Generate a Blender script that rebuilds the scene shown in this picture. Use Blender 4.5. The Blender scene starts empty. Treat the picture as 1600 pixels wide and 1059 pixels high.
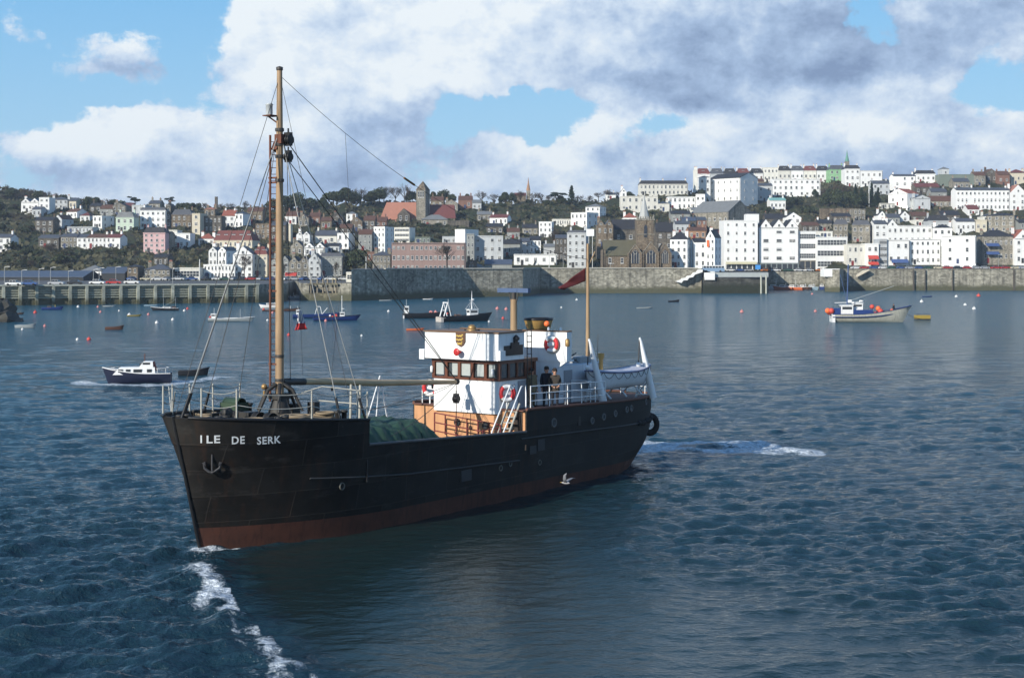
import bpy, math, random
import numpy as np
from mathutils import Vector, Matrix
R = math.radians
SC = bpy.context.scene
COL = SC.collection
random.seed(7)

# ------------------------------------------------------------------ camera
F = 2222.0; HZ = 415.0; CH = 10.0          # focal length (photo px), horizon row, camera height
cam_d = bpy.data.cameras.new("camera"); cam = bpy.data.objects.new("camera", cam_d); COL.objects.link(cam)
cam_d.sensor_width = 36; cam_d.lens = F / 1600 * 36
cam_d.shift_y = -(529.5 - HZ) / 1600
cam_d.clip_start = 0.5; cam_d.clip_end = 20000
cam.location = (0, 0, CH); cam.rotation_euler = (R(90), 0, 0)
SC.camera = cam

# ------------------------------------------------------------------ world: sky and clouds
SUN_AZ = (-0.68, -0.73); SUN_EL = R(24)
W = bpy.data.worlds.new("World"); SC.world = W; W.use_nodes = True
nt = W.node_tree; nt.nodes.clear()
def N(tree, typ, **kw):
    n = tree.nodes.new(typ)
    for k, v in kw.items(): setattr(n, k, v)
    return n
def lk(tree, a, b): tree.links.new(a, b)
def mth(tree, op, a, b=None, c=None, clamp=False):
    n = tree.nodes.new('ShaderNodeMath'); n.operation = op; n.use_clamp = clamp
    for i, v in enumerate((a, b, c)):
        if v is None: continue
        if isinstance(v, (int, float)): n.inputs[i].default_value = v
        else: tree.links.new(v, n.inputs[i])
    return n.outputs[0]
def vmt(tree, op, a, b=None):
    n = tree.nodes.new('ShaderNodeVectorMath'); n.operation = op
    for i, v in enumerate((a, b)):
        if v is None: continue
        if isinstance(v, (tuple, list)): n.inputs[i].default_value = v
        else: tree.links.new(v, n.inputs[i])
    return n.outputs['Value'] if op == 'DOT_PRODUCT' else n.outputs[0]
def mixc(tree, f, a, b):
    n = tree.nodes.new('ShaderNodeMix'); n.data_type = 'RGBA'
    for s, v in ((n.inputs[0], f), (n.inputs[6], a), (n.inputs[7], b)):
        if isinstance(v, (int, float)): s.default_value = v
        elif isinstance(v, (tuple, list)): s.default_value = tuple(v) + ((1,) if len(v) == 3 else ())
        else: tree.links.new(v, s)
    return n.outputs[2]
def mrange(tree, v, a, b, c=0.0, d=1.0, smooth=False):
    n = tree.nodes.new('ShaderNodeMapRange'); n.clamp = True
    if smooth: n.interpolation_type = 'SMOOTHSTEP'
    tree.links.new(v, n.inputs[0])
    for i, x in enumerate((a, b, c, d)): n.inputs[i + 1].default_value = x
    return n.outputs[0]

def sky_ang(px, py):
    u = (px - 800) / F; v = (HZ - py) / F
    return math.atan2(u, 1), math.atan2(v, math.sqrt(1 + u * u))
# centre x, centre y, radius x, radius y (all as seen towards the town), amount
# cloud cover and greyness, one digit every 50 px of bearing, one row per height above the horizon
ROWS = [(-420, '11111111111111111111111111111111', '11111111111111111111111111111111'),
        (-150, '11111123333343444444444444333333', '11111111222222233333333333333333'),
        (0,    '11000003986788899999999999917888', '11111111000321112233333445555444'),
        (40,   '24310004997799999999999999908899', '22211111014321012334555667775566'),
        (80,   '35545305899999999999999999936889', '33332222112320012344567777787656'),
        (120,  '12456427989999999999999999999865', '44466543001100023456678888887665'),
        (160,  '34211345678887200025999999999511', '32223333343345665444577654433345'),
        (200,  '11389976788886152157237999999945', '22200012112675655100312443111442'),
        (240,  '36899999999886587799668999899988', '33200123445764652015533224554541'),
        (280,  '54677777777666677877767777777777', '45554455555775335224655555665553'),
        (345,  '66666666666666666666666666666666', '33333333333333333333333333333333')]
def noise(tree, P, scale, detail=6, rough=.55, vec=False, dist=0.0):
    n = N(tree, 'ShaderNodeTexNoise'); n.inputs['Scale'].default_value = scale; n.inputs['Detail'].default_value = detail
    n.inputs['Roughness'].default_value = rough; n.inputs['Distortion'].default_value = dist
    if P is not None: lk(tree, P, n.inputs['Vector'])
    return n.outputs[1] if vec else n.outputs[0]
tc = N(nt, 'ShaderNodeTexCoord')
sx = N(nt, 'ShaderNodeSeparateXYZ'); lk(nt, tc.outputs['Generated'], sx.inputs[0])
az = mth(nt, 'ARCTAN2', sx.outputs[0], sx.outputs[1])
hyp = mth(nt, 'SQRT', mth(nt, 'ADD', mth(nt, 'MULTIPLY', sx.outputs[0], sx.outputs[0]), mth(nt, 'MULTIPLY', sx.outputs[1], sx.outputs[1])))
el = mth(nt, 'ARCTAN2', sx.outputs[2], hyp)
cx = N(nt, 'ShaderNodeCombineXYZ'); lk(nt, az, cx.inputs[0]); lk(nt, el, cx.inputs[1]); P = cx.outputs[0]
wrp = vmt(nt, 'MULTIPLY', vmt(nt, 'SUBTRACT', noise(nt, P, 26, 4, .6, True), (.5, .5, .5)), (.055, .036, 0))
Pw = vmt(nt, 'ADD', P, wrp)
n1 = noise(nt, vmt(nt, 'MULTIPLY', P, (1, 1.3, 1)), 17, 12, .66)
n2 = noise(nt, vmt(nt, 'MULTIPLY', vmt(nt, 'ADD', P, (-.010, .013, 0)), (1, 1.3, 1)), 17, 5, .64)
sw = N(nt, 'ShaderNodeSeparateXYZ'); lk(nt, Pw, sw.inputs[0])
ux = mrange(nt, sw.outputs[0], -800 / F, 750 / F)
acc = None
for i, (py, cs, gs) in enumerate(ROWS):
    rp = N(nt, 'ShaderNodeValToRGB'); cr = rp.color_ramp; cr.interpolation = 'B_SPLINE'
    for j in range(32):
        e_ = cr.elements[j] if j < 2 else cr.elements.new(0.5)
        e_.position = j / 31
    for j in range(32): cr.elements[j].position = j / 31; cr.elements[j].color = (int(cs[j]) / 9, int(gs[j]) / 9, 0, 1)
    lk(nt, ux, rp.inputs[0])
    if acc is None: acc = rp.outputs[0]
    else:
        e0 = (HZ - ROWS[i - 1][0]) / F; e1 = (HZ - py) / F
        acc = mixc(nt, mrange(nt, sw.outputs[1], e1, e0, 1, 0, True), acc, rp.outputs[0])
sc_ = N(nt, 'ShaderNodeSeparateColor'); lk(nt, acc, sc_.inputs[0])
cov = sc_.outputs[0]; grey = sc_.outputs[1]
nn = mth(nt, 'SUBTRACT', n1, .5)
D1 = mth(nt, 'MULTIPLY_ADD', nn, 1.55, cov)
mask = mrange(nt, D1, .40, .62, 0, 1, True)
rel = mth(nt, 'SUBTRACT', n1, n2)
gg = mth(nt, 'SUBTRACT', mth(nt, 'MULTIPLY_ADD', nn, .12, mth(nt, 'MULTIPLY_ADD', grey, .95, -.04)), mth(nt, 'MULTIPLY', rel, 1.5))
cr_ = N(nt, 'ShaderNodeValToRGB'); lk(nt, gg, cr_.inputs[0]); el_ = cr_.color_ramp.elements
el_[0].position = 0.02; el_[0].color = (.88, .95, 1.0, 1); el_[1].position = .95; el_[1].color = (.24, .34, .53, 1)
e_ = el_.new(.30); e_.color = (.66, .78, .93, 1); e_ = el_.new(.58); e_.color = (.41, .55, .77, 1)
ccol = cr_.outputs[0]
sky = N(nt, 'ShaderNodeTexSky'); sky.sky_type = 'NISHITA'; sky.sun_disc = False
sky.sun_elevation = SUN_EL; sky.sun_rotation = math.atan2(SUN_AZ[0], SUN_AZ[1])
sky.air_density = 1.3; sky.dust_density = .4; sky.ozone_density = 2.5
skc = vmt(nt, 'MULTIPLY', sky.outputs[0], (.10, .10, .10))
clear = mixc(nt, mrange(nt, el, .0, .19), (.42, .68, .90), (.19, .50, .86)); clear = mixc(nt, mrange(nt, el, .2, .75), clear, (.085, .225, .53))
skc = mixc(nt, .8, skc, clear)
bg1 = N(nt, 'ShaderNodeBackground'); bg1.inputs[1].default_value = .95; lk(nt, skc, bg1.inputs[0])
bg2 = N(nt, 'ShaderNodeBackground'); bg2.inputs[1].default_value = .86; lk(nt, ccol, bg2.inputs[0])
ms = N(nt, 'ShaderNodeMixShader'); lk(nt, mask, ms.inputs[0]); lk(nt, bg1.outputs[0], ms.inputs[1]); lk(nt, bg2.outputs[0], ms.inputs[2])
wo = N(nt, 'ShaderNodeOutputWorld'); lk(nt, ms.outputs[0], wo.inputs[0])

# ------------------------------------------------------------------ sun, exposure
sd = bpy.data.lights.new("sun", 'SUN'); sd.energy = 5.0; sd.angle = R(.5); sd.color = (1, .94, .84)
so = bpy.data.objects.new("sun", sd); COL.objects.link(so)
sv = Vector((SUN_AZ[0] * math.cos(SUN_EL), SUN_AZ[1] * math.cos(SUN_EL), math.sin(SUN_EL)))
so.rotation_euler = sv.to_track_quat('Z', 'Y').to_euler(); so.location = (-200, -200, 200)
SC.view_settings.view_transform = 'Standard'; SC.view_settings.look = 'None'; SC.view_settings.gamma = 1
SC.view_settings.exposure = 0.2
SC.cycles.max_bounces = 6

# ------------------------------------------------------------------ helpers
class MB:
    def __init__(s): s.v = []; s.f = []; s.m = []; s.s = []; s.x = None
    def add(s, vs, fs, m=0, sm=False):
        o = len(s.v)
        s.v += [tuple(s.x @ Vector(p)) for p in vs] if s.x is not None else [tuple(p) for p in vs]
        for f in fs: s.f.append([i + o for i in f]); s.m.append(m); s.s.append(sm)
    def box(s, c, d, m=0, rz=0, ry=0, rx=0):
        hx, hy, hz = d[0] / 2, d[1] / 2, d[2] / 2
        M_ = Matrix.Rotation(rz, 3, 'Z') @ Matrix.Rotation(ry, 3, 'Y') @ Matrix.Rotation(rx, 3, 'X')
        vs = [Vector(c) + M_ @ Vector((x * hx, y * hy, z * hz)) for x in (-1, 1) for y in (-1, 1) for z in (-1, 1)]
        s.add(vs, [(0,1,3,2),(4,6,7,5),(0,4,5,1),(2,3,7,6),(0,2,6,4),(1,5,7,3)], m)
    def prism(s, poly, z0, z1, m=0, mt=None):
        n = len(poly)
        ar = sum(poly[i][0] * poly[(i+1) % n][1] - poly[(i+1) % n][0] * poly[i][1] for i in range(n))
        if ar < 0: poly = poly[::-1]
        vs = [(p[0], p[1], z0) for p in poly] + [(p[0], p[1], z1) for p in poly]
        s.add(vs, [(i, (i+1) % n, n + (i+1) % n, n + i) for i in range(n)], m)
        s.add(vs, [tuple(range(n, 2 * n))], m if mt is None else mt)
        s.add(vs, [tuple(range(n - 1, -1, -1))], m)
    def extr(s, poly, d, m=0):
        n = len(poly); d = Vector(d); vs = [Vector(p) for p in poly] + [Vector(p) + d for p in poly]
        s.add(vs, [(i, (i+1) % n, n + (i+1) % n, n + i) for i in range(n)] + [tuple(range(n-1, -1, -1)), tuple(range(n, 2*n))], m)
    def tube(s, pts, r, n=8, m=0, cap=True, sm=True):
        pts = [Vector(p) for p in pts]
        rs = r if isinstance(r, (list, tuple)) else [r] * len(pts)
        vs = []; up = None
        for i, p in enumerate(pts):
            t = (pts[min(i+1, len(pts)-1)] - pts[max(i-1, 0)])
            if t.length < 1e-9: t = Vector((0, 0, 1))
            t.normalize()
            if up is None:
                up = Vector((0, 0, 1)) if abs(t.z) < .9 else Vector((1, 0, 0))
            a = t.cross(up)
            if a.length < 1e-6: a = t.cross(Vector((0, 1, 0)))
            a.normalize(); b = t.cross(a)
            for k in range(n):
                an = 2 * math.pi * k / n
                vs.append(p + (a * math.cos(an) + b * math.sin(an)) * rs[i])
        fs = [(i*n+k, (i+1)*n+k, (i+1)*n+(k+1) % n, i*n+(k+1) % n) for i in range(len(pts)-1) for k in range(n)]
        s.add(vs, fs, m, sm)
        if cap:
            s.add(vs[:n], [tuple(range(n))], m); s.add(vs[-n:], [tuple(range(n-1, -1, -1))], m)
    def lathe(s, prof, c=(0, 0, 0), n=14, m=0, sm=True, ax='z'):
        vs = []
        for (r, z) in prof:
            for k in range(n):
                a = 2 * math.pi * k / n
                q = (r * math.cos(a), r * math.sin(a), z)
                if ax == 'y': q = (q[0], q[2], q[1])
                if ax == 'x': q = (q[2], q[0], q[1])
                vs.append((c[0] + q[0], c[1] + q[1], c[2] + q[2]))
        s.add(vs, [(i*n+k, i*n+(k+1) % n, (i+1)*n+(k+1) % n, (i+1)*n+k) for i in range(len(prof)-1) for k in range(n)], m, sm)
    def sph(s, c, r, n=10, m=0, sz=1.0):
        pr = [(max(1e-4, r * math.sin(math.pi * i / n)), -r * sz * math.cos(math.pi * i / n)) for i in range(n + 1)]
        s.lathe(pr, c, n + 4, m)
    def torus(s, c, R0, r, n=24, k=8, m=0, ax='z', mf=None):
        vs = []
        for i in range(n):
            a = 2 * math.pi * i / n
            for j in range(k):
                b = 2 * math.pi * j / k
                q = ((R0 + r * math.cos(b)) * math.cos(a), (R0 + r * math.cos(b)) * math.sin(a), r * math.sin(b))
                if ax == 'x': q = (q[2], q[0], q[1])
                if ax == 'y': q = (q[0], q[2], q[1])
                vs.append((c[0] + q[0], c[1] + q[1], c[2] + q[2]))
        for i in range(n):
            s.add([], [], 0)
            o = len(s.v)
        o = len(s.v); s.v += [tuple(s.x @ Vector(p)) for p in vs] if s.x is not None else vs
        for i in range(n):
            for j in range(k):
                s.f.append([o + i*k+j, o + ((i+1) % n)*k+j, o + ((i+1) % n)*k+(j+1) % k, o + i*k+(j+1) % k])
                s.m.append(mf(i / n) if mf else m); s.s.append(True)
    def grid(s, P, m=0, sm=True, mf=None):
        a = len(P); b = len(P[0]); o = len(s.v)
        for row in P: s.v += [tuple(s.x @ Vector(p)) for p in row] if s.x is not None else [tuple(p) for p in row]
        for i in range(a - 1):
            for j in range(b - 1):
                s.f.append([o + i*b+j, o + i*b+j+1, o + (i+1)*b+j+1, o + (i+1)*b+j]); s.m.append(mf(i, j) if mf else m); s.s.append(sm)
    def mesh(s, name, mats):
        me = bpy.data.meshes.new(name)
        me.from_pydata([tuple(p) for p in s.v], [], s.f)
        for mm in mats: me.materials.append(mm)
        me.polygons.foreach_set('material_index', s.m); me.polygons.foreach_set('use_smooth', s.s)
        me.update(); return me
    def build(s, name, mats, parent=None, fix=True):
        if not isinstance(mats, (list, tuple)): mats = [mats]
        me = s.mesh(name, mats)
        if fix:
            import bmesh
            b = bmesh.new(); b.from_mesh(me); bmesh.ops.recalc_face_normals(b, faces=b.faces); b.to_mesh(me); b.free()
        o = bpy.data.objects.new(name, me); COL.objects.link(o)
        if parent: o.parent = parent
        return o
def tag(o, label=None, cat=None, group=None, kind=None):
    if label: o['label'] = label
    if cat: o['category'] = cat
    if group: o['group'] = group
    if kind: o['kind'] = kind
    return o
def empty(name, loc=(0, 0, 0), rz=0, label=None, cat=None, group=None):
    o = bpy.data.objects.new(name, None); COL.objects.link(o); o.location = loc; o.rotation_euler = (0, 0, rz)
    o.empty_display_size = .5
    return tag(o, label, cat, group)
def inst(name, me, parent=None, loc=(0, 0, 0), rz=0, scale=(1, 1, 1)):
    o = bpy.data.objects.new(name, me); COL.objects.link(o); o.location = loc; o.rotation_euler = (0, 0, rz); o.scale = scale
    if parent: o.parent = parent
    return o
def copy_tree(o, parent=None):
    c = o.copy(); COL.objects.link(c); c.parent = parent
    for ch in [k for k in KIDS.get(o.name, [])]: copy_tree(ch, c)
    return c
KIDS = {}
def note_kids(o):
    KIDS[o.name] = [k for k in bpy.data.objects if k.parent == o]
    for k in KIDS[o.name]: note_kids(k)

# ------------------------------------------------------------------ materials
def srgb(r, g, b): return tuple(((c / 255 + .055) / 1.055) ** 2.4 if c > 10 else c / 255 / 12.92 for c in (r, g, b))
MC = {}
def mat(name, col, rough=.8, var=.14, scale=.6, bump=0, bscale=8, metal=0, spec=.4, streak=0):
    if name in MC: return MC[name]
    m = bpy.data.materials.new(name); m.use_nodes = True; t = m.node_tree
    b = t.nodes['Principled BSDF']; b.inputs['Roughness'].default_value = rough; b.inputs['Metallic'].default_value = metal
    b.inputs['Specular IOR Level'].default_value = spec
    tc_ = N(t, 'ShaderNodeTexCoord'); oi = N(t, 'ShaderNodeObjectInfo')
    pos = vmt(t, 'ADD', tc_.outputs['Object'], vmt(t, 'MULTIPLY', oi.outputs['Location'], (.37, .37, .37)))
    n = noise(t, pos, scale, 6, .62)
    f = mth(t, 'MULTIPLY_ADD', mth(t, 'SUBTRACT', n, .5), var * 3, 1.0)
    if 'render' in name: f = mth(t, 'MULTIPLY', f, mth(t, 'MULTIPLY_ADD', oi.outputs['Random'], .18, .87))
    if streak:
        ns = noise(t, vmt(t, 'MULTIPLY', pos, (1, 1, .12)), scale * 5, 4, .6)
        f = mth(t, 'MULTIPLY', f, mth(t, 'MULTIPLY_ADD', mrange(t, ns, .5, .75), -streak, 1.0))
    c = vmt(t, 'MULTIPLY', N_rgb(t, col), comb(t, f, f, f))
    lk(t, c, b.inputs['Base Color'])
    if bump:
        bn = N(t, 'ShaderNodeBump'); bn.inputs['Strength'].default_value = bump; bn.inputs['Distance'].default_value = .05
        lk(t, noise(t, pos, bscale, 5, .6), bn.inputs['Height']); lk(t, bn.outputs[0], b.inputs['Normal'])
    MC[name] = m; return m
def N_rgb(t, col):
    n = N(t, 'ShaderNodeCombineXYZ')
    for i in range(3): n.inputs[i].default_value = col[i]
    return n.outputs[0]
def comb(t, a, b, c):
    n = N(t, 'ShaderNodeCombineXYZ')
    for i, v in enumerate((a, b, c)): lk(t, v, n.inputs[i])
    return n.outputs[0]
def stone(name, c1, c2, scale=1.4, tide=None, rough=.9):
    """coursed rubble: irregular blocks of two tones; below the tide mark weed darkens it"""
    if name in MC: return MC[name]
    m = bpy.data.materials.new(name); m.use_nodes = True; t = m.node_tree
    b = t.nodes['Principled BSDF']; b.inputs['Roughness'].default_value = rough; b.inputs['Specular IOR Level'].default_value = .25
    ge = N(t, 'ShaderNodeNewGeometry'); pos = ge.outputs['Position']
    v = N(t, 'ShaderNodeTexVoronoi'); v.inputs['Scale'].default_value = scale; lk(t, vmt(t, 'MULTIPLY', pos, (1, 1, 1.6)), v.inputs['Vector'])
    sv_ = N(t, 'ShaderNodeSeparateColor'); lk(t, v.outputs['Color'], sv_.inputs[0])
    c = mixc(t, sv_.outputs[0], c1, c2)
    n = noise(t, pos, .35, 5, .6); n2 = noise(t, pos, .06, 3, .5)
    f = mth(t, 'MULTIPLY', mth(t, 'MULTIPLY_ADD', n, 1.0, .5), mth(t, 'MULTIPLY_ADD', n2, .8, .6))
    st = noise(t, vmt(t, 'MULTIPLY', pos, (1, 1, .08)), .8, 4, .6)
    f = mth(t, 'MULTIPLY', f, mth(t, 'MULTIPLY_ADD', mrange(t, st, .48, .7), -.55, 1.0))
    c = vmt(t, 'MULTIPLY', c, comb(t, f, f, f))
    if tide is not None:
        s3 = N(t, 'ShaderNodeSeparateXYZ'); lk(t, pos, s3.inputs[0])
        zz = mth(t, 'MULTIPLY_ADD', mth(t, 'SUBTRACT', n, .5), 2.0, s3.outputs[2])
        c = mixc(t, mrange(t, zz, tide - .6, tide + .9), tide_c(name), c)
    lk(t, c, b.inputs['Base Color'])
    bn = N(t, 'ShaderNodeBump'); bn.inputs['Strength'].default_value = .6; bn.inputs['Distance'].default_value = .15
    lk(t, v.outputs['Distance'], bn.inputs['Height']); lk(t, bn.outputs[0], b.inputs['Normal'])
    MC[name] = m; return m
def tide_c(n): return (.028, .033, .02) if 'dark' in n else (.085, .085, .05)

WHITE = mat('white_render', (.80, .80, .77), .75, .07, .35, streak=.12)
WALL = {
 'white': WHITE, 'white2': mat('warm_white_render', (.72, .70, .62), .8, .1, .3, streak=.2),
 'cool': mat('grey_white_render', (.50, .52, .52), .8, .12, .35, streak=.2),
 'cream': mat('cream_render', (.62, .56, .43), .8, .1, .3, streak=.15),
 'grey': mat('grey_render', (.27, .28, .26), .85, .16, .4, streak=.25),
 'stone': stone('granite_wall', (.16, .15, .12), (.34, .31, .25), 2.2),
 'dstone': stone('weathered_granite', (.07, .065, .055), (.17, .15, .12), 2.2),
 'brown': stone('brown_granite', (.115, .09, .062), (.235, .19, .135), 2.0),
 'brick': mat('brick_wall', (.19, .105, .075), .85, .2, .5),
 'orange': mat('orange_brick', (.33, .19, .11), .85, .2, .5),
 'pink': mat('pink_render', (.60, .40, .39), .8, .1, .3, streak=.12),
 'rose': mat('rose_brick_panels', (.275, .19, .165), .8, .14, .4, streak=.15),
 'sage': mat('sage_green_cladding', (.17, .20, .165), .8, .12, .3),
 'mint': mat('pale_green_render', (.58, .68, .55), .8, .1, .3, streak=.12),
 'green': mat('green_netting', (.25, .45, .24), .8, .2, .5),
 'black': mat('dark_cladding', (.035, .038, .04), .8, .25, .5),
}
ROOF = {
 'slate': mat('slate_roof', (.075, .08, .09), .6, .2, .6), 'lslate': mat('pale_slate_roof', (.17, .175, .17), .65, .2, .6),
 'dark': mat('dark_roof', (.03, .03, .032), .7, .25, .6), 'brownr': mat('brown_tile_roof', (.11, .055, .035), .8, .25, .8),
 'red': mat('dull_red_tile_roof', (.14, .045, .038), .8, .2, .8), 'brightred': mat('red_tile_roof', (.28, .09, .055), .8, .2, .8),
 'orange': mat('orange_tile_roof', (.36, .16, .105), .8, .18, .5), 'moss': mat('mossy_roof', (.10, .092, .055), .9, .22, .5),
 'blue': mat('blue_grey_sheet_roof', (.07, .085, .115), .5, .15, .4), 'copper': mat('copper_green_roof', (.10, .26, .19), .7, .2, .6),
 'aqua': mat('aqua_roof', (.2, .4, .36), .7, .1, .6), 'white': WHITE,
}
POT = mat('chimney_pot', (.36, .15, .09), .8); GLASS = mat('window_glass', (.035, .04, .045), .15, .3, .8, spec=.6)
FRAME = mat('window_frame_paint', (.6, .6, .57), .6, .05); CURT = mat('curtain', (.35, .34, .31), .8, .2, 2)
BLACKP = mat('black_paint', (.012, .012, .013), .45, .2, 2)
WPAINT = mat('white_paint', (.78, .79, .78), .5, .06, 1.2, streak=.12)
# ------------------------------------------------------------------ water
def interp(x, xs, ys): return float(np.interp(x, xs, ys))
B0 = np.array([-11.0, 50.2]); DV = np.array([.57, .822]); NV = np.array([.822, -.57])   # ship: stem at waterline, aft, port
def seg_d(X, Y, a, b):
    a = np.array(a, float); b = np.array(b, float); d = b - a; L2 = d @ d
    s = np.clip(((X - a[0]) * d[0] + (Y - a[1]) * d[1]) / L2, 0, 1)
    return np.hypot(X - a[0] - s * d[0], Y - a[1] - s * d[1]), s
def vnoise(X, Y, sc, seed):
    rs = np.random.RandomState(seed); T = rs.rand(64, 64)
    x = X / sc; y = Y / sc; xi = np.floor(x).astype(int); yi = np.floor(y).astype(int); fx = x - xi; fy = y - yi
    fx = fx * fx * (3 - 2 * fx); fy = fy * fy * (3 - 2 * fy)
    g = lambda i, j: T[i % 64, j % 64]
    return (g(xi, yi) * (1 - fx) + g(xi + 1, yi) * fx) * (1 - fy) + (g(xi, yi + 1) * (1 - fx) + g(xi + 1, yi + 1) * fx) * fy
def sstep(x, a, b):
    t_ = np.clip((x - a) / (b - a), 0, 1); return t_ * t_ * (3 - 2 * t_)
nr, ncol = 760, 820
inv = np.linspace(1 / 30.0, 1 / 760.0, nr); rad = 1 / inv
ang = np.linspace(R(-25), R(25), ncol)
RR, AA = np.meshgrid(rad, ang, indexing='ij')
X = RR * np.tan(AA); Y = RR.copy()
rowsp = np.gradient(rad)[:, None]
rs = np.random.RandomState(3)
Z = np.zeros_like(X)
sl = (X - B0[0]) * DV[0] + (Y - B0[1]) * DV[1]; ll = (X - B0[0]) * NV[0] + (Y - B0[1]) * NV[1]
# smooth water thrown out to port by the ship as it turns
wl = np.array([.336, -.942]); BWL = [(50.2, -11.0), (47, -10.2), (44.5, -9.45), (42, -8.7), (39.5, -7.6), (37.3, -6.7), (34.2, -5.0), (29.5, -2.2)]
side = (X - np.interp(Y, [p[0] for p in BWL[::-1]], [p[1] for p in BWL[::-1]])) * .92      # >0: ship side of the bow wave
lee = sstep(side, 0.2, 2.0) * sstep(ll, 1.0, 2.6) * (1 - sstep(side + 2.5 * (vnoise(X, Y, 5, 8) - .5) * 2, 9, 21)) * (1 - sstep(sl, 20, 31))
gust = .75 + .6 * (vnoise(X, Y * 1.0, 22, 5) - .5) + .4 * (vnoise(X, Y, 70, 6) - .5)
amp_mod = (1 - .86 * lee) * gust * (1 + .5 * np.exp(-((Y - 44) / 16) ** 2))
NW = 96
for k in range(NW):
    lam = .42 * (16 ** ((k + .5) / NW))
    th = R(-74) + rs.randn() * (.62 if lam < 2.2 else .38)
    A = .0150 * lam ** .95 * (.6 + .8 * rs.rand())
    if lam > 1.7: A *= (1.7 / lam) ** 1.15
    kx, ky = 2 * math.pi / lam * math.cos(th), 2 * math.pi / lam * math.sin(th)
    ph = kx * X + ky * Y + rs.rand() * 6.28
    ph = ph + .9 * np.sin(kx * .17 * X - ky * .23 * Y + rs.rand() * 6)
    att = np.clip(lam / (np.maximum(rowsp, RR * .00107) * 3.0) - .6, 0, 1)
    Z += A * att * (np.exp(1.1 * np.sin(ph)) - 1.33) * .42
Z *= amp_mod
Z += .05 * lee * np.sin(side * 1.1 + .3 * np.sin(ll * .4)) * np.exp(-side / 14)
# bow wave ridge
dbw = np.full_like(X, 99.0)
for p_, q_ in zip(BWL[:-1], BWL[1:]): dbw = np.minimum(dbw, seg_d(X, Y, (p_[1], p_[0]), (q_[1], q_[0]))[0])
sbw = np.clip((50.2 - Y) / 20, 0, 1); bst = np.interp(Y, [29, 32, 34.5, 36, 37.3, 38.5, 40, 41.5, 43, 45, 46.5, 50.2, 50.6], [.4, .5, .62, .55, .62, .5, .5, .66, .85, .75, .5, .45, 0])
Z += .10 * np.exp(-(dbw / .7) ** 2) * (.6 + .8 * vnoise(X, Y, 1.1, 9)) * np.clip(1 - .35 * sbw, 0, 1) * np.clip(sbw * 8, 0, 1)
foam = 1.15 * bst * np.exp(-((dbw + (vnoise(X, Y, 1.2, 10) - .5) * 1.2) / .34) ** 2) * np.clip(.1 + 1.4 * vnoise(X, Y, .8, 11), 0, 1)
foam += 1.2 * bst * np.exp(-(dbw / 1.8) ** 2) * (side < .5) * np.clip(1.7 * vnoise(X, Y, 1.0, 21) - .25, 0, 1)
foam *= (Y < 50.8)
def wl_d(): # along the ship's port waterline near the stem
    d, s = seg_d(X, Y, (-11.0, 50.0), (-8.2, 50.6)); return np.exp(-(d / .28) ** 2) * (1 - s * .6)
foam += 1.1 * wl_d()
for a, b, w_, am in [((7.8, 80.6), (13.2, 80.6), .75, 2.3), ((13.2, 80.6), (15.9, 75.8), .8, 1.7), ((7.4, 78.2), (14.8, 77.2), 1.9, 1.75), ((6.6, 75.0), (8.2, 79.5), .9, 1.3),
                 ((-36.0, 120.6), (-29.6, 118.8), 1.1, 2.4), ((-37.0, 121.6), (-34.2, 120.0), 1.0, 2.0), ((-28.9, 121.5), (-26.2, 127.5), 1.3, 2.4)]:
    d, s = seg_d(X, Y, a, b); foam += .82 * am * np.exp(-((d + (vnoise(X, Y, 1.6, 14) - .5) * w_) / w_) ** 2) * (.35 + 1.0 * vnoise(X, Y, 1.0, 12)); Z += .09 * np.exp(-(d / w_) ** 2) * (vnoise(X, Y, .5, 13) - .4)
nv = nr * ncol
me = bpy.data.meshes.new('water'); me.vertices.add(nv)
co = np.stack([X, Y, Z], -1).reshape(-1, 3).astype(np.float32); me.vertices.foreach_set('co', co.ravel())
ii = np.arange(nr - 1)[:, None] * ncol + np.arange(ncol - 1)[None, :]
q = np.stack([ii, ii + 1, ii + ncol + 1, ii + ncol], -1).reshape(-1, 4).astype(np.int32)
me.loops.add(q.size); me.loops.foreach_set('vertex_index', q.ravel())
me.polygons.add(len(q)); me.polygons.foreach_set('loop_start', np.arange(0, q.size, 4, dtype=np.int32)); me.polygons.foreach_set('loop_total', np.full(len(q), 4, np.int32))
me.polygons.foreach_set('use_smooth', np.ones(len(q), bool)); me.update(calc_edges=True)
at_ = me.attributes.new('foam', 'FLOAT', 'POINT'); at_.data.foreach_set('value', np.clip(foam, 0, 1.02).astype(np.float32).ravel())
at2 = me.attributes.new('lee', 'FLOAT', 'POINT'); at2.data.foreach_set('value', lee.astype(np.float32).ravel())
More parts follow.
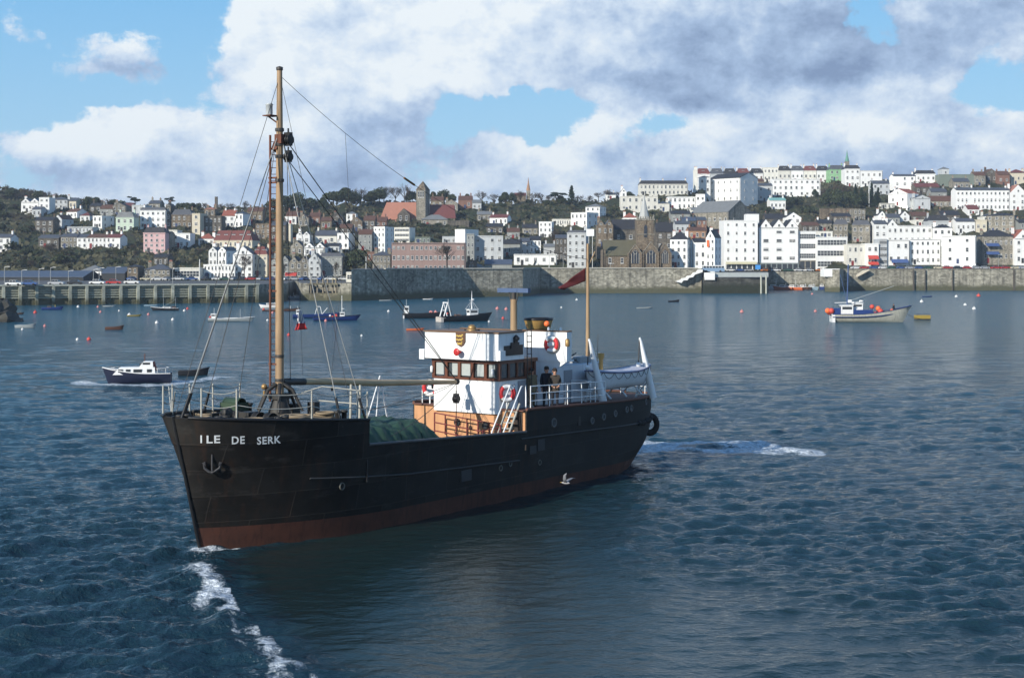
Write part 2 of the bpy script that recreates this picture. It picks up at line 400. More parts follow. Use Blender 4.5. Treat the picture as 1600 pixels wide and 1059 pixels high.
def water_mat():
    m = bpy.data.materials.new('sea_water'); m.use_nodes = True; t = m.node_tree; b = t.nodes['Principled BSDF']
    b.inputs['IOR'].default_value = 1.33
    ge = N(t, 'ShaderNodeNewGeometry'); pos = ge.outputs['Position']
    fa = N(t, 'ShaderNodeAttribute'); fa.attribute_name = 'foam'; la = N(t, 'ShaderNodeAttribute'); la.attribute_name = 'lee'
    st = vmt(t, 'MULTIPLY', pos, (1, 1, 0)); sy = N(t, 'ShaderNodeSeparateXYZ'); lk(t, pos, sy.inputs[0]); pos_y = sy.outputs[1]
    n1 = noise(t, vmt(t, 'MULTIPLY', pos, (.8, 1.2, 0)), 1.9, 5, .62); n2 = noise(t, st, 7, 4, .6); n3 = noise(t, vmt(t, 'MULTIPLY', pos, (.25, 1, 0)), .03, 4, .6)
    calm = mth(t, 'MULTIPLY_ADD', la.outputs['Fac'], -.8, 1.0)
    n0 = noise(t, vmt(t, 'MULTIPLY', pos, (.7, 1.15, 0)), .42, 4, .6)
    hgt = mth(t, 'ADD', mth(t, 'ADD', mth(t, 'MULTIPLY', n1, mrange(t, pos_y, 90, 300, .30, .95)), mth(t, 'MULTIPLY', n2, .06)), mth(t, 'MULTIPLY', n0, mth(t, 'ADD', mrange(t, pos_y, 45, 130, .12, 1.1), mrange(t, pos_y, 120, 320, 0, 1.8))))
    hgt = mth(t, 'MULTIPLY', hgt, mth(t, 'MULTIPLY', calm, mrange(t, n3, .3, .7, .6, 1.35)))
    bn = N(t, 'ShaderNodeBump'); bn.inputs['Strength'].default_value = 1; bn.inputs['Distance'].default_value = .9
    lk(t, hgt, bn.inputs['Height']); lk(t, bn.outputs[0], b.inputs['Normal'])
    fn = noise(t, st, 3.4, 12, .84, dist=.4)
    thr = mth(t, 'MULTIPLY_ADD', fa.outputs['Fac'], -.42, .78)
    ff = mrange(t, mth(t, 'SUBTRACT', fn, thr), .0, .22, 0, 1, False)
    ff = mth(t, 'MULTIPLY', ff, mrange(t, fa.outputs['Fac'], .04, .3))
    deep = mixc(t, n3, (.006, .018, .028), (.011, .038, .052))
    deep = mixc(t, la.outputs['Fac'], deep, (.010, .024, .024))  # dark green reflection of the hull painted into the calm water colour
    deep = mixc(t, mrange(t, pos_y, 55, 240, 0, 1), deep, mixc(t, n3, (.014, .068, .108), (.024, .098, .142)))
    c = mixc(t, ff, deep, mixc(t, mrange(t, fn, .42, .66), (.50, .56, .61), (.84, .88, .90))); lk(t, c, b.inputs['Base Color'])
    ds = N(t, 'ShaderNodeVectorMath'); ds.operation = 'LENGTH'; lk(t, pos, ds.inputs[0])
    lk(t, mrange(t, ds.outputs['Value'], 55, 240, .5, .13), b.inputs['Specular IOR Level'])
    ro = mth(t, 'ADD', mrange(t, ds.outputs['Value'], 40, 500, .08, .22), mth(t, 'MULTIPLY', ff, .6)); lk(t, ro, b.inputs['Roughness'])
    return m
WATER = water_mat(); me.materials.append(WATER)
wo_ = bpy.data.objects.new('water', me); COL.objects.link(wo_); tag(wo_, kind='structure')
mb = MB(); mb.add([(-4000, -1500, -.6), (4000, -1500, -.6), (4000, 900, -.6), (-4000, 900, -.6)], [(0, 1, 2, 3)])
tag(mb.build('open_water', WATER), kind='structure')

# ------------------------------------------------------------------ terrain
def D0(x): return interp(x, [-400, 540, 600, 1098, 1112, 1290, 1300, 2000], [500, 500, 560, 560, 604, 604, 592, 592])
def ZS(x): return interp(x, [-400, 535, 590, 1098, 1112, 1286, 1299, 2000], [4.9, 4.9, 8.6, 8.6, 7.45, 7.45, 8.6, 8.6])
def YS(x): return HZ + (CH - ZS(x)) * F / D0(x)
def YR(x): return interp(x, [-400, 0, 60, 100, 200, 300, 420, 500, 600, 650, 760, 850, 930, 1000, 1080, 1110, 1180, 1350, 1420, 1600, 2100], [288, 294, 301, 310, 320, 326, 325, 319, 314, 317, 317, 314, 314, 305, 300, 288, 279, 279, 286, 286, 290])
def depth(x, yb): return D0(x) + (YS(x) - yb) * 2.2
def gz(x, D):
    d0 = D0(x)
    if D <= d0: return ZS(x) - .06
    yb = YS(x) - (D - d0) / 2.2; yr = YR(x)
    if yb >= yr: return CH + (HZ - yb) * D / F
    dr = d0 + (YS(x) - yr) * 2.2
    return CH + (HZ - yr) * dr / F - (D - dr) * .03
def ground_mat():
    m = bpy.data.materials.new('hillside_ground'); m.use_nodes = True; t = m.node_tree; b = t.nodes['Principled BSDF']; b.inputs['Roughness'].default_value = .95
    b.inputs['Specular IOR Level'].default_value = .1
    pos = N(t, 'ShaderNodeNewGeometry').outputs['Position']
    n = noise(t, pos, .03, 6, .65); n2 = noise(t, pos, .25, 6, .7)
    c = mixc(t, mrange(t, n, .35, .62), (.020, .026, .013), (.062, .05, .036)); c = mixc(t, mrange(t, n2, .4, .65), c, (.045, .06, .022))
    lk(t, c, b.inputs['Base Color']); return m
xs = sorted(list(range(-420, 2140, 20)) + [1098, 1112, 1195, 1202, 1286, 1295]); T = np.linspace(0, 1, 60)
mb = MB(); rows_ = []
for j in T:
    row = []
    for x in xs:
        dst = 470 if x < 560 else 525 if x < 1290 else 575
        if 395 < x < 470: dst = 476
        if 1201 < x < 1290: dst = 606
        D = dst + (1900 - dst) * j ** 1.7
        row.append(((x - 800) * D / F, D, gz(x, D) + (1.2 * math.sin(x * .13 + D * .05) * min(1, max(0, (D - D0(x) - 60) / 60)))))
    rows_.append(row)
mb.grid(rows_); tag(mb.build('hillside', ground_mat()), kind='structure')

# ------------------------------------------------------------------ quays
def wp(x, D): return ((x - 800) * D / F, D)
Q_L = stone('harbour_wall_masonry', (.17, .16, .125), (.37, .35, .28), 1.1, tide=2.0)
Q_D = stone('dark_harbour_wall_masonry', (.07, .07, .06), (.16, .155, .13), 1.1, tide=3.2)
CONC = mat('weathered_concrete', (.42, .43, .36), .9, .16, .5, streak=.3)
ASPH = mat('quay_tarmac', (.09, .09, .088), .9, .15, .2)
CAPS = mat('stone_coping', (.42, .40, .34), .85, .14, .8)
def quay(name, pts, ztop, m, label, top=ASPH, cap=True, z0=-4):
    r = empty(name, (pts[0][0], pts[0][1], 0), 0, label, 'harbour wall')
    o = Vector((pts[0][0], pts[0][1], 0))
    P_ = [(p[0] - o.x, p[1] - o.y) for p in pts]
    k = MB(); k.prism(P_, z0, ztop, 0, 1); k.build('masonry', [m, top], r)
    return r, P_
def coping(r, a, b, z, w=.7, h=.35, m=None, name='coping'):
    k = MB(); a = Vector((a[0], a[1], 0)); b = Vector((b[0], b[1], 0)); d = (b - a); L = d.length; an = math.atan2(d.y, d.x)
    c = (a + b) / 2; k.box((c.x, c.y, z + h / 2 - .02), (L, w, h), 0, an); return k.build(name, m or CAPS, r)
# left pier with concrete piers
a = wp(-260, 340); b = wp(404, 386); c = (b[0] + 5, b[1] + 16); d = (b[0] - 4, 474); e = wp(-260, 474)
r, P_ = quay('harbour_pier', [a, b, c, d, e], 4.95, Q_L, 'long low pier with pale concrete ribs along its dark face at left')
A = Vector((P_[0][0], P_[0][1])); Bv = Vector((P_[1][0], P_[1][1]))
dirv = (Bv - A).normalized(); nrm = Vector((dirv.y, -dirv.x)); L = (Bv - A).length
an = math.atan2(dirv.y, dirv.x)
k = MB()
for i in range(5):
    mid = (A + Bv) / 2 + nrm * .22; k.box((mid.x, mid.y, 4.35 - i * .62), (L, .3, .3), 0, an)
k.build('timber_walings', mat('pale_weathered_timber', (.30, .31, .24), .9, .2, .5), r)
k = MB(); mid = (A + Bv) / 2 + nrm * .3; k.box((mid.x, mid.y, 4.98), (L, 1.3, .42), 0, an); k.build('coping', CONC, r)
pm = MB(); pm.box((0, 0, .3), (.75, 1.0, 9.2)); pme = pm.mesh('buttress', [stone('ribs_concrete', (.30, .31, .25), (.38, .39, .32), .5, tide=1.4)])
pxs = [-140,-115,-88,-60,-32,-22,5, 31, 57, 83, 109, 135, 161, 188, 215, 242, 269, 296, 324, 353, 384, 401]
for px in pxs:
    # intersection of view ray with face line
    u = (px - 800) / F
    ax, ay = a; bx, by = b; s = (u * ay - ax) / ((bx - ax) - u * (by - ay))
    p = A + (Bv - A) * s + nrm * .45
    inst('buttress', pme, r, (p.x, p.y, 0), an)
# inner back wall
quay('harbour_wall', [wp(398, 474), wp(476, 474), wp(476, 520), wp(398, 520)], 4.85, Q_L, 'low stone wall at the back of the small boat basin right of the ribbed pier')
# pier with timber landing stage
r, P_ = quay('harbour_wall', [wp(470, 405), wp(483, 405), wp(483.5, 416), wp(527, 416), wp(527.5, 405), wp(549, 404), wp(565, 474), wp(462, 474)], 5.0, Q_L,
     'stone pier end with an open timber landing stage beside the high dark wall')
o = Vector((wp(470, 405)[0], 405, 0))
k = MB()
for px in (486, 496, 505, 512, 520, 525):
    x, y = wp(px, 405.5); k.tube([(x - o.x, y - o.y, -2), (x - o.x, y - o.y, 6.2)], .28, 6)
k.build('timber_pile', mat('grey_timber_pile', (.22, .19, .14), .9, .2, .8), r)
k = MB(); x0, _ = wp(483, 405); x1, _ = wp(528, 405); k.box(((x0 + x1) / 2 - o.x, 5, 1.0), (x1 - x0, 10, 2.4)); k.box(((x0 + x1) / 2 - o.x, 3, 4.75), (x1 - x0, 8, .45))
k.build('landing_stage', stone('landing_masonry', (.1, .09, .06), (.22, .2, .13), 1.2, tide=.8), r)
# high wall: shaded face, lit face, jog, long lit face
W1 = [wp(549, 404), wp(722, 450), wp(817, 460), wp(844, 514), wp(1090, 517), wp(1096, 517), wp(1097, 545), wp(560, 545)]
r, P_ = quay('harbour_wall', W1, 8.95, Q_L, 'high granite harbour wall running from its dark angled end past the parish church')
for i in (1, 2, 3):
    coping(r, P_[i], P_[i + 1], 8.95)
coping(r, (P_[0][0] + (P_[1][0] - P_[0][0]) * .28, P_[0][1] + (P_[1][1] - P_[0][1]) * .28), P_[1], 8.95)
# lower platform and ferry berth
r, P_ = quay('harbour_quay', [wp(1098, 509), wp(1200, 512), wp(1201, 604), wp(1097, 604)], 5.7, stone('dark_berth_masonry', (.05, .05, .043), (.10, .10, .085), 1.1, tide=3.2), 'low dark quay head with white painted parapet in front of the big white hotel')  # stone colour darkened for the shade on this face, plus weed below tide
o = Vector((wp(1098, 509)[0], 509, 0))
k = MB(); x0 = wp(1101, 508.6)[0] - o.x; x1 = wp(1117, 508.6)[0] - o.x; k.box(((x0 + x1) / 2, .4, 6.2), (x1 - x0, 1.6, 2.6)); k.build('painted_block', WHITE, r)
k = MB(); x0 = wp(1117.3, 508.8)[0] - o.x; x1 = wp(1200, 511)[0] - o.x; k.box(((x0 + x1) / 2, 1.4, 6.7), (x1 - x0, .5, 1.6), 0, .005); k.build('parapet', mat('grey_parapet', (.36, .39, .38), .9, .15, .5), r)
k = MB()
for px in (1189, 1197):
    x = wp(px, 509)[0] - o.x; k.tube([(x, -.3, -3), (x, -.3, 6.6)], .35, 6)
k.build('fender_pile', CONC, r)
# white steps
r = empty('harbour_steps', (wp(1057, 514)[0], 514, 0), 0, 'white flight of stone steps slanting down the harbour wall by the quay head', 'steps')
k = MB(); sc = 514 / F
pts = [(1056, 440), (1065, 442), (1068, 438), (1074, 438), (1077, 434), (1083, 433), (1086, 429), (1098, 425), (1098, 421), (1091, 422), (1089, 425), (1084, 426), (1081, 430), (1075, 431), (1072, 434), (1066, 435), (1064, 437)]
k.extr([((p[0] - 1057) * sc, 0, CH + (HZ - p[1]) * sc) for p in pts], (0, 3.5, 0)); k.build('stair_flight', WHITE, r)
# inner harbour wall and right pier
quay('harbour_wall', [wp(1180, 604), wp(1330, 604), wp(1330, 650), wp(1180, 650)], 7.4, Q_L, 'inner basin wall behind the orange workboats')
W2 = [wp(1289, 543), wp(1312, 540), wp(1318, 569), wp(1900, 566), wp(1900, 620), wp(1289, 620)]
r, P_ = quay('harbour_pier', W2, 8.55, Q_L, 'long stone quay topped with parked cars at right of the harbour')
for i in (2,): coping(r, P_[i], P_[i + 1], 8.55, .6, .12)
o = Vector((W2[0][0], W2[0][1], 0)); k = MB(); x0 = wp(1287.5, 542)[0] - o.x; x1 = wp(1312, 542)[0] - o.x
k.box(((x0 + x1) / 2, 2.0, 7.3), (x1 - x0, 7, 3.0)); k.build('painted_block', WHITE, r)
for px, w_ in ((1428, .7), (1446, .4), (1489, .45), (1585, .9)):
    x = wp(px, 567)[0] - o.x; k = MB(); k.box((x, 567.6 - o.y - .1, 3.0), (w_ * .8, .35, 11)); k.build('fender_timber', mat('dark_tarred_timber', (.085, .075, .058), .9, .25, .5), r)
k = MB(); sc = 567 / F
k.extr([((p[0] - 800) * sc - o.x, 565.8 - o.y, CH + (HZ - p[1]) * sc) for p in [(1338, 432.5), (1343, 430.5), (1357, 422.5), (1357, 421), (1349, 422.5), (1338, 430)]], (0, 2, 0)); k.build('slipway', mat('cream_slip', (.62, .55, .42), .85, .1, .5), r)
# dark rocks at the left edge
r = random.Random(4); k = MB(); rows_ = []
for i in range(9):
    row = []
    for j in range(16):
        a_ = 2 * math.pi * j / 15; rr = 4.2 * (1 - i / 9.5) ** .6 * (1 + .22 * math.sin(j * 2.3 + i) + .1 * r.random()) if j < 15 else None
        if j == 15: row.append(row[0]); continue
        row.append((rr * math.cos(a_) * 1.0, rr * math.sin(a_), -1 + i * .62 + r.random() * .3))
    rows_.append(row)
k.grid(rows_, sm=False); ro = k.build('rock_outcrop', mat('dark_wet_rock', (.05, .048, .04), .85, .3, .4, .6, 1.5)); ro.location = ((-10 - 800) * 252 / F, 254, 0)
tag(ro, 'dark weed covered rock outcrop standing in the water at the left edge', 'rock')
# ------------------------------------------------------------------ the coaster
SHIP_RZ = math.atan2(.822, .57)
def S2W(t, l, z): return Vector((B0[0] + DV[0] * t + NV[0] * l, B0[1] + DV[1] * t + NV[1] * l, z))
def Pl(t, l, z): return (t, -l, z)                       # ship-local: x aft, y to starboard
def px_of(t, l, z): w = S2W(t, l, z); return 800 + F * w.x / w.y
cl = lambda v, a, b: max(a, min(b, v))
def t_stem(z): return -.257 * z
def t_end(z): return 30.5 - (1.7 * ((1.9 - z) / 1.9) ** 1.25 if z < 1.9 else 0)
def half(t, z):
    zz = cl(z, -1.2, 4.9); t0 = t_stem(zz); t1 = t_end(zz); B = 2.88 + .24 * cl(zz / 3, -.3, 1)
    Lb = 8.2 - 1.6 * cl(zz / 4.7, 0, 1); s = cl((t - t0) / Lb, 0, 1); e = 1 - .5 * cl(zz / 4.75, 0, 1) ** 1.1
    f = (1 - (1 - s) ** 2) ** e
    ts = 22.5; g = 1
    if t > ts: q = cl((t - ts) / (t1 - ts), 0, 1); g = (1 - q ** 2.4) ** (.5 if zz > 1 else .5 + .25 * (1 - zz))
    return max(0, B * f * g)
def zS(t): return interp(t, [-1.2, 5.5, 15.9, 24, 30.6], [3.78, 3.33, 2.80, 2.66, 2.6])
def zF(t): return interp(t, [-1.2, 5.5], [4.76, 4.27])
def zP(t): return interp(t, [15.9, 24, 30.6], [3.76, 3.5, 3.32])
def t_on(px, z, side=1):       # where the hull side at height z is seen in column px
    lo, hi = -1.0, 30.0
    for _ in range(40):
        md = (lo + hi) / 2
        if px_of(md, side * half(md, z), z) < px: lo = md
        else: hi = md
    return (lo + hi) / 2
def hull_paint():
    m = bpy.data.materials.new('black_hull_paint'); m.use_nodes = True; t = m.node_tree; b = t.nodes['Principled BSDF']
    pos = N(t, 'ShaderNodeTexCoord').outputs['Object']
    n = noise(t, pos, .5, 7, .65); n2 = noise(t, vmt(t, 'MULTIPLY', pos, (1, 1, .15)), 2.2, 5, .6); n3 = noise(t, pos, 3.5, 6, .7)
    c = mixc(t, mrange(t, n, .35, .7), (.0085, .008, .0075), (.022, .021, .019))
    c = mixc(t, mth(t, 'MULTIPLY', mrange(t, n2, .53, .72), .35), c, (.06, .028, .015))
    c = mixc(t, mth(t, 'MULTIPLY', mrange(t, n3, .66, .72), .35), c, (.09, .085, .08))
    sxz = N(t, 'ShaderNodeSeparateXYZ'); lk(t, pos, sxz.inputs[0]); cxz = N(t, 'ShaderNodeCombineXYZ'); lk(t, sxz.outputs[0], cxz.inputs[0]); lk(t, sxz.outputs[2], cxz.inputs[1])
    br = N(t, 'ShaderNodeTexBrick'); br.inputs['Scale'].default_value = 1; br.inputs['Brick Width'].default_value = 2.6; br.inputs['Row Height'].default_value = .95; br.inputs['Mortar Size'].default_value = .022; br.inputs['Mortar Smooth'].default_value = .6
    lk(t, cxz.outputs[0], br.inputs['Vector']); br.inputs['Color1'].default_value = (.7, .7, .7, 1); br.inputs['Color2'].default_value = (1.25, 1.25, 1.25, 1); br.inputs['Mortar'].default_value = (1.9, 1.8, 1.7, 1)
    c = vmt(t, 'MULTIPLY', c, br.outputs['Color'])
    n4 = noise(t, vmt(t, 'MULTIPLY', pos, (.5, .5, 1.6)), 1.1, 8, .7); c = mixc(t, mth(t, 'MULTIPLY', mrange(t, n4, .56, .68), .5), c, (.05, .048, .044))
    c = mixc(t, mth(t, 'MULTIPLY', mrange(t, mth(t, 'ADD', sxz.outputs[0], mth(t, 'MULTIPLY', n, 4)), 5, 24), .36), c, (.052, .053, .05))
    lk(t, c, b.inputs['Base Color']); b.inputs['Roughness'].default_value = .72; b.inputs['Specular IOR Level'].default_value = .16
    bn = N(t, 'ShaderNodeBump'); bn.inputs['Strength'].default_value = .35; bn.inputs['Distance'].default_value = .06
    # shell plating: shallow dents between frames
    wv = N(t, 'ShaderNodeTexWave'); wv.inputs['Scale'].default_value = .42; wv.inputs['Distortion'].default_value = .6; lk(t, pos, wv.inputs['Vector'])
    lk(t, mth(t, 'ADD', mth(t, 'MULTIPLY', br.outputs['Fac'], .5), mth(t, 'MULTIPLY', n, .8)), bn.inputs['Height']); lk(t, bn.outputs[0], b.inputs['Normal'])
    return m
HULLP = hull_paint()
BOOT = mat('red_oxide_boot_topping', (.066, .022, .012), .8, .42, 1.3, streak=.5)
def hull_shelf(): pass
ship = empty('cargo_ship', (B0[0], B0[1], 0), SHIP_RZ, 'black coaster with white wheelhouse and tall wooden foremast steaming across the harbour', 'ship')
def frac(n): return [.5 - .5 * math.cos(math.pi * i / (n - 1)) for i in range(n)]
k = MB(); nst = 90
def hrow(side, f, zz_list):
    row = []
    for z in zz_list:
        t = t_stem(z) + f * (t_end(z) - t_stem(z)); row.append(Pl(t, side * half(t, z), z))
    return row
for side in (1, -1):
    rows_ = []
    for f in frac(nst):
        tm = -1 + f * 31.5; zt = zS(tm); rz_ = .76 - .010 * tm
        zl = [-1.2, -.5, 0, .25, .5, rz_, rz_ + .02] + [rz_ + .02 + (zt - rz_ - .02) * v for v in (.1, .2, .3, .4, .5, .6, .7, .8, .9, 1)]
        rows_.append(hrow(side, f, zl))
    k.grid(rows_, mf=lambda i, j: 1 if j < 5 else 0)
hull = k.build('hull', [HULLP, BOOT], ship)
def strip(name, ta, tb, z0f, z1f, sides=(1, -1), n=40, thick=.07, m=None, parent=None, off=0):
    k = MB()
    for side in sides:
        rows_ = []
        for i in range(n):
            f = i / (n - 1); f = f ** 2 if ta is None else (1 - (1 - f) ** 2 if tb is None else f)
            def pt(v):
                zc = z0f(0 if ta is None else 20) ; z = None
                a_ = (t_stem(4) if ta is None else ta); b_ = (t_end(3) if tb is None else tb); tt = a_ + f * (b_ - a_)
                z = z0f(tt) + v * (z1f(tt) - z0f(tt))
                a2 = (t_stem(z) if ta is None else ta); b2 = (t_end(z) if tb is None else tb); tt = a2 + f * (b2 - a2)
                return Pl(tt, side * max(0, half(tt, z) - off), z)
            rows_.append([pt(v) for v in (0, .34, .67, 1)])
        k.grid(rows_)
    o = k.build(name, m or HULLP, parent or ship)
    md = o.modifiers.new('thick', 'SOLIDIFY'); md.thickness = thick; md.offset = 0; es = o.modifiers.new('edges', 'EDGE_SPLIT'); es.split_angle = R(40)
    return o
strip('forecastle_bulwark', None, 5.5, zS, zF, off=.025)
strip('poop_side', 15.9, None, zS, zP, off=.025)
strip('bulwark', 5.4, 16.0, lambda t: zS(t) - .7, lambda t: zS(t) + .01, m=mat('pale_grey_bulwark_lining', (.25, .26, .25), .7, .2, 1.5), thick=.03, off=.07)
def rail_along(name, ta, tb, zf, off, r, m, sides=(1, -1), n=60, parent=None, stern=False):
    k = MB()
    for side in sides:
        pts = []
        for i in range(n):
            f = i / (n - 1); t = ta + (tb - ta) * (1 - (1 - f) ** 2 if stern else f); z = zf(t); pts.append(Pl(t, side * (half(t, z) + off), z))
        k.tube(pts, r, 6)
    return k.build(name, m, parent or ship)
LINE = mat('worn_black_edge', (.04, .04, .04), .6, .3, 2)
rail_along('rubbing_strake', 3.0, 15.5, lambda t: interp(t, [3, 8, 15.5], [2.33, 1.95, 1.62]), .02, .035, LINE, parent=hull)
rail_along('rubbing_strake', 15.5, 30.2, lambda t: interp(t, [15.5, 30.2], [2.55, 2.12]), .02, .04, LINE, parent=hull, stern=True)
rail_along('cap_rail', 5.5, 15.9, lambda t: zS(t) + .02, 0, .06, mat('dark_grey_rail', (.09, .09, .09), .6, .2, 2))
rail_along('cap_rail', -1.1, 5.5, lambda t: zF(t) + .01, 0, .06, BLACKP)
rail_along('cap_rail', 15.9, 30.45, lambda t: zP(t) + .02, 0, .07, mat('rusty_deck_edge', (.13, .055, .035), .7, .3, 2), stern=True)
k = MB(); k.tube([Pl(t_stem(z) - .03, 0, z) for z in (-1, 0, 1.2, 2.4, 3.6, 4.8)], .06, 8); k.build('stem_bar', BLACKP, hull)
# welded plates, doubler and overboard scars on the side
for (px, py, w, h) in [(728, 738, .7, .45), (845, 712, .55, .5), (832, 718, .5, .35)]:
    z = 10 - (py - 415) * .0265; t = t_on(px, z); l = half(t, z) + .015; k = MB(); k.box(Pl(t, l, z), (w, .05, h), 0, 0); k.build('doubler_plate', mat('grey_scuffed_plate', (.03, .032, .035), .6, .3, 3), hull)
for (px, z, w, h) in [(782, 1.45, .22, .08), (797, 1.55, .2, .26), (843, 1.35, .22, .06), (534, 1.9, .25, .1)]:
    t = t_on(px, z); l = half(t, z) + .02; k = MB(); k.torus(Pl(t, l, z), w * .5, .03, 10, 5, 0, 'y'); o = k.build('discharge_port', mat('scuffed_pale_paint', (.12, .115, .095), .8, .3, 6), hull)
# lettering on the bows
LET = mat('lettering_white', (.72, .74, .74), .6, .1, 3)
def hull_text(s, px0, px1, zb, h, side):
    cu = bpy.data.curves.new('lettering', 'FONT'); cu.body = s; cu.size = 1; cu.resolution_u = 3; cu.offset = .022; cu.space_character = 1.12
    o = bpy.data.objects.new('tmp', cu); COL.objects.link(o)
    dg = bpy.context.evaluated_depsgraph_get(); me = bpy.data.meshes.new_from_object(o.evaluated_get(dg)); bpy.data.objects.remove(o)
    xs_ = [v.co.x for v in me.vertices]; ys_ = [v.co.y for v in me.vertices]; x0, x1, y0, y1 = min(xs_), max(xs_), min(ys_), max(ys_)
    for v in me.vertices:
        z = zb + (v.co.y - y0) / (y1 - y0) * h
        if side > 0:
            px = px0 + (v.co.x - x0) / (x1 - x0) * (px1 - px0); t = t_on(px, z)
        else:
            t = px1 + (x1 - v.co.x) / (x1 - x0) * (px0 - px1)
        dl_ = (half(t + .1, z) - half(t - .1, z)) / .2; q_ = .05 / math.sqrt(1 + dl_ * dl_); v.co = Pl(t - dl_ * q_, side * (half(t, z) + q_), z)
    me.materials.clear(); me.materials.append(LET)
    n = bpy.data.objects.new('lettering', me); COL.objects.link(n); n.parent = hull; return n
hull_text('I', 313.5, 316, 3.87, .28, 1); hull_text('LE', 323, 344, 3.86, .28, 1); hull_text('DE', 362, 382, 3.80, .28, 1); hull_text('SERK', 401, 438, 3.74, .28, 1)
hull_text('SERK', 3.6, 2.5, 3.70, .27, -1); hull_text('DE', 2.0, 1.45, 3.72, .27, -1); hull_text('ILE', 1.0, .25, 3.74, .27, -1)
# portholes aft
rimM = mat('worn_porthole_rim', (.10, .10, .098), .5, .25, 8)
k = MB(); k.torus((0, 0, 0), .15, .035, 14, 6, 0, 'y'); k.lathe([(.001, 0), (.14, 0)], (0, -.0, 0), 12, 1, False, 'y'); pme = k.mesh('porthole', [rimM, GLASS])
for (px, py, sc_) in [(865, 660, 1.2), (925, 653, .95), (943, 650, .95), (961, 648, .95), (979, 645, .95), (986, 644.5, .95), (1009, 640, .9)]:
    z = 10 - (py - 415) * .0285 if px < 900 else 10 - (py - 415) * .0302; z = min(z, 3.3)
    t = t_on(px, z); dl = (half(t + .2, z) - half(t - .2, z)) / .4
    inst('porthole', pme, hull, Pl(t, half(t, z) + .02, z), math.atan(-dl), (sc_,) * 3)
z = 2.9; t = t_on(905, z); k = MB(); k.box(Pl(t, half(t, z), z), (.22, .06, .42)); k.build('freeing_port', BLACKP, hull)
# decks
def deck(name, ta, tb, z, m, inset=.06):
    k = MB(); pts = []
    n = 36
    for i in range(n):
        f = i / (n - 1); f = .5 - .5 * math.cos(math.pi * f); t = ta + (tb - ta) * f; pts.append((t, max(.02, half(t, z(t)) - inset), z(t)))
    rows_ = [[Pl(t, l, zz), Pl(t, 0, zz + .05), Pl(t, -l, zz)] for (t, l, zz) in pts]; k.grid(rows_); return k.build(name, m, ship)
DECKM = mat('rust_stained_deck', (.10, .075, .06), .85, .3, .9)
deck('main_deck', 4.5, 17, lambda t: 2.0, DECKM); deck('forecastle_deck', -.9, 5.5, lambda t: 3.95 - .03 * t, DECKM)
deck('poop_deck', 15.9, 30.3, lambda t: zP(t) - .08, mat('red_brown_deck', (.12, .05, .035), .85, .25, 1.0))
k = MB(); l5 = half(5.5, 3.5); k.box(Pl(5.46, 0, 3.0), (.06, 2 * l5 - .1, 2.1)); k.build('forecastle_bulkhead', BLACKP, ship)
TAN = mat('buff_deckhouse_paint', (.52, .27, .13), .65, .12, .9, streak=.25)
l6 = half(15.9, 3.2) - .06; k = MB(); k.box(Pl(15.93, 0, 2.88), (.08, 2 * l6, 1.72)); bh = k.build('poop_bulkhead', TAN, ship)
k = MB(); k.box(Pl(15.9, 0, 3.72), (.3, 2 * l6, .05)); k.build('deck_edge', mat('rusty_deck_edge', (.13, .055, .035)), bh)
for l_, z_ in ((.95, 2.95), (2.35, 3.0), (-.6, 3.0)):
    k = MB(); k.torus(Pl(15.87, l_, z_), .15, .035, 16, 6, 0, 'x'); k.lathe([(.001, 0), (.15, 0)], Pl(15.87, l_, z_), 14, 1, False, 'x'); k.build('porthole', [BLACKP, GLASS], bh)
# dark doors in the bulkhead beside the stair
k = MB(); k.box(Pl(15.87, 2.72, 2.85), (.05, .42, 1.6)); k.build('door', mat('dark_recess', (.03, .022, .018)), bh)
# hatch
k = MB(); k.box(Pl(9.2, 0, 2.35), (6.2, 3.6, .75)); k.box(Pl(9.2, 0, 2.75), (6.4, 3.8, .1)); hc = k.build('hatch_coaming', mat('grey_hatch_coaming', (.14, .14, .13), .8, .2, 1.5), ship)
# tarpaulin: lumpy green cover over the cargo
def tarp():
    r = random.Random(5); n1, n2 = 46, 30; rows_ = []
    for i in range(n1):
        u = i / (n1 - 1); row = []
        for j in range(n2):
            v = j / (n2 - 1) * 2 - 1
            e = min(1, u / .05) * min(1, (1 - u) / .20); e2 = (1 - abs(v) ** 7); hgt = 1.22 * (e ** .6) * e2 ** .8
            hgt *= (1.0 - .13 * u + .03 * math.sin(u * 16) * math.cos(v * 5) + .025 * math.sin(u * 37 + v * 9) + .02 * math.sin(v * 23 + u * 11))
            lat = v * (1.98 + .05 * math.sin(u * 60)); t = 6.0 + u * 5.95 + .07 * math.sin(v * 14)
            row.append(Pl(t, lat, 2.60 + hgt + (.04 * math.sin(u * 44 + v * 30))))
        rows_.append(row)
    k = MB(); k.grid(rows_); return k
TARP = mat('green_tarpaulin', (.034, .075, .045), .6, .16, 1.2, .35, 3.0)
tp = tarp().build('tarpaulin', TARP); tp.location = ship.location; tp.rotation_euler = ship.rotation_euler
tag(tp, 'crumpled green tarpaulin lashed over the hatch of the black ship', 'tarpaulin')
rb = mat('hemp_rope', (.22, .17, .11), .9, .2, 4)
k = MB()
for t in (7.3, 9.0, 10.3): k.tube([Pl(t, l, 2.62 + 1.13 * (1 - abs(l / 1.98) ** 7) ** .8 * (1 - .13 * (t - 6.0) / 5.95)) for l in [-1.97 + i * .197 for i in range(21)]], .02, 5)
o = k.build('lashing', mat('dark_green_cord', (.03, .06, .04), .9), tp)
